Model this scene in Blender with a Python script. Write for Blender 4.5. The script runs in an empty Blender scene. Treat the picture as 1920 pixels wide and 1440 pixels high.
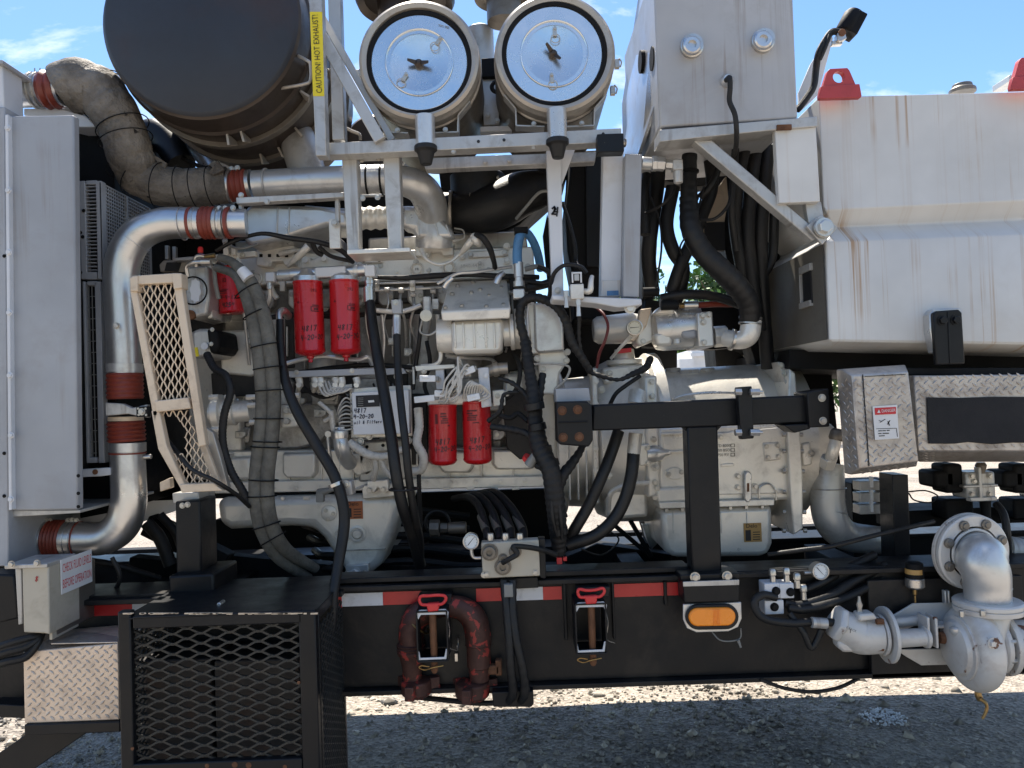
import bpy, math, random
import numpy as np
from mathutils import Vector, Matrix
random.seed(7); rng = np.random.default_rng(7)
R = math.radians
SC = bpy.context.scene
COL = SC.collection
# ---------------------------------------------------------------- camera, sky, sun, exposure
F = 1430.0                                   # focal length in photo pixels (1920 wide)
CAMZ = 1.75
cd = bpy.data.cameras.new('camera'); cam = bpy.data.objects.new('camera', cd); COL.objects.link(cam)
cd.sensor_width = 36; cd.lens = 36 * F / 1920; cd.clip_start = .05; cd.clip_end = 3000
ROT = Matrix.Rotation(R(90 + 1.2), 3, 'X') @ Matrix.Rotation(R(-2.0), 3, 'Z')
cam.matrix_world = Matrix.Translation((0, 0, CAMZ)) @ ROT.to_4x4()
SC.camera = cam
SUN_EL, SUN_AZ = 62.0, -14.0                 # azimuth measured from +Y towards +X (sun behind the machine)
SKY_STR, SUN_STR, EXPO = 0.10, 4.5, 1.2
wd = bpy.data.worlds.new('World'); SC.world = wd; wd.use_nodes = True
nt = wd.node_tree; nt.nodes.clear()
N = nt.nodes.new; LK = nt.links.new
out = N('ShaderNodeOutputWorld'); bg = N('ShaderNodeBackground'); bg.inputs[1].default_value = SKY_STR
sky = N('ShaderNodeTexSky'); sky.sky_type = 'NISHITA'; sky.sun_disc = False
sky.sun_elevation = R(SUN_EL); sky.sun_rotation = R(SUN_AZ)
sky.air_density = 1.0; sky.dust_density = .3; sky.ozone_density = 3.0; sky.altitude = 200
tc = N('ShaderNodeTexCoord'); sep = N('ShaderNodeSeparateXYZ'); LK(tc.outputs['Generated'], sep.inputs[0])
# clouds: direction projected onto a flat layer, wispy noise
zc = N('ShaderNodeMath'); zc.operation = 'ADD'; LK(sep.outputs[2], zc.inputs[0]); zc.inputs[1].default_value = .18
za = N('ShaderNodeMath'); za.operation = 'MAXIMUM'; LK(zc.outputs[0], za.inputs[0]); za.inputs[1].default_value = .05
dx = N('ShaderNodeMath'); dx.operation = 'DIVIDE'; LK(sep.outputs[0], dx.inputs[0]); LK(za.outputs[0], dx.inputs[1])
dy = N('ShaderNodeMath'); dy.operation = 'DIVIDE'; LK(sep.outputs[1], dy.inputs[0]); LK(za.outputs[0], dy.inputs[1])
cb = N('ShaderNodeCombineXYZ'); LK(dx.outputs[0], cb.inputs[0]); LK(dy.outputs[0], cb.inputs[1])
mp = N('ShaderNodeMapping'); mp.inputs['Location'].default_value = (0.9, 0.47, 0); mp.inputs['Scale'].default_value = (1.0, 1.5, 1)
LK(cb.outputs[0], mp.inputs[0])
n1 = N('ShaderNodeTexNoise'); n1.inputs['Scale'].default_value = 1.5; n1.inputs['Detail'].default_value = 9; n1.inputs['Roughness'].default_value = .6; n1.inputs['Distortion'].default_value = .5
LK(mp.outputs[0], n1.inputs['Vector'])
cr = N('ShaderNodeValToRGB'); cr.color_ramp.elements[0].position = .525; cr.color_ramp.elements[1].position = .68
LK(n1.outputs[0], cr.inputs[0])
hz = N('ShaderNodeMapRange'); hz.inputs[1].default_value = 0.02; hz.inputs[2].default_value = .12; LK(sep.outputs[2], hz.inputs[0])
mu = N('ShaderNodeMath'); mu.operation = 'MULTIPLY'; LK(cr.outputs[0], mu.inputs[0]); LK(hz.outputs[0], mu.inputs[1])
mx = N('ShaderNodeMix'); mx.data_type = 'RGBA'; LK(mu.outputs[0], mx.inputs[0])
sat = N('ShaderNodeHueSaturation'); sat.inputs['Saturation'].default_value = 1.12; sat.inputs['Value'].default_value = 1.0
LK(sky.outputs[0], sat.inputs['Color']); LK(sat.outputs[0], mx.inputs[6]); mx.inputs[7].default_value = (6.6, 6.8, 7.1, 1)
LK(mx.outputs[2], bg.inputs[0]); LK(bg.outputs[0], out.inputs[0])
sl = bpy.data.lights.new('sun', 'SUN'); sl.energy = SUN_STR; sl.angle = R(.53); sl.color = (1, .93, .82)
so = bpy.data.objects.new('sun', sl); COL.objects.link(so)
sdir = Vector((math.sin(R(SUN_AZ)) * math.cos(R(SUN_EL)), math.cos(R(SUN_AZ)) * math.cos(R(SUN_EL)), math.sin(R(SUN_EL))))
so.rotation_euler = sdir.to_track_quat('Z', 'Y').to_euler(); so.location = (0, 4, 12)
vs = SC.view_settings; vs.view_transform = 'Standard'; vs.look = 'None'; vs.gamma = 1; vs.use_curve_mapping = False; vs.exposure = EXPO
# ---------------------------------------------------------------- helpers
def P(x, y, Y):
    d = ROT @ Vector(((x - 960) / F, (720 - y) / F, -1))
    return Vector((0, 0, CAMZ)) + d * (Y / d.y)
def S(Y): return Y / F                       # metres per photo pixel at depth Y
XA, YA, ZA = Vector((1, 0, 0)), Vector((0, 1, 0)), Vector((0, 0, 1))
def catmull(pts, k=6):
    n = len(pts)
    if n < 3: return [Vector(p) for p in pts]
    o = []
    for i in range(n - 1):
        p0 = pts[i - 1] if i else [2 * a - b for a, b in zip(pts[0], pts[1])]
        p1, p2 = pts[i], pts[i + 1]
        p3 = pts[i + 2] if i + 2 < n else [2 * a - b for a, b in zip(pts[-1], pts[-2])]
        for j in range(k):
            t = j / k
            o.append([.5 * (2 * b + (c - a) * t + (2 * a - 5 * b + 4 * c - d) * t * t + (3 * b - a - 3 * c + d) * t ** 3) for a, b, c, d in zip(p0, p1, p2, p3)])
    o.append(list(pts[-1])); return o
class MB:
    def __init__(s): s.v = []; s.f = []
    def add(s, vs_, fs):
        b = len(s.v); s.v += [Vector(p) for p in vs_]; s.f += [[i + b for i in q] for q in fs]; return s
    def hexa(s, a, b):                       # two quads (lists of 4 pts), front and back
        return s.add(list(a) + list(b), [(0, 1, 2, 3), (7, 6, 5, 4), (0, 4, 5, 1), (1, 5, 6, 2), (2, 6, 7, 3), (3, 7, 4, 0)])
    def boxw(s, c, sz, rot=None):
        c = Vector(c); q = []
        for dy_ in (-.5, .5):
            for dx_, dz_ in ((-.5, -.5), (.5, -.5), (.5, .5), (-.5, .5)):
                p = Vector((dx_ * sz[0], dy_ * sz[1], dz_ * sz[2]))
                q.append(c + (rot @ p if rot else p))
        return s.hexa(q[:4], q[4:])
    def box(s, x0, y0, x1, y1, Y, d):
        c = P((x0 + x1) / 2, (y0 + y1) / 2, Y); k = S(Y)
        return s.boxw(c + Vector((0, d / 2, 0)), ((x1 - x0) * k, d, (y1 - y0) * k))
    def prism(s, pts, Y, d):                 # outline in photo pixels at depth Y, d metres deep
        a = [P(x, y, Y) for x, y in pts]; n = len(a)
        b = [p + Vector((0, d, 0)) for p in a]
        return s.add(a + b, [list(range(n))[::-1], [i + n for i in range(n)]] + [(i, (i + 1) % n, (i + 1) % n + n, i + n) for i in range(n)])
    def frustum(s, pts, Y, d, k=.9):         # prism whose back is scaled by k about its middle
        a = [P(x, y, Y) for x, y in pts]; n = len(a); c = sum(a, Vector()) / n
        b = [c + (p - c) / k + Vector((0, d, 0)) for p in a]
        return s.add(a + b, [list(range(n))[::-1], [i + n for i in range(n)]] + [(i, (i + 1) % n, (i + 1) % n + n, i + n) for i in range(n)])
    def bar(s, x0, y0, x1, y1, w, Y, d, Y1=None):
        a, b = P(x0, y0, Y), P(x1, y1, Y if Y1 is None else Y1); t = (b - a).normalized()
        u = t.cross(YA).normalized() * (w * S(Y) / 2); e = Vector((0, d, 0))
        return s.hexa([a - u, b - u, b + u, a + u], [a - u + e, b - u + e, b + u + e, a + u + e])
    def sweep(s, pts, rad, n=12, k=6, rib=None, flat=1.0, cap=True):
        """pts world vectors, rad metres or list"""
        if not hasattr(rad, '__len__'): rad = [rad] * len(pts)
        q = catmull([list(p) + [r] for p, r in zip(pts, rad)], k) if len(pts) > 2 else [list(p) + [r] for p, r in zip(pts, rad)]
        c = [Vector(p[:3]) for p in q]; rr = [p[3] for p in q]
        if rib:
            pitch, amp = rib; L = [0]
            for i in range(1, len(c)): L.append(L[-1] + (c[i] - c[i - 1]).length)
            m = max(3, int(L[-1] / pitch) * 4); nc, nr = [], []
            for i in range(m + 1):
                t = L[-1] * i / m; j = min(len(L) - 2, int(np.searchsorted(L, t, 'right')) - 1); w = (t - L[j]) / max(1e-9, L[j + 1] - L[j])
                nc.append(c[j].lerp(c[j + 1], w)); nr.append(rr[j] + (rr[j + 1] - rr[j]) * w + amp * (0, 1, 1, 0)[i % 4])
            c, rr = nc, nr
        t = [(c[min(i + 1, len(c) - 1)] - c[max(i - 1, 0)]).normalized() for i in range(len(c))]
        u = t[0].cross(YA if abs(t[0].y) < .9 else ZA).normalized(); vv = []; b = len(s.v)
        for i in range(len(c)):
            u = (u - t[i] * u.dot(t[i])).normalized(); w = t[i].cross(u)
            for j in range(n):
                a = 2 * math.pi * j / n; vv.append(c[i] + (u * math.cos(a) + w * math.sin(a) * flat) * rr[i])
        fs = [(i * n + j, i * n + (j + 1) % n, (i + 1) * n + (j + 1) % n, (i + 1) * n + j) for i in range(len(c) - 1) for j in range(n)]
        if cap: fs += [list(range(n))[::-1], [(len(c) - 1) * n + j for j in range(n)]]
        return s.add(vv, fs)
    def tube(s, pts, r, n=12, **k):          # pts (x, y, Y) photo pixels, r in pixels at that depth (number or list)
        if not hasattr(r, '__len__'): r = [r] * len(pts)
        return s.sweep([P(*p) for p in pts], [a * S(p[2]) for a, p in zip(r, pts)], n, **k)
    def lathe(s, o, ax, prof, n=32, close=True):
        """prof: list of (distance along ax, radius)"""
        ax = Vector(ax).normalized(); u = ax.cross(ZA if abs(ax.z) < .9 else XA).normalized(); w = ax.cross(u); o = Vector(o); vv = []
        for t, r in prof:
            for j in range(n):
                a = 2 * math.pi * j / n; vv.append(o + ax * t + (u * math.cos(a) + w * math.sin(a)) * max(r, 1e-5))
        m = len(prof)
        fs = [(i * n + j, i * n + (j + 1) % n, (i + 1) * n + (j + 1) % n, (i + 1) * n + j) for i in range(m - 1) for j in range(n)]
        if close: fs += [list(range(n))[::-1], [(m - 1) * n + j for j in range(n)]]
        return s.add(vv, fs)
    def cyl(s, x, y, Y, r, d, n=28, ax=YA):  # front centre in pixels, r pixels, d metres along ax
        return s.lathe(P(x, y, Y), ax, [(0, r * S(Y)), (d, r * S(Y))], n)
    def hcyl(s, x0, y0, x1, y1, Y, r, n=24, prof=None):   # cylinder lying across the picture
        a, b = P(x0, y0, Y), P(x1, y1, Y); L = (b - a).length; k = S(Y)
        pr = [(0, r * k), (L, r * k)] if not prof else [(t * L, q * k) for t, q in prof]
        return s.lathe(a, b - a, pr, n)
    def ring(s, c, ax, Rr, r, n=28, m=8, arc=1.0, st=0):
        ax = Vector(ax).normalized(); u = ax.cross(ZA if abs(ax.z) < .9 else XA).normalized(); w = ax.cross(u)
        pts = [Vector(c) + (u * math.cos(st + 2 * math.pi * arc * i / n) + w * math.sin(st + 2 * math.pi * arc * i / n)) * Rr for i in range(n + 1)]
        return s.sweep(pts, r, m, k=1, cap=arc < 1)
    def wire(s, pts, r=1.2, n=6, k=5): return s.tube(pts, r, n, k=k)
# ---------------------------------------------------------------- materials
MATS = {}
def mat(name, col, rough=.5, metal=0., dirt=None, bump=None, streak=None, coat=0, spot=None, rv=.12, emit=None, alpha=None, wave=None, spec=.5, bd=.004):
    """dirt=(colour, amount 0..1, scale); streak=(colour, amount, x scale); spot=(colour, threshold, scale); bump=(strength, scale)"""
    m = bpy.data.materials.new(name); m.use_nodes = True; t = m.node_tree; b = t.nodes['Principled BSDF']; MATS[name] = m
    b.inputs['Roughness'].default_value = rough; b.inputs['Metallic'].default_value = metal
    b.inputs['Specular IOR Level'].default_value = spec
    if coat: b.inputs['Coat Weight'].default_value = coat; b.inputs['Coat Roughness'].default_value = .1
    g = t.nodes.new('ShaderNodeNewGeometry'); c = None
    def noise(sc, det=6, ro=.6, vec=None, dis=0):
        q = t.nodes.new('ShaderNodeTexNoise'); q.inputs['Scale'].default_value = sc; q.inputs['Detail'].default_value = det; q.inputs['Roughness'].default_value = ro; q.inputs['Distortion'].default_value = dis
        t.links.new(vec or g.outputs['Position'], q.inputs['Vector']); return q.outputs[0]
    def ramp(v, a, z, lo=0, hi=1):
        q = t.nodes.new('ShaderNodeMapRange'); q.inputs[1].default_value = a; q.inputs[2].default_value = z; q.inputs[3].default_value = lo; q.inputs[4].default_value = hi
        t.links.new(v, q.inputs[0]); return q.outputs[0]
    def mixc(f, a, z):
        q = t.nodes.new('ShaderNodeMix'); q.data_type = 'RGBA'; t.links.new(f, q.inputs[0])
        if isinstance(a, tuple): q.inputs[6].default_value = (*a, 1)
        else: t.links.new(a, q.inputs[6])
        if isinstance(z, tuple): q.inputs[7].default_value = (*z, 1)
        else: t.links.new(z, q.inputs[7])
        return q.outputs[2]
    c = mixc(ramp(noise(2.3, 4), .3, .7), tuple(max(0, a * (1 - rv)) for a in col), tuple(min(1, a * (1 + rv)) for a in col))
    fr = None
    if dirt:
        f1 = ramp(noise(dirt[2], 8, .68, dis=.4), .62 - .35 * dirt[1], .85 - .2 * dirt[1], 0, min(1, .25 + dirt[1]))
        c = mixc(f1, c, dirt[0]); fr = f1
    if streak:
        mpn = t.nodes.new('ShaderNodeMapping'); mpn.inputs['Scale'].default_value = (streak[2], 1.0, streak[3] if len(streak) > 3 else .55)
        t.links.new(g.outputs['Position'], mpn.inputs[0])
        f2 = ramp(noise(1.0, 4, .7, mpn.outputs[0], .15), .54, .64, 0, streak[1])
        f2b = t.nodes.new('ShaderNodeMath'); f2b.operation = 'MULTIPLY'; t.links.new(f2, f2b.inputs[0]); t.links.new(ramp(noise(2.1, 3), .46, .60, .12, 1), f2b.inputs[1])
        c = mixc(f2b.outputs[0], c, streak[0])
    if spot:
        f3 = ramp(noise(spot[2], 5, .6, dis=.6), spot[1], spot[1] + .03)
        c = mixc(f3, c, spot[0])
        q = t.nodes.new('ShaderNodeMath'); q.operation = 'MULTIPLY_ADD'; t.links.new(f3, q.inputs[0]); q.inputs[1].default_value = -metal; q.inputs[2].default_value = metal
        t.links.new(q.outputs[0], b.inputs['Metallic'])
    t.links.new(c, b.inputs['Base Color'])
    rn = ramp(noise(9, 6, .7), .3, .7, max(.03, rough - .08), min(1, rough + .10))
    if fr is not None:
        q = t.nodes.new('ShaderNodeMath'); q.operation = 'MULTIPLY_ADD'; t.links.new(fr, q.inputs[0]); q.inputs[1].default_value = .35; t.links.new(rn, q.inputs[2]); rn = q.outputs[0]
    t.links.new(rn, b.inputs['Roughness'])
    if bump or wave:
        bn = t.nodes.new('ShaderNodeBump'); bn.inputs['Strength'].default_value = bump[0] if bump else .4; bn.inputs['Distance'].default_value = bd
        t.links.new(noise(bump[1], 5, .6), bn.inputs['Height']); t.links.new(bn.outputs[0], b.inputs['Normal'])
    if emit: b.inputs['Emission Color'].default_value = (*emit[0], 1); b.inputs['Emission Strength'].default_value = emit[1]
    return m
GR = (.055, .045, .035)
mat('white_paint', (.60, .61, .63), .42, dirt=((.38, .33, .26), .14, 7), bump=(.04, 14))
mat('tank_paint', (.60, .59, .565), .40, dirt=((.42, .37, .30), .12, 3), streak=((.36, .20, .075), .85, 46, .5), bump=(.03, 8))
mat('panel_paint', (.33, .34, .36), .40, dirt=((.22, .20, .175), .22, 4), spot=((.07, .06, .06), .735, 26), streak=((.20, .15, .10), .35, 30, 1.2), bump=(.25, 2.5), bd=.02)
mat('cabinet_paint', (.40, .40, .405), .38, dirt=((.24, .21, .18), .24, 4), streak=((.20, .14, .09), .5, 34, 1.1), bump=(.25, 2.5), bd=.02)
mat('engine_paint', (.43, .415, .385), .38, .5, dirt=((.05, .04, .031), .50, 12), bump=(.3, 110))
mat('engine_grime_shade', (.17, .158, .138), .5, .2, dirt=((.035, .028, .022), .5, 12), bump=(.3, 110))  # grimed engine paint, darkened further to paint shade into the block gaps
mat('engine_paint_light', (.69, .66, .60), .34, .30, dirt=((.14, .105, .075), .27, 9), spot=((.05, .035, .025), .745, 40), bump=(.2, 90))
mat('silver_paint', (.58, .575, .56), .32, .6, dirt=((.17, .13, .10), .28, 10), bump=(.10, 60))
mat('frame_silver', (.47, .46, .44), .38, .4, dirt=((.12, .095, .075), .32, 12), streak=((.12, .08, .05), .5, 30, 2), bump=(.08, 40))
mat('aluminium', (.62, .615, .61), .33, .92, dirt=((.27, .235, .20), .30, 6), rv=.06)
mat('mirror_lid', (.68, .71, .73), .24, .95, rv=.02)
mat('steel', (.55, .53, .50), .32, .9, dirt=((.20, .13, .08), .3, 20), bump=(.1, 80))
mat('bolt_steel', (.50, .48, .44), .38, .75, dirt=((.18, .10, .06), .35, 40))
mat('black_paint', (.007, .0075, .009), .40, 0, dirt=((.030, .024, .019), .26, 5), spot=((.20, .17, .135), .742, 44), bump=(.12, 70), spec=.28)
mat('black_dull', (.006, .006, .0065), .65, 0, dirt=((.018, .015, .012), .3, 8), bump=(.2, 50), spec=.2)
mat('rail_paint', (.007, .0075, .009), .42, 0, dirt=((.075, .058, .042), .40, 3.6), spot=((.11, .07, .045), .70, 17), bump=(.12, 60), spec=.28)
mat('mesh_paint', (.030, .029, .026), .5, 0, dirt=((.10, .075, .05), .35, 14), spec=.35)
mat('rubber', (.008, .008, .0085), .5, 0, dirt=((.042, .034, .027), .34, 14), bump=(.25, 180), spec=.4)
mat('loom', (.010, .010, .0105), .6, 0, dirt=((.05, .04, .032), .35, 25), bump=(.3, 150), spec=.4)
mat('heat_sleeve', (.125, .118, .10), .8, 0, dirt=((.03, .027, .023), .50, 12), bump=(.8, 60), bd=.008)
mat('wrap_cloth', (.24, .21, .175), .66, .25, dirt=((.022, .018, .016), .60, 5.5), spot=((.015, .013, .012), .66, 9), bump=(1.0, 28), bd=.02)
mat('silencer_end', (.027, .031, .040), .52, .2, dirt=((.062, .038, .036), .42, 2.2), spot=((.012, .01, .01), .80, 60), bump=(.15, 90))
mat('silencer_body', (.062, .047, .038), .42, .5, dirt=((.03, .024, .02), .35, 6), bump=(.1, 40))
mat('drum_brown', (.18, .16, .135), .42, .5, dirt=((.08, .06, .045), .35, 8), bump=(.08, 40))
mat('drum_rim', (.42, .38, .33), .40, .5, dirt=((.18, .14, .10), .3, 12))
mat('red_silicone', (.20, .035, .020), .45, 0, dirt=((.06, .02, .015), .3, 20), bump=(.15, 60))
mat('red_filter', (.50, .010, .014), .28, 0, dirt=((.30, .012, .012), .15, 20), coat=.3, rv=.05)
mat('red_lug', (.42, .045, .045), .4, 0, dirt=((.2, .03, .03), .3, 20), bump=(.2, 60))
mat('red_tape', (.50, .015, .015), .35, 0, dirt=((.12, .02, .02), .2, 25))
mat('white_tape', (.62, .62, .63), .38, 0, dirt=((.20, .18, .16), .3, 25))
mat('cream_guard', (.62, .50, .37), .5, .1, dirt=((.25, .17, .11), .32, 16), bump=(.12, 80))
mat('checker_plate', (.50, .46, .42), .42, .7, dirt=((.15, .11, .08), .5, 12), bump=(.08, 60))
mat('checker_tan', (.62, .52, .43), .42, .55, dirt=((.30, .22, .16), .4, 12), bump=(.08, 60))
mat('iron_red', (.070, .026, .019), .55, .2, dirt=((.035, .018, .012), .5, 18), spot=((.30, .035, .025), .565, 24), bump=(.5, 60))
mat('rust', (.17, .075, .035), .75, .2, dirt=((.06, .03, .02), .5, 25), bump=(.5, 90))
mat('pump_paint', (.56, .54, .51), .40, .15, dirt=((.30, .20, .13), .30, 9), spot=((.13, .05, .022), .615, 11), bump=(.2, 45))
mat('orange_lens', (.95, .27, .012), .22, 0, coat=.2, rv=.08, bump=(.2, 90))
mat('yellow_label', (.72, .58, .02), .5)
mat('orange_label', (.40, .11, .03), .5, dirt=((.15, .05, .02), .3, 40))
mat('tan_label', (.42, .24, .07), .5, dirt=((.15, .08, .03), .3, 40))
mat('ink', (.012, .012, .014), .6); mat('marker_ink', (.02, .02, .05), .5); mat('filter_ink', (.10, .003, .006), .45)
mat('white_label', (.70, .70, .70), .45); mat('danger_red', (.55, .02, .03), .45); mat('sign_red', (.60, .03, .04), .5)
mat('gauge_face', (.62, .66, .68), .3, coat=.5, rv=.02); mat('gauge_cream', (.55, .52, .42), .3, coat=.5, rv=.02)
mat('brass', (.30, .20, .085), .35, .9); mat('red_cap', (.60, .03, .03), .45)
mat('blue_sleeve', (.08, .22, .42), .5, dirt=((.05, .08, .12), .3, 30), bump=(.2, 90))
mat('wire_white', (.52, .49, .44), .5, dirt=((.14, .12, .10), .35, 60)); mat('wire_grey', (.20, .20, .19), .5)
mat('dark_red_wire', (.13, .02, .02), .5)
mat('box_cream', (.45, .41, .335), .5, .1, dirt=((.24, .20, .15), .3, 12), bump=(.05, 40))
mat('grip_mat', (.012, .012, .014), .85, 0, bump=(.6, 400), spot=((.5, .48, .45), .79, 60))
mat('battery_case', (.012, .009, .008), .6, dirt=((.10, .045, .02), .35, 9))
mat('gap_shade_black', (.018, .015, .013), .5, 0, dirt=((.06, .05, .04), .35, 16), bump=(.4, 60), spec=.4)  # near-black of the plates that stand in for shaded engine gaps
mat('bark', (.06, .045, .03), .9); mat('leaf', (.085, .175, .028), .6, rv=.4); mat('leaf_dark', (.03, .07, .02), .6, rv=.4)
mat('end_dark', (.12, .11, .093), .6, 0, dirt=((.10, .088, .07), .35, 7), spot=((.22, .2, .17), .74, 50), spec=.3)  # darker, mottled brown-grey for the tank end face
mat('shed_white', (.70, .70, .70), .6)
# ---------------------------------------------------------------- objects
WL = {}
def _link(o, parent, wl):
    COL.objects.link(o); WL[o.name] = wl
    if parent is not None: o.parent = parent; o.location = wl - WL[parent.name]
    else: o.location = wl
def thing(name, label, cat, x=960, y=720, Y=2.6, group=None, kind=None):
    o = bpy.data.objects.new(name, None); o.empty_display_size = .05; _link(o, None, P(x, y, Y))
    o['label'] = label; o['category'] = cat
    if group: o['group'] = group
    return o
def mesh_of(name, mb, m, wl, smooth=35):
    me = bpy.data.meshes.new(name)
    me.from_pydata([tuple(p - wl) for p in mb.v], [], mb.f); me.validate()
    me.materials.append(MATS[m] if isinstance(m, str) else m)
    if smooth:
        me.shade_smooth(); me.set_sharp_from_angle(angle=R(smooth))
    return me
def part(name, mb, m, parent, bev=.0025, label=None, kind=None, smooth=35):
    wl = WL[parent.name]; o = bpy.data.objects.new(name, mesh_of(name, mb, m, wl, smooth)); _link(o, parent, wl)
    fix_normals(o.data)
    if bev:
        b = o.modifiers.new('bevel', 'BEVEL'); b.width = bev; b.segments = 2; b.limit_method = 'ANGLE'; b.angle_limit = R(40); b.use_clamp_overlap = True
    if label: o['label'] = label
    if kind: o['kind'] = kind
    return o
import bmesh
def fix_normals(me):
    bm = bmesh.new(); bm.from_mesh(me); bmesh.ops.recalc_face_normals(bm, faces=bm.faces); bm.to_mesh(me); bm.free()
def solo(name, label, cat, mb, m, group=None, bev=.0025, kind=None, smooth=35):
    c = sum(mb.v, Vector()) / len(mb.v); zmin = min(v.z for v in mb.v); wl = Vector((c.x, c.y, zmin))
    o = bpy.data.objects.new(name, mesh_of(name, mb, m, wl, smooth)); _link(o, None, wl); fix_normals(o.data)
    if bev:
        b = o.modifiers.new('bevel', 'BEVEL'); b.width = bev; b.segments = 2; b.limit_method = 'ANGLE'; b.angle_limit = R(40)
    if kind: o['kind'] = kind
    if cat: o['category'] = cat
    if label: o['label'] = label
    if group: o['group'] = group
    return o
_hexb = {}
def bolt(parent, x, y, Y, r=5, m='bolt_steel', ax=None, name='bolt', socket=False):
    """hex bolt head on a washer, facing the camera side (-Y) unless ax is given"""
    key = (m, socket)
    if key not in _hexb:
        b = MB(); b.lathe((0, 0, 0), (0, -1, 0), [(0, 1.35), (.22, 1.35)], 16)
        if socket: b.lathe((0, -.22, 0), (0, -1, 0), [(0, 1), (.75, 1), (.8, .92), (.8, .5), (.4, .5), (.4, .01)], 16)
        else: b.lathe((0, -.22, 0), (0, -1, 0), [(0, 1), (.62, 1), (.72, .86), (.72, .01)], 6)
        _hexb[key] = mesh_of('bolt', b, m, Vector((0, 0, 0)), 30); fix_normals(_hexb[key])
    o = bpy.data.objects.new(name, _hexb[key]); wl = P(x, y, Y); _link(o, parent, wl)
    k = r * S(Y); o.scale = (k, k, k)
    if ax is not None: o.rotation_euler = Vector(ax).to_track_quat('-Y', 'Z').to_euler()
    else: o.rotation_euler = (0, random.uniform(0, 1), 0)
    return o
def bolts(parent, pts, Y, r=5, **k):
    for x, y in pts: bolt(parent, x, y, Y, r, **k)
# -------- writing
def text2d(s, size):
    cu = bpy.data.curves.new('t', 'FONT'); cu.body = s; cu.size = size; cu.align_x = 'CENTER'; cu.align_y = 'CENTER'; cu.resolution_u = 2
    ob = bpy.data.objects.new('t', cu); me = bpy.data.meshes.new_from_object(ob)
    v = [tuple(p.co[:2]) for p in me.vertices]; f = [list(p.vertices) for p in me.polygons]
    bpy.data.objects.remove(ob); bpy.data.meshes.remove(me); bpy.data.curves.remove(cu); return v, f
def flat(v2, f, o, u, w, mb=None):
    mb = mb or MB(); return mb.add([o + u * a + w * b for a, b in v2], f)
def text(parent, s, x, y, Y, h, m='ink', rot=0, name='lettering', off=.0012, sx=1.0, bend=None):
    """h = letter height in pixels; bend = (axis x pixel, axis depth, radius m) to lie round an upright cylinder"""
    v, f = text2d(s, h * S(Y) * 1.35); c, s_ = math.cos(R(rot)), math.sin(R(rot))
    v = [((a * c * sx - b * s_), (a * s_ * sx + b * c)) for a, b in v]
    mb = MB(); o = P(x, y, Y)
    if bend: put_bent(mb, v, f, o, *bend)
    else: flat(v, f, o - YA * off, XA, ZA, mb)
    return part(name, mb, m, parent, 0, smooth=0)
def print_bars(parent, bars, bend, Y, m='filter_ink'):
    for x, y, w, h in bars:
        k = S(Y); n = 5; v = []; f = []
        for i in range(n + 1): v += [((i / n - .5) * w * k, -h * k / 2), ((i / n - .5) * w * k, h * k / 2)]
        for i in range(n): f.append((2 * i, 2 * i + 2, 2 * i + 3, 2 * i + 1))
        mb = MB(); put_bent(mb, v, f, P(x, y, Y), *bend); part('print', mb, m, parent, 0, smooth=0)
def put_bent(mb, v, f, o, axx, axY, rad):
    vv = []
    a0 = math.asin(max(-1, min(1, (o.x - axx) / rad)))
    for a, b in v:
        t = a0 + a / rad; vv.append(Vector((axx + math.sin(t) * (rad + .0008), axY - math.cos(t) * (rad + .0008), o.z + b)))
    mb.add(vv, f)
GL = {'0': [[(.5, 1), (.1, .7), (.1, .25), (.5, 0), (.85, .3), (.85, .75), (.5, 1)]], '1': [[(.5, 1), (.5, 0)]], '2': [[(.1, .8), (.5, 1), (.8, .7), (.15, .05), (.85, .0)]],
      '4': [[(.2, 1), (.1, .5), (.8, .5)], [(.75, 1), (.7, 0)]], '7': [[(.1, .95), (.85, 1), (.4, 0)]], '8': [[(.8, .9), (.45, 1), (.2, .8), (.75, .3), (.45, 0), (.15, .25), (.8, .85)]],
      '5': [[(.8, 1), (.25, 1), (.2, .55), (.7, .5), (.7, .1), (.15, 0)]], '-': [[(.2, .45), (.75, .5)]], 'o': [[(.5, .6), (.15, .35), (.4, 0), (.8, .25), (.5, .6)]], 'i': [[(.5, .6), (.5, 0)], [(.5, .85), (.52, .92)]], 'l': [[(.5, 1), (.5, 0)]],
      '&': [[(.8, .1), (.3, .8), (.5, 1), (.65, .8), (.15, .2), (.4, 0), (.8, .4)]], 'F': [[(.15, 0), (.2, 1), (.8, 1)], [(.18, .5), (.65, .55)]], 't': [[(.5, .95), (.5, 0)], [(.2, .65), (.8, .68)]],
      'e': [[(.2, .3), (.75, .35), (.5, .6), (.2, .3), (.4, 0), (.8, .1)]], 'r': [[(.25, .6), (.3, 0)], [(.3, .4), (.7, .6)]], 's': [[(.75, .55), (.3, .5), (.6, .25), (.2, .02)]], ' ': []}
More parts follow.
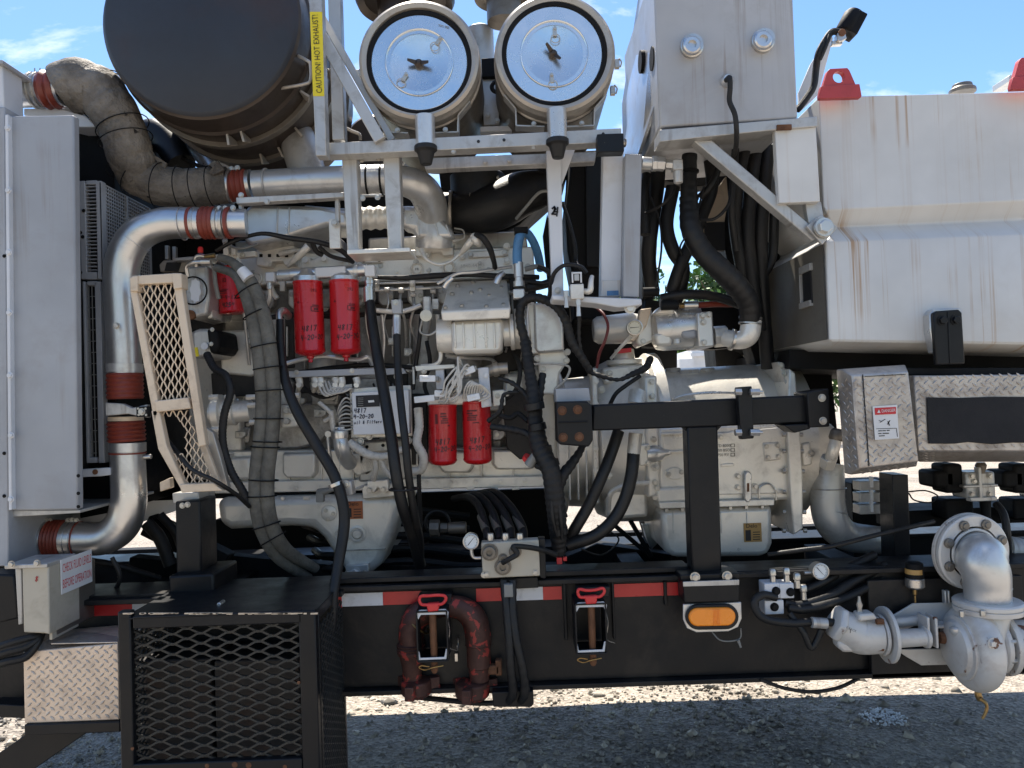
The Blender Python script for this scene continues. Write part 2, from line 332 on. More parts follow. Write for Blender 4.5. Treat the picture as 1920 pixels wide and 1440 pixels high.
def hand(parent, s, x, y, Y, h, m='ink', bend=None, w=1.5, slant=.12, rise=0, name='handwriting'):
    """felt pen strokes; x, y = start of the line, bottom left"""
    k = S(Y); mb = MB(); o = P(x, y, Y); v = []; f = []; cx = 0
    for ch in s:
        g = GL.get(ch, []); j = random.uniform(-.06, .06)
        for st in g:
            p = [((cx + q[0] * .62 * h + (q[1] + j) * slant * h) * k, ((q[1] + j) * h + rise * cx) * k) for q in st]
            for a, b in zip(p[:-1], p[1:]):
                d = Vector((b[0] - a[0], b[1] - a[1])); L = d.length or 1e-6; d /= L; n_ = Vector((-d.y, d.x)) * w * k / 2; e = d * w * k * .4; i = len(v)
                A, B = Vector(a) - e, Vector(b) + e
                v += [tuple(A - n_), tuple(B - n_), tuple(B + n_), tuple(A + n_)]; f.append((i, i + 1, i + 2, i + 3))
        cx += h * .72
    if bend: put_bent(mb, v, f, o, *bend)
    else: flat(v, f, o - YA * .0014, XA, ZA, mb)
    return part(name, mb, m, parent, 0, smooth=0)
# -------- expanded metal and tread plate, real geometry
def inside(poly, x, y):
    c = False; n = len(poly)
    for i in range(n):
        (x1, y1), (x2, y2) = poly[i], poly[(i + 1) % n]
        if (y1 > y) != (y2 > y) and x < (x2 - x1) * (y - y1) / (y2 - y1) + x1: c = not c
    return c
def expanded(o, u, v, w, h, cw, ch, sw, th, clip=None, broken=None):
    """lattice of strands on plane o + u*a + v*b, a in 0..w, b in 0..h (metres)"""
    mb = MB(); n = u.cross(v).normalized(); ni, nj = int(w / (cw / 2)) + 1, int(h / (ch / 2)) + 1
    for i in range(ni):
        for j in range(nj + 1):
            if (i + j) % 2: continue
            for s in (1, -1):
                a0, b0, a1, b1 = i * cw / 2, j * ch / 2, (i + 1) * cw / 2, (j + s) * ch / 2
                ma, mb_ = (a0 + a1) / 2, (b0 + b1) / 2
                if not (0 <= ma <= w and 0 <= mb_ <= h): continue
                if clip and not clip(ma, mb_): continue
                if broken and broken(ma, mb_): continue
                pa = [(a0, b0), (a0 + (a1 - a0) * .22, b0 + (b1 - b0) * .07), (a0 + (a1 - a0) * .78, b0 + (b1 - b0) * .93), (a1, b1)]
                tw = [0, .35, .65, 0]; q = []
                for m_, (a, b) in enumerate(pa):
                    d = Vector((a1 - a0, b1 - b0)).normalized(); pr = u * (-d.y) + v * d.x
                    c = o + u * a + v * b + n * (tw[m_] - .3) * th * (1 if s > 0 else -1)
                    ww = sw * (1.0 if m_ in (0, 3) else .8)
                    q += [c - pr * ww / 2 - n * th / 2, c + pr * ww / 2 - n * th / 2, c + pr * ww / 2 + n * th / 2, c - pr * ww / 2 + n * th / 2]
                mb.add(q, [(k * 4 + l, k * 4 + (l + 1) % 4, (k + 1) * 4 + (l + 1) % 4, (k + 1) * 4 + l) for k in range(3) for l in range(4)])
    return mb
def treads(o, u, v, w, h, pitch, clip=None, L=None, hgt=.0014, n=None, ang=42):
    """raised lozenges, alternate directions"""
    mb = MB(); n = n or u.cross(v).normalized(); L = L or pitch * .74; i = 0
    b = pitch / 2; row = 0
    while b < h:
        a = pitch * (.5 if row % 2 else 1.0); col = 0
        while a < w:
            if not clip or clip(a, b):
                t = R(ang if row % 2 else -ang); d = u * math.cos(t) + v * math.sin(t); e = (u * -math.sin(t) + v * math.cos(t)) * L * .15
                c = o + u * a + v * b
                mb.add([c - d * L / 2, c + e - d * L * .12, c + e + d * L * .12, c + d * L / 2, c - e + d * L * .12, c - e - d * L * .12, c - d * L * .2 + n * hgt, c + d * L * .2 + n * hgt],
                       [(0, 6, 1), (1, 6, 7, 2), (2, 7, 3), (3, 7, 4), (4, 7, 6, 5), (5, 6, 0)])
            a += pitch; col += 1
        b += pitch * .5; row += 1
    return mb
def plane_px(x0, y0, x1, y1, Y):
    """facing plane from top-left / bottom-right pixels: origin at bottom left, u, v, width, height"""
    k = S(Y); c = P((x0 + x1) / 2, (y0 + y1) / 2, Y); w, h = (x1 - x0) * k, (y1 - y0) * k
    return c - XA * w / 2 - ZA * h / 2, XA, ZA, w, h
def zigs(pts, d=2.2, m=9):
    """roughen a polyline of pixels"""
    o = []
    for a, b in zip(pts[:-1], pts[1:]):
        for i in range(m): t = i / m; o.append((a[0] + (b[0] - a[0]) * t + random.uniform(-d, d), a[1] + (b[1] - a[1]) * t + random.uniform(-d, d), a[2] + (b[2] - a[2]) * t))
    return o + [pts[-1]]
# ================================================================ THE SETTING
def gravel_mat(name, a, b_, sc):
    m = bpy.data.materials.new(name); m.use_nodes = True; t = m.node_tree; b = t.nodes['Principled BSDF']; b.inputs['Roughness'].default_value = .95
    g = t.nodes.new('ShaderNodeNewGeometry'); L = t.links.new
    vo = t.nodes.new('ShaderNodeTexVoronoi'); vo.inputs['Scale'].default_value = sc; L(g.outputs['Position'], vo.inputs['Vector'])
    no = t.nodes.new('ShaderNodeTexNoise'); no.inputs['Scale'].default_value = 1.3; no.inputs['Detail'].default_value = 8; L(g.outputs['Position'], no.inputs['Vector'])
    sp = t.nodes.new('ShaderNodeSeparateColor'); L(vo.outputs['Color'], sp.inputs[0])
    ad = t.nodes.new('ShaderNodeMath'); ad.operation = 'MULTIPLY_ADD'; L(sp.outputs[0], ad.inputs[0]); ad.inputs[1].default_value = .55; L(no.outputs[0], ad.inputs[2])
    cr_ = t.nodes.new('ShaderNodeValToRGB'); e = cr_.color_ramp.elements; e[0].position = .3; e[0].color = (*a, 1); e[1].position = 1.05; e[1].color = (*b_, 1); L(ad.outputs[0], cr_.inputs[0])
    L(cr_.outputs[0], b.inputs['Base Color'])
    bu = t.nodes.new('ShaderNodeBump'); bu.inputs['Strength'].default_value = .9; bu.inputs['Distance'].default_value = .015; L(vo.outputs['Distance'], bu.inputs['Height']); L(bu.outputs[0], b.inputs['Normal'])
    MATS[name] = m
gravel_mat('gravel_ground', (.14, .12, .10), (.46, .40, .33), 55)
gravel_mat('gravel_stone', (.085, .077, .068), (.54, .485, .41), 19)
g = MB(); n_ = 60; xs = np.linspace(-1, 1, n_ + 1); xs = np.sign(xs) * (abs(xs) ** 2.6) * 600
gv = [Vector((x, y + 3, (0.012 * math.sin(x * 1.7) * math.sin(y * 1.3)) if abs(x) < 15 and abs(y) < 15 else 0)) for y in xs for x in xs]
g.add(gv, [(j * (n_ + 1) + i, j * (n_ + 1) + i + 1, (j + 1) * (n_ + 1) + i + 1, (j + 1) * (n_ + 1) + i) for j in range(n_) for i in range(n_)])
go = solo('ground', None, None, g, 'gravel_ground', kind='structure', bev=0)
# loose gravel, one mesh of small irregular stones
def gravel():
    NS = 62000
    x = rng.uniform(-6, 6, NS); y = 2.9 + (rng.uniform(0, 1, NS) ** 1.35) * 6.0
    r = np.clip(rng.lognormal(math.log(.0085), .50, NS), .004, .034); big = rng.random(NS) < .006; r = np.where(big, rng.uniform(.022, .045, NS), r)
    base = np.array([(1, 0, 0), (-1, 0, 0), (0, 1, 0), (0, -1, 0), (0, 0, 1), (0, 0, -1)], float)
    tri = np.array([(0, 2, 4), (2, 1, 4), (1, 3, 4), (3, 0, 4), (2, 0, 5), (1, 2, 5), (3, 1, 5), (0, 3, 5)])
    v = base[None] * rng.uniform(.55, 1.3, (NS, 6, 3)) + rng.uniform(-.25, .25, (NS, 6, 3))
    v[:, :, 2] *= .75
    a = rng.uniform(0, 6.283, NS); c, s = np.cos(a), np.sin(a); vx = v[:, :, 0] * c[:, None] - v[:, :, 1] * s[:, None]; vy = v[:, :, 0] * s[:, None] + v[:, :, 1] * c[:, None]
    v = np.stack([vx, vy, v[:, :, 2]], 2) * r[:, None, None]
    z = 0.012 * np.sin(x * 1.7) * np.sin((y - 3) * 1.3) + r * .15
    v += np.stack([x, y, z], 1)[:, None, :]
    f = (tri[None] + (np.arange(NS) * 6)[:, None, None]).reshape(-1, 3)
    me = bpy.data.meshes.new('gravel'); me.vertices.add(NS * 6); me.vertices.foreach_set('co', v.reshape(-1)); me.loops.add(len(f) * 3); me.loops.foreach_set('vertex_index', f.reshape(-1))
    me.polygons.add(len(f)); me.polygons.foreach_set('loop_start', np.arange(0, len(f) * 3, 3)); me.polygons.foreach_set('loop_total', np.full(len(f), 3)); me.update(); me.validate()
    me.materials.append(MATS['gravel_stone']); o = bpy.data.objects.new('gravel', me); COL.objects.link(o)
    o['kind'] = 'stuff'; o['label'] = 'loose grey and tan crushed stone gravel lying under and beyond the machine'; o['category'] = 'gravel'
gravel()
# spilled white chips on the gravel
w = MB(); c0 = P(1657, 1348, 1); d0 = c0 - Vector((0, 0, CAMZ)); c0 = Vector((0, 0, CAMZ)) + d0 * (-CAMZ / d0.z)
for i in range(240):
    a, q = random.uniform(0, 6.28), random.random() ** .6; p = c0 + Vector((math.cos(a) * .115 * q, math.sin(a) * .115 * q, .012)); s_ = random.uniform(.004, .010)
    w.boxw(p, (s_ * random.uniform(.8, 2), s_, s_ * .7), Matrix.Rotation(a * 3, 3, 'Z') @ Matrix.Rotation(random.uniform(-.5, .5), 3, 'X'))
solo('spilled_chips', 'small patch of spilled white chips on the shaded gravel', 'spill', w, 'white_label', kind='stuff', bev=0)
# trees beyond the yard
def tree(x, y, h, r, label):
    t = bpy.data.objects.new('broadleaf_tree', None); wl = Vector((x, y, 0)); _link(t, None, wl)
    t['label'] = label; t['category'] = 'tree'; t['group'] = 'trees beyond the gravel yard'
    tr = MB(); tr.sweep([wl - ZA * .1, wl + Vector((.1, 0, h * .3)), wl + Vector((-.1, 0, h * .6)), wl + Vector((0, 0, h * .85))], [.28, .2, .13, .05], 8)
    for i in range(9):
        a = i * 2.4; b0 = wl + Vector((0, 0, h * (.3 + .05 * i))); tr.sweep([b0, b0 + Vector((math.cos(a) * r * .4, math.sin(a) * r * .4, h * .08)), b0 + Vector((math.cos(a) * r * .75, math.sin(a) * r * .75, h * .16))], [.09, .06, .02], 6, k=3)
    part('trunk', tr, 'bark', t, 0)
    for nm, m_, seed, NN in (('crown', 'leaf', 1, 5200), ('crown', 'leaf_dark', 2, 3600)):
        rg = np.random.default_rng(int(abs(x * 7) + seed)); K = 26
        cc = rg.normal(0, 1, (K, 3)); cc /= np.linalg.norm(cc, axis=1)[:, None]; cc *= rg.uniform(.35, .8, (K, 1)); 
        idx = rg.integers(0, K, NN); dd = rg.normal(0, 1, (NN, 3)); dd /= np.linalg.norm(dd, axis=1)[:, None]; q = cc[idx] + dd * rg.uniform(.12, .33, (NN, 1))
        ctr = np.array([x, y, h * .56]) + q * np.array([r, r, h * .45]); s_ = rg.uniform(.06, .16, NN)
        u = rg.normal(0, 1, (NN, 3)); u /= np.linalg.norm(u, axis=1)[:, None]; ww = np.cross(u, rg.normal(0, 1, (NN, 3))); ww /= np.linalg.norm(ww, axis=1)[:, None]
        vv = np.stack([ctr - u * s_[:, None], ctr + ww * s_[:, None] * .6, ctr + u * s_[:, None], ctr - ww * s_[:, None] * .6], 1).reshape(-1, 3)
        vv[:, 2] = np.maximum(vv[:, 2], .1)
        mb = MB(); mb.v = [Vector(p) for p in vv]; mb.f = [(i * 4, i * 4 + 1, i * 4 + 2, i * 4 + 3) for i in range(NN)]
        me = bpy.data.meshes.new('crown'); me.from_pydata([tuple(p - wl) for p in mb.v], [], mb.f); me.materials.append(MATS[m_])
        o = bpy.data.objects.new('crown', me); _link(o, t, wl); o['kind'] = 'stuff'
for i, (x, y, h, r, lb) in enumerate([(7.4, 27, 6.7, 3.2, 'bright leafy green tree seen through the gap beside the thick curved hose'), (4.2, 30, 7.6, 3.0, 'green tree showing in the narrow slot behind the grey upright bracket'), (12.0, 31, 7.0, 3.6, 'green tree hidden mostly behind the black hose bundle'),
                                   (0.6, 34, 5.6, 3.0, 'lower green tree behind the white upright column'),
    (-13, -24, 8.5, 5, 'tree behind the viewpoint, far left'), (-4, -27, 9.5, 5.5, 'tree behind the viewpoint, left of centre'), (6, -25, 8.8, 5.2, 'tree behind the viewpoint, right of centre'), (16, -26, 9.6, 5.5, 'tree behind the viewpoint, far right'), (26, -24, 8.6, 5, 'tree behind the viewpoint, furthest right'), (-24, -26, 9, 5.4, 'tree behind the viewpoint, furthest left')]):
    tree(x, y, h, r, lb)
# ================================================================ TRAILER FRAME
fr = thing('trailer_frame', 'long black steel trailer frame rail running under the engine, with red and white tape', 'trailer frame', 960, 1300, 2.6)
def rail(Yf, z_top, z_bot, nm='frame_rail'):
    b = MB(); x0, x1 = -2.6, 3.2; tf = .016
    b.boxw(((x0 + x1) / 2, Yf + .09, z_top - tf / 2), (x1 - x0, .18, tf))
    b.boxw(((x0 + x1) / 2, Yf + .09, z_bot + tf / 2), (x1 - x0, .18, tf))
    b.boxw(((x0 + x1) / 2, Yf + .04, (z_top + z_bot) / 2), (x1 - x0, .012, z_top - z_bot - 2 * tf - .001))
    return b
zt, zb = P(960, 1090, 2.5).z, P(960, 1296, 2.5).z
part('frame_rail', rail(2.5, zt, zb), 'rail_paint', fr)
part('frame_rail', rail(3.32, zt - .05, zb - .0), 'black_paint', fr)
for x in (-2.0, -1.1, .45, 1.25, 2.1): cm = MB(); cm.boxw((x, 2.95, zt - .14), (.09, .56, .16)); part('cross_member', cm, 'black_dull', fr)
# deck angles and ledge over the rail
for q in ((150, 1118, 640, 1128, 2.47, .05), (620, 1074, 1290, 1084, 2.52, .10), (1380, 1066, 1660, 1074, 2.52, .1)): b = MB(); b.box(*q); part('deck_angle', b, 'black_paint', fr)
for (x0, x1, y0, m_) in ((157, 248, 1130, 'red_tape'), (248, 298, 1129, 'white_tape'), (628, 641, 1115, 'red_tape'), (641, 718, 1112, 'white_tape'), (718, 790, 1109, 'red_tape'), (893, 941, 1103, 'red_tape'), (966, 1018, 1101, 'white_tape'), (1018, 1053, 1100, 'red_tape'), (1150, 1241, 1094, 'red_tape'), (1241, 1285, 1092, 'red_tape')):
    b = MB(); k = S(2.530); c = P((x0 + x1) / 2, y0 + 12, 2.530); b.boxw(c, ((x1 - x0) * k, .002, 24 * k)); part('reflective_tape', b, m_, fr, 0)
# stiffener plates on the web
for q in ((1057, 1095, 1063, 1200), (1148, 1090, 1153, 1198), (1245, 1090, 1251, 1135)): b = MB(); b.box(*q, 2.52, .02); part('web_stiffener', b, 'black_paint', fr)
b = MB(); b.box(1632, 1085, 1920, 1268, 2.50, .02); part('splice_plate', b, 'rail_paint', fr)
# ================================================================ UPPER BODY
GRP_AC = 'round air cleaners above the engine'
def clamp(par, p, q, r, w=6, Y=2.6, m='steel', lab=None, name='band_clamp', lug=None):
    """band round a pipe at pixel p, direction towards q"""
    b = MB(); a, c = P(p[0], p[1], Y), P(q[0], q[1], Y); d = (c - a).normalized(); k = S(Y)
    b.lathe(a - d * w * k / 2, d, [(0, r * k), (0, (r + 1.3) * k), (w * k, (r + 1.3) * k), (w * k, r * k)], 28)
    if lug:
        o = a + Vector((lug[0] * k, -.01, lug[1] * k)); b.boxw(o, (w * 1.6 * k, .018, 5 * k)); b.lathe(o - XA * w * k, XA, [(0, 2.2 * k), (w * 3 * k, 2.2 * k)], 6)
    return part(name, b, m, par, .0008, label=lab)
def sleeve(par, p, q, r, Y=2.6, ribs=4, bulge=3.5, m='red_silicone', name='silicone_sleeve'):
    b = MB(); a, c = P(p[0], p[1], Y), P(q[0], q[1], Y); L = (c - a).length; k = S(Y); pr = []
    nn = ribs * 6
    for i in range(nn + 1): pr.append((L * i / nn, (r + 1 + (bulge * (.5 - .5 * math.cos(2 * math.pi * i / 6)) if ribs else 0)) * k))
    b.lathe(a, c - a, [(0, (r - 2) * k)] + pr + [(L, (r - 2) * k)], 32)
    return part(name, b, m, par, 0)
# ---- exhaust silencer
t = thing('exhaust_silencer', 'huge dark brown exhaust silencer drum with flat black end, top left', 'silencer', 375, 220, 2.6)
k = S(2.5); c = P(374, 34, 2.5)
b = MB(); b.lathe(c, YA, [(0, 0), (0, 178 * k), (.004, 182 * k), (.012, 186 * k), (.02, 180 * k)], 72, close=False); part('end_plate', b, 'silencer_end', t, 0)
b = MB(); b.lathe(c + YA * .012, YA, [(0, 183 * k), (.01, 190 * k), (.10, 195 * k), (.11, 200 * k), (.125, 200 * k), (.13, 194 * k), (.80, 194 * k), (.81, 20 * k)], 72); part('drum', b, 'silencer_body', t, 0)
for i, d in enumerate((.22, .42, .66)):
    b = MB(); b.lathe(c + YA * d, YA, [(0, 193 * k), (0, 203 * k), (.035, 203 * k), (.035, 193 * k)], 72); part('strap_band', b, 'drum_brown', t, .001)
for i, (a, d) in enumerate(((-84, .12), (-76, .12), (-20, .13), (-34, .14), (-50, .30), (-78, .36), (-66, .36), (-10, .28))):
    u = Vector((math.cos(R(a)), 0, math.sin(R(a)))); w_ = Vector((-u.z, 0, u.x)); o = c + YA * d + u * 197 * k; b = MB()
    b.add([o - w_ * .004, o + w_ * .004, o + w_ * .004 + YA * .09, o - w_ * .004 + YA * .09, o - w_ * .004 + u * .042, o + w_ * .004 + u * .042, o + w_ * .004 + u * .012 + YA * .09, o - w_ * .004 + u * .012 + YA * .09],
          [(0, 1, 2, 3), (4, 5, 6, 7), (0, 1, 5, 4), (1, 2, 6, 5), (2, 3, 7, 6), (3, 0, 4, 7)]); part('gusset', b, 'drum_rim', t, .001)
bolts(t, [(389, 238), (407, 236)], 2.6, 4)
# wire lifting brackets on the right of the drum
for pts in (((545, 98, 2.55), (560, 105, 2.54), (578, 115, 2.52), (582, 122, 2.52), (582, 150, 2.52), (570, 158, 2.52), (524, 166, 2.56)), ((648, 240, 2.9), (660, 246, 2.9), (674, 252, 2.9), (676, 262, 2.9))):
    b = MB(); b.tube(pts, 3.2, 8, k=3); part('bracket_rod', b, 'drum_rim', t, 0)
# sunlit exhaust stub between silencer and pipe
b = MB(); b.tube([(540, 215, 3.0), (562, 275, 2.90), (580, 335, 2.86)], [33, 34, 34], 28); solo('exhaust_stub', 'short sooty exhaust outlet pipe below the silencer, its end in the sun', 'exhaust pipe', b, 'frame_silver', bev=0)
# ---- second silencer further back
t = thing('rear_silencer', 'brown silencer drum further back, seen between the posts', 'silencer', 665, 230, 3.5)
k = S(3.4); b = MB(); b.lathe(P(700, 268, 3.35), YA, [(0, 0), (0, 50 * k), (.02, 56 * k), (.5, 56 * k)], 40); part('drum', b, 'silencer_body', t, 0)
b = MB(); b.lathe(P(700, 268, 3.34), YA, [(.06, 55 * k), (.06, 60 * k), (.09, 60 * k), (.09, 55 * k)], 40); part('strap_band', b, 'drum_rim', t, .001)
# ---- air cleaners
def air_cleaner(x, y, Y, lid, wing, tags, lab, dy):
    # lid = centre of the sealed lid in the housing ring
    t = thing('air_cleaner', lab, 'air cleaner', x, y + 120, Y, GRP_AC); k = S(Y); c = P(x, y, Y)
    b = MB(); b.lathe(c, YA, [(.008, 97 * k), (0, 99 * k), (-.004, 108 * k), (.004, 113.5 * k), (.03, 114.5 * k), (.034, 116 * k), (.040, 116 * k), (.044, 113 * k), (.085, 114 * k), (.088, 117 * k), (.094, 117 * k), (.098, 113 * k), (.12, 113 * k)], 72, close=False); part('housing_ring', b, 'drum_rim', t, 0)
    b = MB(); b.lathe(c + YA * .1, YA, [(0, 110 * k), (.01, 116 * k), (.48, 118 * k), (.50, 100 * k), (.52, 10 * k)], 64); part('drum', b, 'drum_brown', t, 0)
    lc = P(lid[0], lid[1], Y); b = MB(); b.lathe(lc + YA * .004, YA, [(0, 91 * k), (-.006, 92 * k), (-.008, 97 * k), (-.004, 100 * k), (.004, 100.5 * k)], 72, close=False); part('gasket', b, 'black_dull', t, 0)
    b = MB(); b.lathe(lc + YA * .003, YA, [(0, 92 * k), (-.002, 90 * k), (-.0025, 55 * k)], 80, close=False); ld = part('lid', b, 'mirror_lid', t, 0, smooth=3)
    li = P(lid[0], lid[1], Y)
    b = MB(); b.lathe(li + YA * .001, YA, [(-.0045, 64.5 * k), (-.006, 63.5 * k), (-.0045, 62 * k), (.0, 61.5 * k), (.007, 30 * k), (.0095, 0)], 80, close=False); b.lathe(li + YA * .0105, YA, [(0, 63 * k), (.001, 63 * k)], 80); o = part('lid_dish', b, 'mirror_lid', ld, 0, smooth=15)
    wx, wy, a = wing; wc = P(wx, wy, Y) - YA * .008; u = Vector((math.cos(R(a)), 0, math.sin(R(a)))); v = Vector((-u.z, 0, u.x))
    b = MB(); b.lathe(wc + YA * .02, -YA, [(0, 9 * k), (.016, 8 * k), (.02, 5 * k), (.024, 3 * k)], 14)
    for s in (1, -1):
        o = wc + u * s * 5 * k
        b.add([o - v * 4.5 * k, o + v * 4.5 * k, o + u * s * 15 * k + v * 2.2 * k - YA * .016, o + u * s * 15 * k - v * 2.2 * k - YA * .016, o - v * 4.5 * k + YA * .006, o + v * 4.5 * k + YA * .006, o + u * s * 15 * k + v * 2.2 * k - YA * .010, o + u * s * 15 * k - v * 2.2 * k - YA * .010], [(0, 1, 2, 3), (7, 6, 5, 4), (0, 4, 5, 1), (1, 5, 6, 2), (2, 6, 7, 3), (3, 7, 4, 0)])
    part('wing_nut', b, 'silencer_body', t, .0008)
    for (x1, y1, ang) in tags:                       # ring pull latches
        u = Vector((math.cos(R(ang)), 0, math.sin(R(ang)))); p0 = P(x1, y1, Y) - YA * .0
        b = MB(); b.boxw(p0 + u * 8 * k - YA * .002, (16 * k, .006, 7 * k), Matrix.Rotation(-R(ang), 3, 'Y')); b.lathe(p0 + u * 14 * k, -YA, [(0, 3 * k), (.01, 3 * k)], 10)
        b.ring(p0 - u * 5 * k - YA * .003, YA, 8.5 * k, .9 * k, 20, 6); part('latch', b, 'bolt_steel', t, .0006)
    b = MB(); vx = x + (12 if dy else 3); b.lathe(P(vx - (0 if dy else 0), y + 124, Y - .02) - ZA * 0, -ZA, [(-.03, 18.5 * k), (.0, 18.5 * k), (42 * k, 18 * k)], 28); part('drain_neck', b, 'silver_paint', t, .001)
    b = MB(); o = P(vx + 1, y + 162, Y - .02); b.lathe(o, -ZA, [(0, 20 * k), (2 * k, 21.5 * k), (9 * k, 21.5 * k), (13 * k, 17 * k), (15 * k, 16 * k), (34 * k, 11 * k), (36 * k, 10 * k)], 28); part('dust_valve', b, 'rubber', t, .001)
    # support saddle of bent flat strip below the drum
    for s in ((-1, 1) if dy else (-1, 1)):
        b = MB(); pts = [(x + s * 96, y + 78, Y + .06), (x + s * 74, y + 104, Y + .06), (x + s * 73, y + 136, Y + .06), (x + s * 20, y + 138, Y + .06)]
        for p, q in zip(pts[:-1], pts[1:]): b.bar(p[0], p[1], q[0], q[1], 3, Y + .06, .05)
        part('saddle_strip', b, 'frame_silver', t, .0008)
    bolts(t, [(x - 40, y + 133), (x + 50, y + 132)], Y + .05, 3.5)
    return t
a1 = air_cleaner(785, 111, 2.45, (786, 117), (785, 119, -8), [(818, 84, 55), (755, 152, 58)], 'round air cleaner with mirror lid and level wing nut, nearer the yellow caution label', 1)
a2 = air_cleaner(1041, 99, 2.45, (1039, 101), (1037, 101, -50), [(1041, 68, 92), (1036, 155, 96)], 'round air cleaner with slanting wing nut on its lid, beside the tall white box', 0)
# tiny print on the first lid
b = MB(); b.bar(822, 46, 832, 48.5, 1.2, 2.446, .0006); b.bar(834, 49, 842, 51, 1.6, 2.446, .0006); part('lid_print', b, 'wire_grey', a1, 0, kind='stuff')
# side clips and pipe stubs of the right cleaner
for (x, y) in ((1157, 118), (1149, 168), (671, 138)):
    b = MB(); b.box(x - 4, y - 8, x + 5, y + 8, 2.56, .02); b.tube([(x + 3, y - 9, 2.56), (x + 8, y - 2, 2.56), (x + 6, y + 8, 2.56)], 1.5, 6); part('side_clip', b, 'bolt_steel', a2 if x > 1000 else a1, .001)
# rain caps
for (x, y, r, nm, Y, g_) in ((760, 2, 98, 'left', 2.62, 0), (945, -12, 62, 'right', 2.75, 1)):
    k = S(Y); b = MB(); b.lathe(P(x, y, Y + .12), ZA, [(-.002, r * .82 * k), (-.02, (r * .95) * k), (0, r * k), (.03, r * .9 * k), (.12, r * .4 * k)], 48)
    b.lathe(P(x, y + 30, Y + .12), ZA, [(-.05, r * .55 * k), (.06, r * .55 * k)], 40)
    solo('rain_cap', ('dark dented rain cap above the left air cleaner at the top edge' if not g_ else 'dark rain cap above the gap between the air cleaners'), 'rain cap', b, 'silencer_body' if not g_ else 'drum_brown', bev=0, group='rain caps on the intake stacks')
# duct and brackets between the air cleaners
b = MB(); k = S(2.9); b.lathe(P(906, 240, 2.95), ZA, [(0, 26 * k), (190 * k, 26 * k), (194 * k, 20 * k)], 28); solo('vertical_exhaust_stack', 'grey sooty stack standing between the two air cleaners', 'exhaust stack', b, 'frame_silver', bev=0)
t = thing('rear_mounting_post', 'silver upright bracket with black cover between the air cleaners', 'bracket', 925, 240, 2.8)
b = MB(); b.box(905, 143, 935, 235, 2.80, .05); part('plate', b, 'frame_silver', t)
b = MB(); b.box(903, 108, 930, 145, 2.78, .08); part('cover', b, 'black_dull', t, .004)
b = MB(); b.ring(P(932, 163, 2.72), YA, 10 * S(2.72), 4 * S(2.72)); part('rubber_ring', b, 'rubber', t, 0)
bolts(t, [(932, 226), (915, 215)], 2.79, 4)
b = MB(); b.box(900, 236, 960, 246, 2.76, .05); part('foot', b, 'white_paint', t)
# ---- silver frame carrying the air cleaners
t = thing('air_cleaner_stand', 'silver welded frame of posts, braces and beam carrying the air cleaners', 'steel frame', 880, 290, 2.45)
b = MB(); b.prism([(578, -30), (602, -30), (612, 292), (592, 292)], 2.38, .05); part('post', b, 'frame_silver', t)
b = MB(); b.prism([(614, -30), (637, -30), (646, 262), (623, 262)], 2.62, .05); part('post', b, 'frame_silver', t)
for q, Y in (((600, 62, 712, 262, 22), 2.42), ((603, 30, 735, 262, 13), 2.50)): b = MB(); b.bar(*q[:4], q[4], Y, .05); part('brace', b, 'frame_silver', t)
b = MB(); b.prism([(610, 268), (1165, 240), (1166, 266), (612, 291)], 2.44, .06); part('beam', b, 'frame_silver', t)
b = MB(); b.box(1120, 250, 1170, 285, 2.40, .05); part('end_bracket', b, 'black_paint', t)
bolts(t, [(1172, 268)], 2.42, 6, ax=(-1, -.3, 0))
b = MB(); b.prism([(790, 296), (1118, 284), (1116, 303), (798, 318)], 2.62, .05); part('lower_beam', b, 'frame_silver', t)
bolts(t, [(910, 303), (955, 301)], 2.61, 4); bolts(t, [(850, 284), (1000, 275)], 2.45, 3.5)
for x in (897, 945, 1131): b = MB(); b.cyl(x, 265 - (x - 897) * .06, 2.438, 3, .003, 12); part('bolt_hole', b, 'ink', t, 0)
for q in ((640, 286, 669, 470), (717, 286, 749, 470)): b = MB(); b.prism([(q[0], q[1]), (q[2], q[1] - 1), (q[2] + 5, q[3]), (q[0] + 11, q[3])], 2.50, .06); part('leg', b, 'frame_silver', t, .004)
b = MB(); b.box(640, 286, 745, 293, 2.49, .05); part('cap_plate', b, 'frame_silver', t)
b = MB(); b.prism([(650, 468), (768, 464), (769, 472), (651, 477)], 2.46, .14); part('foot_plate', b, 'engine_paint_light', t)
bolts(t, [(678, 300), (710, 297), (680, 372), (708, 370)], 2.52, 4, m='bolt_steel')
b = MB(); b.box(675, 296, 716, 299, 2.53, .02); b.box(672, 364, 716, 367, 2.53, .02); part('clip_strap', b, 'frame_silver', t, .001, kind='stuff')
yl_ = MB(); yl_.prism([(581, 22), (604, 22), (608, 180), (587, 180)], 2.3785, .0012); yl = part('caution_label', yl_, 'yellow_label', t, 0)
text(yl, 'CAUTION! HOT EXHAUST!', 595.2, 101, 2.377, 11.5, 'ink', 91.6, sx=.80)
# column right of the second cleaner
t = thing('white_column', 'slender white steel column with a black scribble, under the right air cleaner', 'steel column', 1045, 560, 2.6)
b = MB(); b.prism([(1024, 282), (1052, 282), (1057, 562), (1036, 562)], 2.56, .05); part('post', b, 'white_paint', t)
b = MB(); b.prism([(1046, 285), (1082, 270), (1054, 345), (1052, 345)], 2.57, .008); part('gusset', b, 'white_paint', t)
hand(t, '4', 1037, 405, 2.558, 16, 'ink', w=3); hand(t, '2', 1034, 402, 2.558, 14, 'ink', w=3.5)
bolts(t, [(1046, 545)], 2.55, 5)
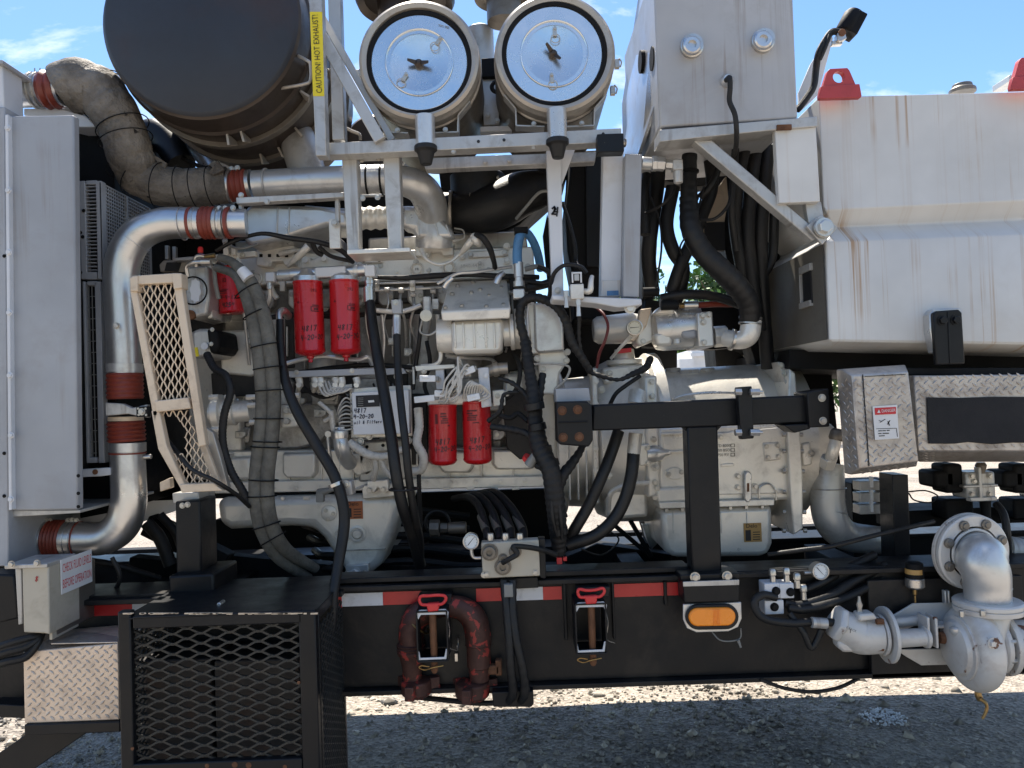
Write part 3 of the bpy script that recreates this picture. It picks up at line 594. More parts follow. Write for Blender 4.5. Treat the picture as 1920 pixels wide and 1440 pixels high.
# bracket rail over the manifold
t = thing('lifting_rail', 'thin grey rail bracket bolted above the intake manifold', 'bracket', 550, 380, 2.6)
b = MB(); b.prism([(442, 370), (645, 360), (645, 370), (443, 382)], 2.6, .04); part('rail', b, 'frame_silver', t)
for q in ((447, 380, 454, 410), (628, 370, 636, 415)): b = MB(); b.box(*q, 2.62, .02); part('drop_strap', b, 'frame_silver', t)
b = MB(); b.box(617, 410, 638, 466, 2.63, .012); part('tab', b, 'engine_paint_light', t)
bolts(t, [(628, 418)], 2.62, 5.5); bolts(t, [(501, 378), (452, 366)], 2.6, 4)
# ---- control box and its shelf
t = thing('control_box', 'tall white steel control box with two socket plugs and a cable hanging out', 'control box', 1360, 240, 2.4)
b = MB(); f0 = [P(x, y, 2.40) for x, y in ((1224, -60), (1485, -60), (1496, 221), (1237, 238))]; bk = [p + Vector((0, .62, 0)) for p in f0]
b.hexa(f0, bk); part('shell', b, 'cabinet_paint', t, .006)
for (x, y) in ((1296, 87), (1429, 77)):
    k = S(2.4); b = MB(); b.lathe(P(x, y + 2, 2.40), -YA, [(0, 22 * k), (.012, 21.5 * k), (.014, 19 * k), (.03, 18.5 * k)], 32); nb = part('socket_ring', b, 'steel', t, 0)
    b = MB(); b.lathe(P(x, y, 2.37), -YA, [(0, 17 * k), (.012, 16.5 * k), (.016, 14 * k), (.016, 8 * k), (.006, 7 * k), (.006, 0)], 32); part('plug', b, 'aluminium', nb, 0)
b = MB(); b.lathe(P(1362, 152, 2.4), -YA, [(0, 13 * k), (.01, 12 * k), (.02, 8 * k), (.02, 0)], 20); part('cable_gland', b, 'aluminium', t, 0)
b = MB(); b.tube([(1362, 150, 2.38), (1368, 146, 2.34), (1369, 165, 2.34), (1368, 190, 2.35), (1378, 215, 2.35), (1381, 245, 2.36), (1380, 275, 2.42), (1375, 292, 2.5)], 5, 10); solo('hanging_cable', 'black corrugated cable hanging from the gland of the white control box', 'cable', b, 'loom', bev=0)
# polished side sheet with dark vents left of the control box
t = thing('polished_side_panel', 'polished steel side sheet reflecting the sky, left of the white control box', 'panel', 1190, 250, 2.7)
kx = P(1237, 120, 2.42).x; b = MB()
pl = [(-.012, P(1224, -60, 2.42), P(1234, 236, 2.42)), (-.012, P(1206, -60, 3.02), P(1166, 196, 3.02))]
b.add([P(1223, -60, 2.43), P(1236, 170, 2.43), P(1196, 290, 2.62), P(1168, 290, 2.95), P(1166, 195, 2.98), P(1205, -60, 2.98)] + [p + Vector((.012, 0, 0)) for p in (P(1223, -60, 2.43), P(1236, 170, 2.43), P(1196, 290, 2.62), P(1168, 290, 2.95), P(1166, 195, 2.98), P(1205, -60, 2.98))],
      [(0, 1, 2, 3, 4, 5), (11, 10, 9, 8, 7, 6)] + [(i, (i + 1) % 6, (i + 1) % 6 + 6, i + 6) for i in range(6)]); part('sheet', b, 'aluminium', t, .001)
for (x, y) in ((1206, 116), (1228, 110)):
    b = MB(); o = P(x, y, 2.62 if x < 1220 else 2.47); b.lathe(o + XA * .0, -XA, [(-.01, .038), (.012, .038)], 24); part('vent_hole', b, 'black_dull', t, 0)
t = thing('box_shelf', 'rust stained white shelf and diagonal arm holding up the control box', 'bracket', 1400, 300, 2.45)
b = MB(); b.prism([(1237, 243), (1532, 218), (1533, 237), (1458, 243), (1237, 266)], 2.39, .10); part('shelf_rail', b, 'frame_silver', t)
b = MB(); b.prism([(1300, 263), (1335, 262), (1541, 440), (1524, 452)], 2.42, .05); part('diagonal_arm', b, 'frame_silver', t, .004)
b = MB(); b.prism([(1453, 243), (1530, 236), (1538, 378), (1461, 381)], 2.40, .03); part('side_plate', b, 'tank_paint', t)
b = MB(); b.box(1457, 233, 1485, 243, 2.384, .01); part('rust_patch', b, 'rust', t, .001)
b = MB(); b.prism([(1510, 380), (1540, 378), (1548, 430), (1520, 440)], 2.43, .03); part('neck_plate', b, 'frame_silver', t)
b = MB(); b.prism([(1512, 424), (1540, 402), (1571, 426), (1542, 459)], 2.40, .014); lg = part('lug_plate', b, 'frame_silver', t)
k = S(2.38); b = MB(); b.lathe(P(1543, 428, 2.395), -YA, [(0, 19 * k), (.008, 18.5 * k)], 32); part('washer', b, 'steel', lg, .001)
bolt(lg, 1545, 426, 2.385, 13, 'silver_paint')
# ---- work light on its mast
t = thing('work_light', 'black work light tilted on a thin mast behind the control box', 'work light', 1572, 90, 2.6)
b = MB(); u = Matrix.Rotation(R(30), 3, 'Y'); o = P(1594, 43, 2.6); k = S(2.6)
b.lathe(o + u @ Vector((0, 0, -24 * k)), u @ ZA, [(0, 17 * k), (4 * k, 19 * k), (38 * k, 19 * k), (46 * k, 15 * k), (49 * k, 9 * k)], 28)
b.boxw(o + u @ Vector((10 * k, 0, -2 * k)), (18 * k, 36 * k, 44 * k), u); part('lamp_body', b, 'black_dull', t, .004)
b = MB(); b.prism([(1570, 62), (1585, 58), (1588, 72), (1577, 78), (1570, 76)], 2.56, .03); b.bar(1578, 74, 1576, 82, 7, 2.57, .02); b.bar(1560, 80, 1580, 79, 8, 2.57, .02); part('yoke', b, 'steel', t)
b = MB(); b.cyl(1580, 60, 2.555, 7, .02, 12); part('pivot_bolt', b, 'rust', t)
b = MB(); b.prism([(1557, 62), (1562, 72), (1534, 178), (1500, 210), (1497, 175), (1520, 120)], 2.66, .012); part('mast', b, 'white_paint', t, .001)
b = MB(); b.tube([(1574, 60, 2.58), (1560, 60, 2.58), (1548, 75, 2.58), (1535, 100, 2.58), (1530, 130, 2.6), (1526, 160, 2.6), (1515, 180, 2.6), (1500, 200, 2.6), (1494, 206, 2.6)], 6.5, 10); b.tube([(1556, 66, 2.57), (1546, 92, 2.57), (1537, 112, 2.58)], 4, 8)
solo('work_light_cable', 'thick black taped cable running down the mast of the work light', 'cable', b, 'loom', bev=0)
# ---- water tank on the right
t = thing('water_tank', 'large off white painted tank with folded waist and brown rust runs', 'tank', 1730, 640, 2.5)
def loft(b, rows):                           # rows of equal length point lists
    n = len(rows[0]); v = [p for r_ in rows for p in r_]
    b.add(v, [(i * n + j, i * n + j + 1, (i + 1) * n + j + 1, (i + 1) * n + j) for i in range(len(rows) - 1) for j in range(n - 1)])
YF = 2.50; xr = 2180
def trow(x0, y0, y1, Yl):                     # front profile points at left edge and right end
    return [P(x0, y0, Yl), P(xr, y1, Yl)]
prof = [(1535, 182, 2.50, 170), (1544, 386, 2.50, 360), (1548, 394, 2.497, 368), (1562, 424, 2.54, 402), (1566, 428, 2.54, 408), (1549, 452, 2.47, 432), (1549, 456, 2.465, 438), (1556, 636, 2.465, 650), (1558, 640, 2.47, 655), (1562, 652, 2.54, 672)]
b = MB(); front = [[P(x0, y0, Y), P(xr, y1 - (xr - 1920) * .02, Y)] for x0, y0, Y, y1 in prof]
v = [q for r_ in front for q in r_]; n2 = len(front); dep = 2.4
vb = []
for i, r_ in enumerate(front):
    for q in r_: vb.append(Vector((q.x, 3.6, q.z)))
fs = [(2 * i, 2 * i + 1, 2 * i + 3, 2 * i + 2) for i in range(n2 - 1)]
o_ = 2 * n2
fs += [(0, o_, o_ + 1, 1)] + [(2 * (n2 - 1), 2 * (n2 - 1) + 1, o_ + 2 * (n2 - 1) + 1, o_ + 2 * (n2 - 1))]
fs += [(2 * i, 2 * i + 2, o_ + 2 * i + 2, o_ + 2 * i) for i in range(n2 - 1)] + [(2 * i + 1, 2 * i + 3, o_ + 2 * i + 3, o_ + 2 * i + 1) for i in range(n2 - 1)]
fs += [(o_ + 2 * i, o_ + 2 * i + 1, o_ + 2 * i + 3, o_ + 2 * i + 2) for i in range(n2 - 1)]
b.add(v + vb, fs); part('tank_shell', b, 'tank_paint', t, .006, smooth=30)
# slot and weld beads on the end face of the tank
xl = P(1549, 500, 2.465).x - .001
def endbox(b, x0, y0, x1, y1, th=.01):       # on the left end face: pixels -> Y from the fixed world x
    def q(x, y):
        Yq = 2.5
        for _ in range(12): Yq *= xl / P(x, y, Yq).x
        return P(x, y, Yq)
    a, c = q(x0, y0), q(x1, y1); b.boxw(((a.x - th / 2), (a.y + c.y) / 2, (a.z + c.z) / 2), (th, abs(a.y - c.y), abs(a.z - c.z)))
b = MB(); zt2, zb2 = P(1549, 456, 2.465).z, P(1556, 636, 2.465).z; b.add([Vector((xl - .001, 2.475, zt2 - .01)), Vector((xl + .012, 2.475, zb2 - .005)), Vector((xl + .012, 4.9, zb2 - .005)), Vector((xl - .001, 4.9, zt2 - .01)), Vector((xl - .001, 4.9, zt2 + .45)), Vector((xl - .001, 2.62, zt2 + .05))], [(0, 1, 2, 3, 5)])
b.v = [p - XA * .003 for p in b.v]; b = MB()
b.add([Vector((xl - .004, 2.474, zt2)), Vector((P(1556, 636, 2.465).x - .004, 2.474, zb2)), Vector((P(1556, 636, 2.465).x - .004, 3.58, zb2)), Vector((xl - .004, 3.58, zt2))], [(0, 1, 2, 3)]); part('end_sheet', b, 'end_dark', t, 0, smooth=0)
b = MB(); endbox(b, 1508, 508, 1526, 568, .008); part('slot', b, 'ink', t, 0)
b = MB(); endbox(b, 1505, 505, 1508, 570, .014); endbox(b, 1505, 502, 1526, 506, .014); endbox(b, 1505, 569, 1526, 573, .014); part('slot_rim', b, 'frame_silver', t, .001)
for (x0, y0, x1, y1) in ((1552, 127, 1602, 183), (1912, 106, 1960, 166)):
    b = MB(); s_ = x0 - 1552
    pts = [(1537 + s_, y1 - 2), (1553 + s_, y0 + 2), (1591 + s_, y0), (1613 + s_, y1 - 5), (1613 + s_, y1), (1538 + s_, y1 + 1)]
    a_ = [P(x, y, 2.44) for x, y in pts]; hc = P(1573 + s_, y0 + 17, 2.44); hr = 11 * S(2.44); m_ = 24
    hole = [hc + Vector((math.cos(2 * math.pi * i / m_) * hr, 0, math.sin(2 * math.pi * i / m_) * hr)) for i in range(m_)]
    # bridge the outline to the hole: radial fan
    ring = []
    import mathutils
    for i in range(m_):
        d = (hole[i] - hc).normalized(); best = None
        for p, q in zip(a_, a_[1:] + a_[:1]):
            e = q - p; den = d.x * e.z - d.z * e.x
            if abs(den) < 1e-9: continue
            w_ = p - hc; tt = (w_.x * e.z - w_.z * e.x) / den; uu = (w_.x * d.z - w_.z * d.x) / den
            if tt > 0 and -1e-6 <= uu <= 1 + 1e-6 and (best is None or tt < best): best = tt
        ring.append(hc + d * best)
    D = Vector((0, .022, 0)); v = hole + ring + [p + D for p in hole] + [p + D for p in ring]; M = m_
    fs = []
    for i in range(M):
        j = (i + 1) % M; fs += [(i, j, M + j, M + i), (2 * M + i, 3 * M + i, 3 * M + j, 2 * M + j), (i, 2 * M + i, 2 * M + j, j), (M + i, M + j, 3 * M + j, 3 * M + i)]
    b.add(v, fs); lg = part('lifting_lug', b, 'red_lug', t, .0015)
    b = MB(); b.prism([(1540 + s_, y1 - 22), (1612 + s_, y1 - 26), (1616 + s_, y1 - 4), (1614 + s_, y1), (1537 + s_, y1 + 2), (1536 + s_, y1 - 4)], 2.434, .02); part('lug_base', b, 'red_lug', lg, .002)
# black support bracket on the tank front
b = MB(); b.prism([(1750, 587), (1757, 583), (1798, 580), (1804, 586), (1810, 682), (1756, 684)], 2.40, .02); sp_ = part('support_bracket', b, 'black_paint', t, .004)
b = MB(); b.prism([(1743, 590), (1750, 580), (1798, 577), (1804, 580), (1808, 660), (1752, 662), (1744, 620)], 2.425, .04); part('bracket_pad', b, 'silver_paint', sp_, .004)
bolts(sp_, [(1767, 601), (1792, 600)], 2.40, 7.5, m='black_paint')
b = MB(); b.box(1779, 585, 1781, 682, 2.397, .004); part('bracket_ridge', b, 'black_paint', sp_, .001)
t2 = t
b = MB(); k = S(2.75); hc_ = P(1838, 152, 2.5); hc_.y = 2.60; b.lathe(hc_, ZA, [(0, 22 * k), (.012, 22 * k), (.02, 17 * k), (.03, 16 * k)], 24); hp = part('hatch_cap', b, 'drum_brown', t2, .001)

b = MB(); b.box(1893, 140, 1915, 152, 2.7, .1); part('hatch_plate', b, 'frame_silver', t2)
# dark underside beam below the tank
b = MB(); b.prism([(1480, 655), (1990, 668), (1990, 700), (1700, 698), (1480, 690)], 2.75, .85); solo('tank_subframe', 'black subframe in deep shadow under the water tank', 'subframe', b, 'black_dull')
# ================================================================ LEFT SIDE
t = thing('radiator_housing', 'tall pale grey radiator housing with plain front panel and dark side vents', 'radiator housing', 75, 955, 2.4)
b = MB(); f0 = [P(x, y, 2.42) for x, y in ((15, 217), (138, 215), (146, 956), (22, 958))]; b.hexa(f0, [p + Vector((0, .035, 0)) for p in f0]); part('front_panel', b, 'panel_paint', t, .006)
b = MB(); f0 = [P(x, y, 2.405) for x, y in ((-200, 200), (9, 200), (16, 1062), (-200, 1062))]; b.hexa(f0, [p + Vector((0, 2.2, 0)) for p in f0]); part('corner_panel', b, 'panel_paint', t, .004)
b = MB(); b.prism([(9, 215), (15, 214), (22, 956), (16, 957)], 2.40, .03); part('corner_strip', b, 'white_paint', t, .002)
bolts(t, [(15, 240), (16, 357), (17, 473), (18, 586), (19, 704), (21, 816), (21, 936)], 2.40, 4.5, m='white_paint')
bolts(t, [(8, 850), (8, 930), (8, 480), (147, 892), (147, 925), (147, 950)], 2.404, 2.5, m='black_dull')
# housing body behind
b = MB(); f0 = [P(x, y, 2.71) for x, y in ((40, 219), (212, 219), (222, 940), (60, 950))]; b.hexa(f0, [p + Vector((0, 1.9, 0)) for p in f0]); part('core_body', b, 'black_dull', t, .004)
# top casting and header
b = MB(); b.prism([(-40, 116), (4, 116), (8, 212), (-40, 212)], 2.42, .1); part('top_cover', b, 'white_paint', t, .004)
rf_ = [P(-40, 112, 2.40), P(5, 112, 2.40), P(5, 112, 2.40) + Vector((.0, .5, 0)), P(-40, 112, 2.40) + Vector((0, .5, 0))]; b = MB(); b.hexa([p - ZA * .012 for p in rf_], rf_); part('cover_lip', b, 'panel_paint', t, .002)
b = MB(); b.prism([(44, 203), (112, 203), (160, 217), (182, 238), (140, 238), (44, 216)], 2.62, .4); part('header_tank', b, 'white_paint', t, .004)
# upper louvre panel: front frame with slots, side face with slots
lv = thing('upper_louvre_box', 'grey slotted louvre box on the upper half of the radiator side', 'vent', 170, 525, 2.6)
Yl = 2.60
b = MB(); b.box(150, 338, 161, 524, Yl, .03); b.box(181, 338, 192, 524, Yl, .03); b.box(161, 338, 181, 346, Yl, .03); b.box(161, 510, 181, 524, Yl, .03); part('vent_frame', b, 'panel_paint', lv, .002)
b = MB(); b.box(161, 346, 181, 510, Yl + .028, .01); part('vent_backing', b, 'black_dull', lv, 0)
for i in range(24): b = MB(); b.box(161, 349 + i * 6.8, 181, 350.6 + i * 6.8, Yl + .004, .018); part('slat', b, 'panel_paint', lv, 0)
b = MB(); xs_ = P(192, 430, Yl).x
z0, z1 = P(192, 520, Yl).z, P(192, 342, Yl).z
for q in (Yl, Yl + .17, Yl + .345): b.boxw((xs_ - .003, q + .006, (z0 + z1) / 2), (.006, .012, z1 - z0))
for i in range(27): b.boxw((xs_ - .004, Yl + .18, z0 + (z1 - z0) * i / 26), (.004, .34, .0035))
for i in range(22): b.boxw((xs_ - .006, Yl + .012 + i * .0155, (z0 + z1) / 2), (.003, .004, z1 - z0))
part('side_grille', b, 'panel_paint', lv, 0, kind='stuff')
bolts(lv, [(151, 436), (155, 444), (151, 511), (157, 395)], 2.598, 2.5, m='black_dull')
lw = thing('lower_vent_grille', 'black wire vent grille with chipped paint on the lower radiator side', 'vent', 172, 900, 2.6)
b = MB(); b.box(153, 527, 163, 868, Yl, .03); b.box(181, 527, 192, 868, Yl, .03); b.box(163, 527, 181, 535, Yl, .03); b.box(163, 858, 181, 868, Yl, .03); part('vent_frame', b, 'panel_paint', lw, .002)
b = MB(); b.box(147, 524, 153, 895, 2.58, .03); part('edge_angle', b, 'black_dull', lw, .002)
b = MB(); b.box(163, 535, 181, 858, Yl + .03, .01); part('vent_backing', b, 'black_dull', lw, 0)
for i in range(15): b = MB(); b.box(163, 555 + i * 21, 181, 556.3 + i * 21, Yl + .012, .004); part('wire', b, 'wire_grey', lw, 0)
for x in (168, 175): b = MB(); b.box(x, 535, x + 1.2, 858, Yl + .010, .004); part('wire', b, 'wire_grey', lw, 0)
b = MB(); b.prism([(152, 880), (205, 877), (211, 880), (211, 890), (190, 893), (152, 895)], 2.56, .02); br = part('bottom_bracket', b, 'white_paint', lw)
b = MB(); b.cyl(178, 885, 2.557, 5, .004, 16); part('rust_hole', b, 'rust', br, 0)
b = MB(); b.prism([(192, 545), (200, 545), (202, 870), (193, 870)], 2.66, .02); part('spare_edge', b, 'black_dull', lw)
# bottom tray under the radiator
b = MB(); b.prism([(-40, 958), (150, 956), (150, 962), (50, 968), (-40, 972)], 2.43, .5); solo('radiator_tray', 'thin dirty tray edge beneath the radiator housing', 'tray', b, 'frame_silver')
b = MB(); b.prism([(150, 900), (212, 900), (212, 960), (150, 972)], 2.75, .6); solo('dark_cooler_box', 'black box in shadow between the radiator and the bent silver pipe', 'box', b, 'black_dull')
# ---- upper exhaust pipe with wrap
t = thing('lagged_exhaust_pipe', 'fat exhaust pipe lagged in dirty grey cloth, curving down from the radiator top', 'exhaust pipe', 250, 380, 2.6)
b = MB(); b.tube(zigs([(119, 168, 2.62), (150, 160, 2.62), (186, 172, 2.62), (212, 205, 2.62), (232, 250, 2.64), (243, 292, 2.66), (262, 328, 2.7), (300, 348, 2.72), (350, 353, 2.74), (428, 347, 2.76)], 1.2, 3), [47, 49, 50, 50, 49, 48, 47, 45, 44, 44, 43, 42, 42, 41, 42, 40, 41, 39, 40, 38, 39, 38, 37, 37, 36, 36, 35, 34][:28], 28, k=4); part('cloth_wrap', b, 'wrap_cloth', t, 0)
def tie(par, x, y, ang, r, Y, m='black_dull', w=1.5, sq=1.0):
    d = Vector((math.cos(R(ang)), 0, math.sin(R(ang)))); b = MB(); b.ring(P(x, y, Y), d, (r + .3) * S(Y), w * S(Y), 28, 6); return part('tie_wire', b, m, par, 0)
for x, y, a, r in ((192, 176, -38, 49.5), (195, 181, -38, 49.5), (230, 238, -68, 48), (236, 262, -74, 47.5), (246, 305, -62, 46), (262, 328, -40, 45), (300, 348, -12, 42), (340, 352, 0, 40), (368, 352, 4, 39.5), (398, 350, 4, 38)): tie(t, x, y, a, r, 2.64 if x < 240 else 2.7, w=1.1)
for q in ((392, 322, 408, 300, 420, 318), (300, 312, 285, 288, 312, 305)):        # torn flaps of cloth
    b = MB(); b.prism([q[0:2], q[2:4], q[4:6], (q[0] + 8, q[1] + 6)], 2.68, .012); part('torn_flap', b, 'wrap_cloth', t, .001)
b = MB(); b.hcyl(12, 172, 118, 168, 2.60, 30, 32); part('steel_pipe', b, 'aluminium', t, 0)
b = MB(); b.lathe(P(10, 172, 2.6), P(118, 168, 2.6) - P(10, 172, 2.6), [(0, 42 * S(2.6)), (.012, 42 * S(2.6))], 32); part('flange', b, 'white_paint', t, .001)
sleeve(t, (82, 169), (112, 168), 31, 2.6, 2, 4)
for x in (64, 74): clamp(t, (x, 170), (x + 10, 169.6), 31.5, 5, 2.6, 'bolt_steel', lug=(0, 30)); b = MB(); b.tube([(x + 1, 135, 2.59), (x + 1, 128, 2.59)], 1.3, 6); part('clamp_screw', b, 'bolt_steel', t, 0)
# two dark elbows behind it
t = thing('dark_elbow_pair', 'pair of dark blue grey elbow pipes behind the lagged exhaust pipe', 'pipe', 330, 310, 3.0)
b = MB(); b.tube([(262, 262, 3.05), (290, 250, 3.05), (318, 272, 3.03), (340, 310, 3.0)], 27, 24); part('elbow', b, 'black_paint', t, 0)
b = MB(); b.tube([(308, 262, 3.15), (345, 262, 3.15), (385, 285, 3.1), (410, 320, 3.05)], 25, 24); part('elbow', b, 'silver_paint', t, 0)
b = MB(); b.tube([(300, 258, 3.0), (330, 290, 2.98), (370, 310, 2.98), (440, 330, 2.98)], 4, 8); solo('slack_black_hose', 'thin slack black hose crossing the dark elbows below the silencer', 'hose', b, 'rubber', bev=0)
# ---- charge air pipe, right of the wrap
t = thing('upper_charge_pipe', 'long straight silver pipe with red sleeve running under the air cleaners', 'pipe', 640, 350, 2.8)
b = MB(); b.tube([(478, 347, 2.76), (560, 342, 2.76), (680, 338, 2.76), (745, 338, 2.77), (785, 350, 2.8), (805, 378, 2.86), (812, 420, 2.95)], [27, 27, 28, 28, 30, 31, 31], 32, k=8); part('pipe', b, 'silver_paint', t, 0)
sleeve(t, (428, 350), (466, 347), 26, 2.76, 4, 3.5); clamp(t, (470, 347), (480, 346), 27.5, 7, 2.76); clamp(t, (434, 349), (444, 349), 31, 5, 2.76)
for x in (500, 690, 716): clamp(t, (x, 345 - (x - 500) * .03), (x + 10, 344.7 - (x - 500) * .03), 28.5, 3.5, 2.76, 'black_dull' if x > 600 else 'frame_silver')
bolts(t, [(434, 317), (445, 315)], 2.74, 4)
# ---- left charge air pipe: elbow, drop, bellows, elbow
t = thing('bent_charge_pipe', 'wide bright silver pipe bending from the manifold down to the lower radiator', 'pipe', 230, 1040, 2.6)
b = MB(); b.tube([(462, 418, 2.62), (400, 418, 2.60), (350, 418, 2.60), (305, 420, 2.60), (262, 438, 2.60), (236, 475, 2.60), (227, 520, 2.60), (229, 580, 2.60), (232, 640, 2.60), (234, 702, 2.60)], [26, 27, 29, 30, 31, 31.5, 31, 30, 30, 30], 40, k=8); part('upper_elbow', b, 'aluminium', t, 0)
for (x, y, a) in ((343, 419, 0), (252, 450, 48), (235, 478, 60)): 
    d = Vector((math.cos(R(a)), 0, math.sin(R(a)))); b = MB(); b.ring(P(x, y, 2.6), d, 30.6 * S(2.6), 1.2 * S(2.6), 32, 6); part('weld_bead', b, 'aluminium', t, 0)
sleeve(t, (379, 418), (405, 418), 27.5, 2.6, 3, 2.5)
for x in (360, 368, 410, 421, 430): clamp(t, (x, 418), (x + 10, 418), 28.5, 6, 2.6, 'steel' if x not in (360, 430) else 'red_silicone')
bolts(t, [(411, 391), (422, 391), (437, 390)], 2.58, 4)
bolt(t, 219, 611, 2.51, 5)
sleeve(t, (234, 700), (235, 748), 29.5, 2.6, 6, 2.2); clamp(t, (234, 690), (234, 700), 30.5, 16, 2.6, 'silver_paint')
b = MB(); b.prism([(197, 755), (230, 757), (248, 765), (276, 758), (278, 783), (262, 781), (240, 776), (198, 780)], 2.52, .02); cp = part('pipe_bracket', b, 'frame_silver', t)
b = MB(); b.box(255, 762, 277, 782, 2.50, .02); part('clamp_block', b, 'black_paint', cp); bolts(cp, [(266, 772)], 2.50, 5); bolts(cp, [(259, 766), (273, 766), (260, 778), (274, 778)], 2.50, 1.6)
clamp(t, (236, 785), (236, 795), 29.5, 8, 2.6, 'cream_guard')
sleeve(t, (236, 790), (238, 828), 30, 2.6, 5, 2.8); clamp(t, (239, 838), (239, 848), 31, 17, 2.6, 'aluminium'); clamp(t, (239, 849.5), (239, 859), 31, 3, 2.6, 'red_silicone')
b = MB(); b.tube([(239, 845, 2.60), (241, 900, 2.60), (241, 945, 2.60), (228, 985, 2.60), (196, 1008, 2.60), (150, 1010, 2.60), (80, 1011, 2.60), (16, 1012, 2.60)], [30, 31, 31.5, 32, 31, 31, 31, 31], 40, k=8); part('lower_elbow', b, 'aluminium', t, 0)
b = MB(); b.hcyl(270, 857, 284, 856, 2.6, 4.5, 12); part('sensor_boss', b, 'steel', t, .001)
sleeve(t, (91, 1010), (124, 1010), 31, 2.6, 5, 3.2)
for x in (70, 148): clamp(t, (x, 1010), (x + 9, 1010), 31.5, 2.5, 2.6, 'red_silicone')
for x in (77, 86, 129, 140): clamp(t, (x, 1010), (x + 9, 1010), 31.3, 9, 2.6, 'aluminium')
for x in (84, 134): bolts(t, [(x - 6, 977), (x + 2, 976), (x + 10, 977)], 2.6, 4)
b = MB(); b.lathe(P(14, 1012, 2.6), XA, [(0, 40 * S(2.6)), (.008, 40 * S(2.6))], 32); part('flange', b, 'panel_paint', t, .001)
# ---- junction box
t = thing('junction_box', 'dirty cream electrical junction box with red warning sign on its side', 'junction box', 95, 1200, 2.3)
b = MB(); b.prism([(41, 1064), (91, 1062), (93, 1190), (84, 1188), (44, 1186)], 2.28, .16); part('cover', b, 'box_cream', t, .004)
b = MB(); b.prism([(93, 1062), (96, 1062), (98, 1200), (92, 1200)], 2.30, .14); part('hinge_strip', b, 'box_cream', t, .002)
b = MB(); b.prism([(96, 1075), (104, 1075), (106, 1192), (98, 1194)], 2.32, .22); part('housing', b, 'drum_brown', t, .004)
b = MB(); b.box(8, 1058, 88, 1066, 2.27, .15); part('top_flange', b, 'frame_silver', t); bolts(t, [(22, 1058), (70, 1056)], 2.26, 5)
hand(t, '8', 66, 1090, 2.279, 9, 'sign_red', w=1.6)
xs_ = P(106, 1080, 2.32).x + .004
def sx(x, y):
    Yq = 2.4
    for _ in range(12): Yq *= xs_ / P(x, y, Yq).x
    return P(x, y, Yq)
o, e = sx(108, 1100), sx(152, 1090); hh = .105; u = Vector((0, 1, 0)); W_ = .17
b = MB(); c = Vector((xs_, 2.335 + W_ / 2, P(108, 1081, 2.35).z)); b.boxw(c, (.003, W_, hh)); sg = part('warning_sign', b, 'white_label', t, .0005)
for i, s_ in enumerate(('CHECK FLUID LEVELS', 'BEFORE OPERATION')):
    v2, f2 = text2d(s_, .020); wmax = max(q[0] for q in v2) - min(q[0] for q in v2); q_ = (W_ * .92) / wmax
    b = MB(); b.add([c + Vector((.0022, a * q_, b_ * 1.9 + .024 - i * .048)) for a, b_ in v2], f2); part('lettering', b, 'sign_red', sg, 0, smooth=0)
t = thing('black_relay_box', 'black relay box at the left edge above the cable bundle', 'relay box', 15, 1170, 2.3)
b = MB(); b.prism([(-30, 1075), (27, 1078), (34, 1160), (-30, 1175)], 2.32, .15); part('case', b, 'black_paint', t, .006)
b = MB(); b.prism([(28, 1066), (40, 1066), (42, 1170), (34, 1172)], 2.31, .05); part('side_channel', b, 'frame_silver', t)
t = None
for i, (y, r, lb) in enumerate(((1195, 7, 'uppermost black cable of the bundle under the junction box'), (1210, 8, 'middle black cable of the bundle under the junction box'), (1228, 8, 'lowest black cable of the bundle under the junction box'), (1203, 5, 'thin black cable threaded through the bundle under the junction box'))):
    b = MB(); b.tube([(-30, y + 30 - i * 3, 2.26), (15, y + 12, 2.26), (50, y + 2, 2.28), (75, 1190 + i * 2, 2.31), (88 - i * 8, 1170, 2.36)], r, 10); solo('black_cable', lb, 'cable', b, 'rubber', group='cables under the junction box', bev=0)
# ---- tread plate step
t = thing('tread_plate_box', 'tan diamond tread plate step box beside the mesh cage', 'step box', 130, 1378, 2.3)
b = MB(); f0 = [P(x, y, 2.30) for x, y in ((43, 1222), (221, 1206), (224, 1350), (46, 1357))]; bk = [p + Vector((0, .22, 0)) for p in f0]; b.hexa(f0, bk); part('front_plate', b, 'checker_tan', t, .003)
o, u, v, w_, h_ = plane_px(46, 1214, 221, 1353, 2.2985); m_ = Matrix.Rotation(R(2.0), 3, 'Y')
def cl(a, b_): x, y = 46 + a / S(2.2985), 1353 - b_ / S(2.2985); return y > 1222 - (x - 46) * .085 + 4 and y < 1350 and not (x < 90 and y < 1232)
part('tread_pattern', treads(o, u, v, w_, h_, 17 * S(2.3), cl, hgt=.0016, n=-YA), 'checker_tan', t, 0, kind='stuff')
b = MB(); b.box(46, 1356, 224, 1376, 2.29, .2); part('base_angle', b, 'black_paint', t, .003)
b = MB(); tp = [P(95, 1206, 2.30), P(221, 1203, 2.30), P(222, 1177, 2.52), P(150, 1180, 2.52)]; b.hexa(tp, [p - ZA * .004 for p in tp]); part('top_plate', b, 'checker_plate', t, .001)
b = MB(); b.bar(150, 1345, -60, 1490, 62, 2.36, .08); b.bar(-20, 1332, 60, 1336, 24, 2.42, .06); solo('landing_leg_brace', 'black diagonal brace in shadow at the bottom left corner', 'brace', b, 'black_paint')
b = MB(); b.box(-60, 1060, 46, 1330, 2.6, .3); solo('dark_bulkhead', 'flat black bulkhead behind the junction box at the left edge', 'bulkhead', b, 'black_dull')
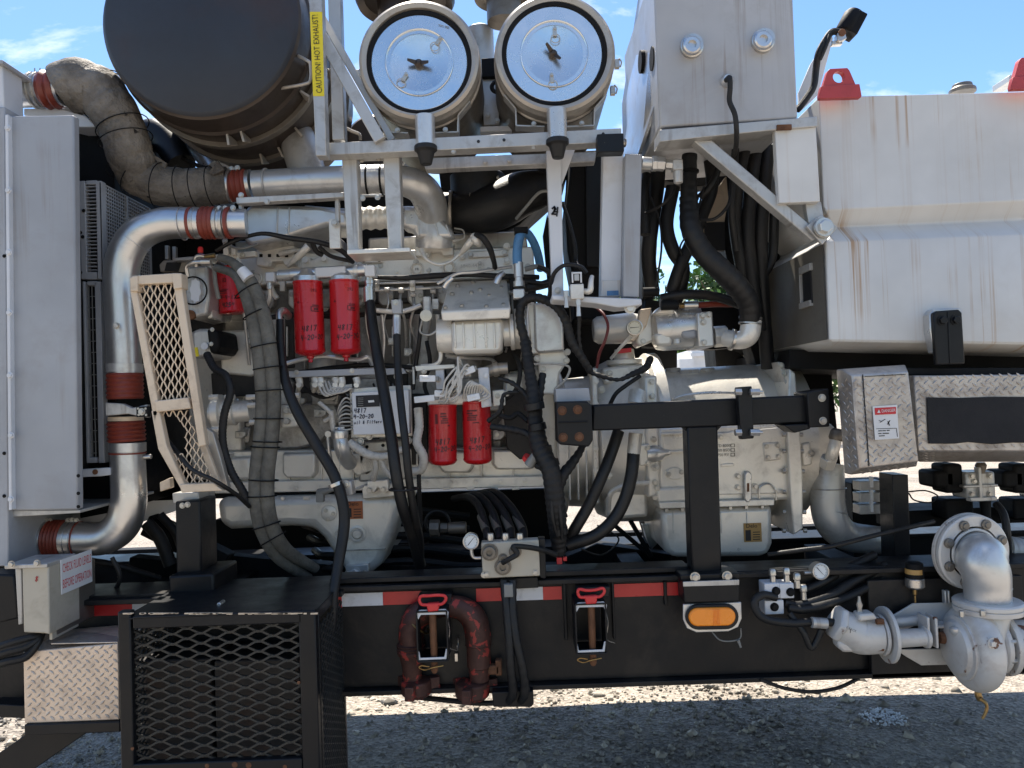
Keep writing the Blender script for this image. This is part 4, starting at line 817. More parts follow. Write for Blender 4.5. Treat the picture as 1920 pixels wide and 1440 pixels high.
# ---- mesh battery cage
t = thing('mesh_cage', 'black expanded metal cage box with worn edges at bottom left', 'cage', 410, 1440, 2.2)
YC = 2.2; zc_ = P(410, 1560, YC).z
for q, m_ in (((225, 1150, 249, 1570), 0), ((565, 1148, 597, 1570), 0), ((249, 1150, 565, 1174), 0), ((249, 1428, 565, 1462), 0)):
    b = MB(); b.box(*q, YC, .03); part('frame_bar', b, 'black_paint', t, .004)
b = MB()
for i in range(70):
    x = random.uniform(226, 588); b.box(x, 1149.2, x + random.uniform(3, 16), 1149.2 + random.uniform(1, 3.4), YC - .0012, .004)
part('chipped_edge', b, 'cream_guard', t, 0, kind='stuff')
for x, y, r in ((440, 1434, 7), (466, 1435, 7), (388, 1436, 5), (534, 1438, 5), (248, 1404, 4), (560, 1280, 4)): b = MB(); b.cyl(x, y, YC - .001, r * .8, .002, 9); part('rust_spot', b, 'rust', t, 0)
o, u, v, w_, h_ = plane_px(247, 1172, 567, 1460, YC + .022)
part('mesh_panel', expanded(o, u, v, w_, h_, 54 * S(YC), 19 * S(YC), 4.8 * S(YC), .007), 'mesh_paint', t, 0, kind='stuff')
xr_ = P(597, 1300, YC).x; zt_ = P(590, 1150, YC).z
o = Vector((xr_ - .004, YC + .03, zt_ - .78))
part('side_mesh', expanded(o, YA, ZA, .31, .74, .050, .022, .005, .005), 'mesh_paint', t, 0, kind='stuff')
for y_ in (YC + .0315, YC + .33): b = MB(); b.boxw((xr_ - .004, y_ + .01, zt_ - .40), (.006, .02, .78)); part('side_bar', b, 'black_paint', t, .002)
for z_ in (zt_ - .016, zt_ - .62): b = MB(); b.boxw((xr_ - .008, YC + .18, z_), (.006, .30, .03)); part('side_bar', b, 'black_paint', t, .002)
b = MB(); b.boxw(((P(225, 1150, YC).x + xr_) / 2, YC + .19, zt_ + .003), (xr_ - P(225, 1150, YC).x - .004, .38, .005)); part('lid', b, 'black_paint', t, .002)
xl_ = P(225, 1150, YC).x; o = Vector((xl_ + .004, YC + .03, zt_ - .78)); part('side_mesh', expanded(o, YA, ZA, .31, .74, .050, .022, .005, .005), 'mesh_paint', t, 0, kind='stuff')
b = MB(); b.boxw(((xl_ + xr_) / 2, YC + .36, zt_ - .4), (xr_ - xl_ - .02, .01, .76)); part('back_plate', b, 'black_dull', t)
for i, (x0, x1) in enumerate(((256, 396), (404, 560))):
    b = MB(); b.box(x0, 1238, x1, 1440, YC + .13, .17); s_ = solo('battery', ('brown rust stained battery inside the mesh cage, left one', 'brown rust stained battery inside the mesh cage, right one')[i], 'battery', b, 'battery_case', group='batteries in the mesh cage', bev=.006)
# light bracket on lid
b = MB(); b.box(395, 1137, 425, 1143, 2.3, .05); b.cyl(410, 1134, 2.3, 4, .04, 10); b.box(440, 1134, 447, 1142, 2.32, .02); solo('latch_scrap', 'small rusty latch lying on the lid of the mesh cage', 'latch', b, 'steel')
# ================================================================ ENGINE
E = thing('diesel_engine', 'large silver painted diesel engine block with ribs, covers and oil pan', 'engine', 720, 1080, 3.0)
EP, EL = 'engine_paint', 'engine_paint_light'
def ep(nm, pts, Y, d, m=EP, bev=.006, par=None, fr_=None):
    b = MB(); (b.frustum(pts, Y, d, fr_) if fr_ else b.prism(pts, Y, d)); return part(nm, b, m, par or E, bev)
ep('block', [(395, 600), (1030, 585), (1035, 848), (400, 852)], 3.05, .75, 'engine_grime_shade', bev=.01)
ep('block_skirt', [(400, 846), (1030, 838), (1034, 905), (404, 912)], 2.99, .8, EL)
ep('pan_rail', [(400, 904), (1034, 892), (1036, 912), (402, 926)], 2.96, .3, EL, .004)
b = MB(); b.prism([(402, 927), (745, 921), (745, 928), (402, 935)], 2.975, .3); part('pan_gasket', b, 'black_dull', E, .001)
# rounded pockets in the skirt
for x0, x1, y0, y1 in ((415, 432, 855, 888), (530, 590, 852, 896), (660, 700, 850, 892), (825, 885, 848, 886), (925, 1000, 845, 880)):
    b = MB(); b.frustum([(x0, y0), (x1, y0 - 1), (x1, y1 - 9), (x1 - 8, y1), (x0 + 8, y1), (x0, y1 - 9)], 2.955, .04, .88); part('skirt_pocket', b, EL, E, .006)
# vertical cylinder bulges of the block side
for x in (520, 610, 700, 800, 880):
    b = MB(); a, c = P(x, 592, 3.10), P(x, 715, 3.10); b.lathe(a, c - a, [(0, .075), ((c - a).length, .075)], 28); part('cylinder_bulge', b, EP, E, 0)
    ep('block_boss', [(x - 30, 716), (x - 20, 708), (x + 22, 708), (x + 30, 716), (x + 26, 760), (x - 26, 760)], 3.02, .05, EP)
for x, y, r in ((1000, 630, 20), (450, 760, 26), (585, 800, 14), (950, 800, 16), (905, 640, 12), (960, 730, 14)):
    b = MB(); k = S(3.04); b.lathe(P(x, y, 3.05), -YA, [(0, r * k), (.012, r * k), (.015, (r - 4) * k), (.004, (r - 6) * k), (.004, 0)], 28); part('core_plug', b, EL, E, 0)
# cylinder head row with bosses
ep('cylinder_head', [(425, 478), (1000, 462), (1003, 520), (430, 536)], 3.0, .7, EL)
ep('head_ledge', [(430, 536), (1000, 520), (1002, 590), (432, 602)], 3.06, .7, 'engine_grime_shade')
ep('rocker_cover', [(690, 446), (985, 432), (990, 464), (690, 476)], 3.12, .5, 'frame_silver', .008)
ep('rocker_cover', [(440, 452), (640, 446), (642, 478), (440, 484)], 3.12, .5, 'frame_silver', .008)
for i in range(9):
    x = 500 + i * 56; y = 566 - i * 1.6
    ep('port_block', [(x - 16, y - 22), (x + 14, y - 23), (x + 14, y + 6), (x + 6, y + 14), (x - 8, y + 14), (x - 16, y + 6)], 3.02, .06, EL if i % 2 else EP)
    bolts(E, [(x - 9, y - 12), (x + 8, y - 4)], 3.018, 3.5)
for x, y in ((782, 505), (842, 503), (480, 522), (668, 512)):
    b = MB(); k = S(3.0); b.lathe(P(x, y, 3.0), -YA, [(0, 13 * k), (.006, 13 * k), (.008, 11 * k), (.002, 9 * k), (.006, 7 * k), (.006, 0)], 28); part('head_plug', b, EL, E, 0)
text(E, 'FR', 782, 505, 2.99, 5, 'black_dull'); text(E, '5840-44105', 886, 498, 2.998, 7, 'frame_silver', 2)
ep('lifting_strap', [(676, 483), (716, 480), (718, 492), (677, 494)], 2.985, .01, EL, .004); bolts(E, [(682, 488), (711, 487)], 2.984, 3, m='black_dull')
ep('lifting_strap', [(877, 472), (950, 467), (952, 480), (878, 484)], 2.985, .01, EL, .004); bolts(E, [(883, 478), (946, 474)], 2.984, 4); bolts(E, [(950, 462), (950, 488), (866, 480)], 2.985, 5, m=EL)
# injector blocks
for (x0, y0, s_) in ((480, 462, 1), (778, 444, 1.06)):
    ep('injector_block', [(x0, y0), (x0 + 72, y0 - 2), (x0 + 72, y0 + 34), (x0 + 52, y0 + 36), (x0 + 50, y0 + 28), (x0 + 30, y0 + 28), (x0 + 28, y0 + 38), (x0, y0 + 36)], 2.95, .08, EL, .005)
    for i in range(4): ep('block_slot', [(x0 + 6 + i * 16, y0 + 14), (x0 + 12 + i * 16, y0 + 14), (x0 + 12 + i * 16, y0 + 20), (x0 + 6 + i * 16, y0 + 20)], 2.947, .01, 'black_dull', .001)
    bolts(E, [(x0 + 10, y0 + 6), (x0 + 62, y0 + 5), (x0 + 22, y0 + 33)], 2.947, 4, m=EL)
    b = MB(); b.tube([(x0 + 45, y0 + 14, 2.93), (x0 + 62, y0 + 10, 2.92), (x0 + 82, y0 + 6, 2.93)], [6, 5, 3], 12); b.tube([(x0 + 80, y0 + 7, 2.93), (x0 + 92, y0 + 2, 2.94), (x0 + 90, y0 - 12, 2.95), (x0 + 74, y0 - 16, 2.96)], 1.6, 6); part('injector_lead', b, 'wire_white', E, 0)
# intake manifold
M = thing('intake_manifold', 'silver cast intake manifold with ribbed bellows and curved end casting', 'intake manifold', 650, 450, 2.9)
b = MB(); b.prism([(456, 392), (470, 382), (600, 386), (652, 396), (654, 426), (612, 424), (570, 436), (536, 448), (470, 462), (456, 452)], 2.84, .22); part('inlet_casting', b, 'silver_paint', M, .02)
for x in (520, 542): b = MB(); b.bar(x, 388, x - 2, 442, 3, 2.835, .01); part('casting_rib', b, 'silver_paint', M, .002)
b = MB(); b.tube([(575, 412, 2.92), (640, 411, 2.92), (680, 410, 2.92)], [26, 20, 19], 28); part('inlet_neck', b, 'silver_paint', M, 0)
sleeve(M, (668, 410), (738, 408), 18.5, 2.92, 4, 3, 'engine_paint_light', 'bellows')
b = MB(); b.tube([(735, 408, 2.92), (770, 409, 2.92), (800, 420, 2.93), (815, 445, 2.94), (816, 462, 2.95)], [20, 22, 30, 36, 36], 28, k=6); part('end_elbow', b, 'silver_paint', M, 0)
b = MB(); b.prism([(752, 388), (790, 387), (822, 402), (848, 430), (853, 447), (778, 447), (775, 430), (752, 426)], 2.87, .10); part('end_casting', b, 'silver_paint', M, .02)
for q in ((783, 390, 785, 442), (812, 400, 822, 442), (836, 420, 846, 444)): b = MB(); b.bar(*q, 2.5, 2.865, .01); part('casting_rib', b, 'silver_paint', M, .002)
# oil pan
b = MB(); b.prism([(404, 934), (744, 926), (750, 948), (738, 1000), (716, 1058), (690, 1080), (655, 1082), (632, 1052), (606, 1010), (585, 990), (545, 988), (430, 994), (408, 982)], 2.93, .55); op = part('oil_pan', b, EL, E, .035)
bm_ = op.modifiers['bevel']; bm_.segments = 5
b = MB(); k = S(2.93); b.lathe(P(617, 962, 2.93), -YA, [(0, 15 * k), (.004, 15 * k), (.006, 13 * k)], 28); cv = part('pan_cover', b, EL, op, .001); bolts(cv, [(611, 957), (625, 963), (615, 973)], 2.925, 3)
for x, y in ((670, 1001), (641, 1001)):
    b = MB(); b.lathe(P(x, y, 2.93), -YA, [(0, 16 * k), (.006, 16 * k), (.008, 12 * k), (.004, 10 * k), (.012, 7 * k), (.012, 0)], 28); part('drain_plug', b, EL, op, 0)
b = MB(); b.box(645, 1030, 722, 1032, 2.925, .01); part('seam', b, EP, op, .001)
b = MB(); b.prism([(647, 1061), (690, 1058), (693, 1084), (650, 1084)], 2.90, .04); dp = part('drain_bracket', b, 'silver_paint', op); bolts(dp, [(665, 1075)], 2.895, 9, m='silver_paint'); bolts(dp, [(652, 1074), (685, 1073)], 2.895, 4)
b = MB(); b.box(648, 940, 680, 973, 2.926, .002); lb = part('oil_sticker', b, 'orange_label', op, 0); text(lb, 'Delo', 662, 945, 2.924, 8, 'ink'); b = MB(); b.box(651, 953, 659, 970, 2.9245, .001); part('sticker_print', b, 'ink', lb, 0)
for i in range(4): b = MB(); b.box(663, 954 + i * 5, 677, 955.5 + i * 5, 2.9245, .001); part('sticker_print', b, 'ink', lb, 0)
# pan bolts
bolts(E, [(430 + i * 42, 917 - i * .9) for i in range(5)] + [(800 + i * 46, 905 - i * .9) for i in range(5)], 2.958, 3, m=EL)
for x in (760, 830, 875, 920, 960): ep('rail_tab', [(x, 914), (x + 14, 913), (x + 14, 918), (x, 919)], 2.957, .02, EL, .001)
bolts(E, [(x, 936 - (x - 420) * .012) for x in (530, 572, 578, 460, 500)], 2.935, 2.6, m='silver_paint')
# harness bracket on the pan rail
t = thing('harness_bracket', 'cream painted bolted bracket with lugs on the oil pan rail', 'bracket', 715, 935, 2.9)
b = MB(); b.prism([(678, 910), (748, 905), (750, 930), (680, 936)], 2.90, .05); part('base', b, EL, t, .004)
b = MB(); b.prism([(687, 902), (728, 899), (729, 922), (718, 924), (708, 914), (702, 924), (690, 925)], 2.87, .03); part('lug_plate', b, EL, t, .004)
bolts(t, [(693, 919), (719, 918), (736, 917)], 2.868, 4.5)
# long drain rail
t = thing('ribbed_rail', 'long flat bluish silver rail bolted below the upper red filters', 'rail', 650, 706, 2.8)
b = MB(); b.prism([(541, 696), (704, 690), (704, 702), (542, 708)], 2.80, .03); b2 = MB(); part('rail_plate', b, 'panel_paint', t, .002)
b2.prism([(722, 691), (755, 690), (762, 700), (722, 703)], 2.80, .03); part('rail_end', b2, 'panel_paint', t, .002)
bolts(t, [(556, 698), (660, 695), (750, 694)], 2.80, 3.5)
for i, x in enumerate((560, 590, 600, 628, 640, 668)):
    b = MB(); b.tube([(x, 708, 2.82), (x + 2, 720, 2.82), (x - 2, 734, 2.86)], [7, 6, 4], 10); b.cyl(x, 722, 2.80, 5, .03, 12); part('injector_fitting', b, EL, t, .001)
# small row of fittings and lines on the block, built as parts of the engine
def line(pts, r=2.2, m='silver_paint', par=None, nm='fuel_line', n=8):
    b = MB(); b.tube(pts, r, n); return part(nm, b, m, par or E, 0)
line([(702, 532, 2.96), (760, 530, 2.96), (824, 528, 2.96)]); line([(702, 545, 2.94), (770, 542, 2.94), (828, 539, 2.94)], 2.6)
line([(535, 682, 2.86), (570, 673, 2.86), (610, 668, 2.86), (655, 674, 2.86), (675, 674, 2.86), (690, 670, 2.86), (698, 684, 2.88)], 4.5)
line([(705, 582, 2.9), (745, 585, 2.9), (770, 580, 2.9), (790, 572, 2.9)], 5); line([(716, 590, 2.92), (720, 640, 2.94), (716, 690, 2.96)], 3)
line([(820, 590, 2.78), (824, 640, 2.78), (826, 672, 2.78), (815, 684, 2.79), (790, 687, 2.8)], 4, EL); line([(838, 670, 2.86), (880, 672, 2.86), (920, 674, 2.88), (938, 690, 2.9)], 3)
line([(836, 665, 2.86), (846, 668, 2.86), (870, 670, 2.86)], 4, EL); line([(775, 688, 2.8), (776, 720, 2.8)], 2.5)
line([(520, 560, 2.9), (512, 548, 2.9), (505, 530, 2.9)], 5, EL); line([(506, 542, 2.85), (506, 560, 2.86), (500, 572, 2.88)], 4, EL)
line([(820, 532, 2.8), (842, 520, 2.8), (862, 512, 2.8), (890, 510, 2.82), (960, 500, 2.86)], 3.2, 'silver_paint')
for x in (768, 700, 524): ep('line_clip', [(x, 524), (x + 10, 524), (x + 10, 546), (x, 546)], 2.92, .02, EL, .002)
bolts(E, [(773, 535), (705, 535)], 2.918, 3.5)
for x, y, r in ((430, 700, 5), (470, 700, 5), (860, 625, 4), (990, 770, 5), (1010, 690, 6), (1012, 860, 6), (560, 605, 5), (768, 690, 6), (745, 706, 5), (628, 562, 6), (608, 575, 7), (930, 700, 5)): bolt(E, x, y, 3.04, r, EL)
# ---- front gear cover (left) and plates
ep('gear_cover', [(345, 600), (412, 600), (420, 900), (360, 900)], 3.08, .5, EL)
ep('front_plate', [(412, 620), (480, 618), (482, 700), (470, 706), (414, 700)], 2.98, .08, EL, .008)
ep('front_plate', [(395, 750), (448, 745), (452, 845), (400, 848)], 3.0, .1, EL, .008)
ep('front_plate', [(478, 760), (628, 752), (640, 790), (600, 830), (560, 842), (480, 845)], 3.03, .1, EP, .01)
ep('lower_cover', [(412, 858), (470, 856), (470, 900), (412, 903)], 2.965, .04, EL, .012)
# rear (right) end of the engine
ep('rear_housing', [(955, 690), (1045, 685), (1050, 905), (955, 905)], 3.0, .6, EL, .02)
ep('rear_casting', [(945, 700), (985, 700), (990, 830), (960, 850), (940, 800)], 2.94, .1, EL, .015)
# near-black plates painting shade into the gaps between castings, and looms
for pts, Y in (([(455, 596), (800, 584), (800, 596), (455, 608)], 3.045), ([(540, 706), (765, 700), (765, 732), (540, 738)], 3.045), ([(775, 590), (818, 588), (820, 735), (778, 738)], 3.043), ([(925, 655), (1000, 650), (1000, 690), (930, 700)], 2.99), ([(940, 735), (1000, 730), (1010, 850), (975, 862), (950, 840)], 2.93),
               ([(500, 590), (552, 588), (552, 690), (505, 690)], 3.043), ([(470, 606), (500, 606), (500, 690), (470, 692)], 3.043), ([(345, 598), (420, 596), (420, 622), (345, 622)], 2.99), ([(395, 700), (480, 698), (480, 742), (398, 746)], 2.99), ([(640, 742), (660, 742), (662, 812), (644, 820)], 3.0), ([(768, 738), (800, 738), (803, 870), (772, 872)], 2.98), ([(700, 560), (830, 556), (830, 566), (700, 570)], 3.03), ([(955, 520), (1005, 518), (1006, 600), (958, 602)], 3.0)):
    ep('gap_shade_plate', pts, Y, .02, 'gap_shade_black', .004)
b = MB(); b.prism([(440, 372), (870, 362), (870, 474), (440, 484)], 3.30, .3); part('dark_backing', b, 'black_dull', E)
b = MB(); b.prism([(500, 475), (560, 472), (560, 480), (500, 484)], 2.96, .05); part('cover_edge', b, 'gap_shade_black', E)
GL_ = 'black looms strapped along the engine block'
for i, (pts, r, lb) in enumerate((([(500, 596, 2.95), (560, 590, 2.93), (640, 594, 2.94), (700, 588, 2.95), (790, 584, 2.95)], 5, 'black loom running level behind the upper red filters'), ([(480, 690, 2.93), (540, 700, 2.92), (620, 690, 2.92), (700, 684, 2.94), (780, 690, 2.93)], 4.5, 'black loom running level just above the bluish rail'),
    ([(830, 690, 2.9), (836, 712, 2.88), (828, 735, 2.88)], 4, 'short black loom hidden behind the connector cluster'), ([(660, 560, 2.95), (666, 600, 2.95), (660, 650, 2.96), (668, 690, 2.95)], 4, 'upright black loom behind the right upper red filter'), ([(486, 610, 2.9), (500, 650, 2.88), (512, 700, 2.86), (520, 760, 2.86), (516, 820, 2.88)], 5, 'black loom beside the grey sleeved hoses'),
    ([(940, 640, 2.86), (960, 655, 2.84), (975, 690, 2.8), (968, 730, 2.8), (945, 750, 2.82)], 4.5, 'black loom below the air compressor drive flange'), ([(800, 640, 2.9), (806, 680, 2.88), (796, 720, 2.88), (804, 748, 2.86)], 4, 'black loom left of the air compressor'), ([(930, 775, 2.76), (955, 784, 2.74), (972, 776, 2.74), (990, 790, 2.7)], 5, 'black plug lead right of the lower red filters'), ([(560, 720, 2.92), (600, 744, 2.9), (640, 738, 2.9), (655, 760, 2.9)], 4, 'black loom drooping under the bluish rail'))):
    b = MB(); b.tube(pts, r, 9); solo('engine_loom', lb, 'cable', b, 'loom', group=GL_, bev=0)
rr2 = random.Random(11)
for i in range(46):
    x, y = rr2.uniform(430, 1000), rr2.choice([rr2.uniform(486, 516), rr2.uniform(610, 690), rr2.uniform(745, 835), rr2.uniform(548, 580)])
    Yb = 3.0 if y < 520 else (3.05 if y < 840 else 2.99)
    bolt(E, x, y, Yb, rr2.uniform(2.6, 5), rr2.choice([EL, 'bolt_steel', EP]), socket=rr2.random() < .3)
for i in range(14):
    x, y = rr2.uniform(440, 980), rr2.uniform(745, 838); w2, h2 = rr2.uniform(8, 22), rr2.uniform(6, 16)
    ep('cast_boss', [(x - w2, y - h2), (x + w2, y - h2), (x + w2 * .8, y + h2), (x - w2 * .8, y + h2)], 3.035, .03, rr2.choice([EL, EP]), .008)
for i in range(16):
    x = 470 + i * 33; ep('rib', [(x, 612), (x + 3.5, 612), (x + 3, 700 - (i % 3) * 16), (x + .5, 700 - (i % 3) * 16)], 3.03, .04, EP if i % 2 else EL, .002)
for i in range(10):
    x = 420 + i * 60; ep('skirt_rib', [(x, 850), (x + 4, 850), (x + 4, 902 - i * .6), (x, 903 - i * .6)], 2.975, .03, EL, .003)
rr3 = random.Random(5)
for i, x in enumerate((455, 492, 690, 726, 752, 775, 812, 960, 985)):
    y0 = 548 + rr3.uniform(-6, 6); line([(x, y0, 2.93), (x + rr3.uniform(-3, 3), y0 + 26, 2.91), (x + rr3.uniform(-8, 8), y0 + 60, 2.93), (x + rr3.uniform(-14, 14), y0 + rr3.uniform(90, 150), 2.98)], rr3.uniform(1.8, 3), rr3.choice(['silver_paint', 'steel', EP]))
    b = MB(); b.hcyl(x - 5, y0, x + 5, y0, 2.92, 5, 6); part('union_nut', b, 'steel', E, .001)
for i, (x, y) in enumerate(((470, 640), (560, 752), (600, 775), (515, 780), (655, 600), (735, 640), (765, 660), (935, 815), (1000, 745), (985, 790), (620, 745), (450, 815), (905, 700), (1012, 810))):
    w2, h2 = rr3.uniform(6, 13), rr3.uniform(5, 11); ep('small_bracket', [(x - w2, y - h2), (x + w2, y - h2 + 1), (x + w2, y + h2 * .3), (x + w2 * .3, y + h2), (x - w2, y + h2)], 2.96, .03, rr3.choice([EL, 'frame_silver', 'engine_paint']), .003); bolt(E, x - w2 * .3, y, 2.958, 3.2, 'bolt_steel')
for i, x in enumerate((520, 556, 592, 628, 664, 700, 736)):
    b = MB(); b.tube([(x, 720, 2.95), (x + 6, 738, 2.90), (x + rr3.uniform(-6, 12), 756, 2.92)], rr3.uniform(1.6, 2.6), 7); part('wire_tail', b, rr3.choice(['wire_white', 'wire_grey', 'loom']), E, 0)
# ================================================================ FILTERS
GF = 'red spin-on filters on the engine'
def red_filter(x, y0, y1, r, Y, lab, lean=0, date='4-20-20', num='4817', knob=False, sx_=0, marks=True, rx=0):
    t = thing('red_filter', lab, 'filter', x + rx, y1, Y, GF); k = S(Y); a, c = P(x, y0, Y), P(x + lean, y1, Y); L = (c - a).length; b = MB()
    b.lathe(a, c - a, [(0, r * .96 * k), (.002, r * 1.02 * k), (.008, r * 1.02 * k), (.010, r * .99 * k), (L - 14 * k, r * k), (L - 10 * k, r * 1.03 * k), (L - 7 * k, r * .98 * k), (L - 3 * k, r * .8 * k), (L, r * .3 * k)], 48); part('canister', b, 'red_filter', t, 0)
    if knob:
        b = MB(); b.lathe(c, c - a, [(-.002, 7 * k), (4 * k, 7 * k), (5 * k, 4 * k), (11 * k, 4.5 * k), (12 * k, 2 * k)], 14); part('drain_knob', b, 'red_filter', t, 0)
    if marks:
        xm = x + lean * .6; h = y1 - y0; bend = (P(xm, y0 + h * .6, Y).x, Y, r * k * 1.0)
        hand(t, num, xm - r * .52 + sx_, y0 + h * .67, Y - r * k, 10, 'ink', bend, 1.5, rise=.08)
        hand(t, date, xm - r * .6 + sx_, y0 + h * .79, Y - r * k, 9, 'ink', bend, 1.5, rise=.08)
        if knob:
            b = MB(); v2, f2 = text2d('292', 8 * k); put_bent(b, v2, f2, P(xm + r * .5, y0 + h * .14, Y), *bend); part('print', b, 'filter_ink', t, 0, smooth=0)
            X, Z = xm + r * .62, y0 + h * .37; print_bars(t, [(X, Z - 5, 13, 2), (X, Z - 2, 15, 1.6), (X - 7, Z + 2, 1.8, 9), (X, Z + 6, 15, 1.8), (X + 1, Z + 2, 9, 4), (xm - r * .5, y0 + h * .3, 6, 1.6), (xm - r * .5, y0 + h * .3, 1.6, 5)], bend, Y)
        else:
            X, Z = xm + r * (.3 if lean == 0 else -.35), y0 + h * .15; print_bars(t, [(X, Z, 20, 3), (X - 4, Z + 5, 12, 3), (X + 2, Z + 9, 17, 3), (X, Z + 13, 18, 2.4), (X, Z + 17, 18, 2.4), (X + 8, Z + 22, 12, 2), (X - 17, Z + 10, 5, 18)], bend, Y)
    return t
red_filter(577, 528, 668, 27.5, 2.82, 'left one of the upper pair of red filters, handwritten number and date', 5, knob=True, date='4-20-20')
red_filter(645, 526, 666, 27.5, 2.82, 'right one of the upper pair of red filters, under the flat silver head plate', 4, knob=True, date='4-20-20')
red_filter(830, 758, 873, 26.5, 2.82, 'left one of the lower pair of red filters, below the wiring connectors', 0)
red_filter(893, 752, 871, 26.5, 2.82, 'right one of the lower pair of red filters, beside the white connector plate', 3, date='4-20-20', num='4817')
lf = thing('red_filter', 'lone faded red filter at upper left with black print, behind the grey sleeved hoses', 'filter', 432, 588, 2.9, GF)
b = MB(); k = S(2.88); a, c = P(427, 502, 2.88), P(437, 588, 2.88); L = (c - a).length; b.lathe(a, c - a, [(0, 22 * k), (.004, 23.5 * k), (L - .008, 24 * k), (L - .004, 25 * k), (L, 22 * k)], 36); part('canister', b, 'red_filter', lf, 0)
bend = (P(434, 560, 2.88).x, 2.88, 24 * k); hand(lf, '4-4-17', 416, 562, 2.85, 7, 'ink', bend, 1.1); hand(lf, '4254', 420, 577, 2.85, 8, 'ink', bend, 1.6)
print_bars(lf, [(424, 526, 17, 1.5), (424, 532, 17, 1.5), (416, 529, 1.5, 7), (432, 529, 1.5, 7), (424, 529, 12, 2.5), (426, 546, 22, 1.5), (426, 549, 16, 3), (425, 553, 18, 1.5)], bend, 2.88)
# heads and plumbing for the upper filters
t = thing('filter_head', 'silver twin filter head with flat name plate and elbow fittings over the upper red filters', 'filter head', 610, 528, 2.82)
ep('mount_plate', [(564, 484), (572, 481), (582, 488), (600, 480), (616, 480), (630, 487), (640, 480), (652, 484), (654, 506), (565, 508)], 2.90, .05, EL, .004, t)
bolts(t, [(574, 489), (608, 486), (641, 488)], 2.90, 6, m=EL)
b = MB(); b.hcyl(546, 515, 690, 506, 2.82, 11.5, 28); part('header_tube', b, 'aluminium', t, .001)
for x in (577, 645): b = MB(); k = S(2.82); b.lathe(P(x, 506, 2.82), -ZA, [(0, 12 * k), (8 * k, 18 * k), (14 * k, 27 * k), (23 * k, 27.5 * k)], 36); part('filter_cap', b, 'aluminium', t, 0)
ep('name_plate', [(589, 501), (647, 498), (648, 518), (590, 520)], 2.785, .02, 'white_paint', .005, t)
for q in ((522, 517, 546, 516, 11), (513, 517, 524, 517, 8), (664, 507, 672, 507, 13), (676, 507, 684, 506, 9)): b = MB(); b.hcyl(*q[:4], 2.82, q[4], 24 if q[4] > 10 else 6); part('fitting', b, 'silver_paint', t, .001)
ep('elbow_block', [(497, 510), (514, 510), (514, 528), (497, 528)], 2.79, .05, 'white_paint', .004, t)
ep('elbow_block', [(682, 497), (702, 496), (703, 518), (684, 518)], 2.78, .06, 'white_paint', .004, t)
b = MB(); b.lathe(P(693, 518, 2.81), -ZA, [(0, 8 * k), (8 * k, 8 * k), (8 * k, 10 * k), (15 * k, 10 * k), (15 * k, 9 * k), (45 * k, 10 * k)], 20); part('hose_crimp', b, 'steel', t, .001)
b = MB(); b.lathe(P(505, 528, 2.81), -ZA, [(0, 5 * k), (14 * k, 5 * k)], 14); part('fitting', b, 'silver_paint', t, 0)
# head for the lower filters with connector cluster
t = thing('lower_filter_head', 'cast head and white connector plate above the lower red filters', 'filter head', 860, 760, 2.85)
ep('head_casting', [(800, 742), (918, 735), (920, 754), (802, 764)], 2.80, .1, EL, .008, t)
ep('connector_plate', [(895, 690), (916, 688), (922, 762), (903, 765)], 2.74, .015, 'white_paint', .004, t); bolts(t, [(911, 704), (912, 730), (913, 755)], 2.739, 4, m='white_label')
ep('rear_plate', [(923, 732), (946, 730), (948, 760), (925, 762)], 2.80, .02, EL, .003, t); bolts(t, [(933, 742), (950, 738)], 2.80, 4)
ep('mount_bar', [(778, 686), (852, 683), (853, 690), (780, 696)], 2.78, .04, EL, .002, t); ep('mount_leg', [(816, 690), (832, 690), (834, 730), (818, 730)], 2.79, .02, 'white_paint', .002, t)
bolts(t, [(795, 696), (822, 712)], 2.785, 4)
GC = 'wiring connectors above the lower red filters'
for i, (x, y, a, L, lb) in enumerate(((802, 710, 2, 30, 'white plug connector at the left end of the short bracket bar'), (796, 748, -4, 38, 'long white plug connector at the left of the lower head'), (880, 695, -20, 22, 'white plug connector beside the top of the white plate'), (888, 745, -10, 24, 'small white plug connector touching the right lower filter'), (828, 738, 4, 26, 'white plug connector at the top of the left lower filter'))):
    t = thing('plug_connector', lb, 'connector', x, y + 8, 2.72, GC); rt = Matrix.Rotation(R(a), 3, 'Y'); c = P(x, y, 2.72); k = S(2.72); b = MB()
    b.boxw(c, (L * k, .022, 12 * k), rt); part('housing', b, 'white_label', t, .002)
    b = MB(); b.boxw(c + rt @ Vector((L * .55 * k, 0, 0)), (L * .3 * k, .018, 9 * k), rt); part('seal', b, 'wire_grey', t, .002)
    b = MB(); b.boxw(c + rt @ Vector((-L * .1 * k, -.012, 2 * k)), (L * .4 * k, .004, 4 * k), rt); part('latch', b, 'white_label', t, .0008)
rw = random.Random(3)
def wires(lab, nm, paths, m='wire_white', r=2.0, group=None, cat='wires'):
    b = MB()
    for p in paths: b.tube(p, r, 7, k=5)
    return solo(nm, lab, cat, b, m, group=group, bev=0)
for i in range(11):
    x0, y0 = rw.uniform(862, 885), rw.uniform(688, 706); x1, y1 = rw.uniform(800, 850), rw.uniform(728, 756)
    b = MB(); b.tube([(x0, y0, 2.74), (x0 - 10, y0 + rw.uniform(-20, -4), 2.70), ((x0 + x1) / 2 + rw.uniform(-9, 9), (y0 + y1) / 2 + rw.uniform(-8, 8), 2.69), (x1 + 12, y1 - rw.uniform(2, 12), 2.70), (x1, y1, 2.73)], 1.9, 7)
    solo('wire', 'one of the tangled cream wires looping over the lower red filters', 'wire', b, 'wire_white', group='cream wires over the lower filters', bev=0)
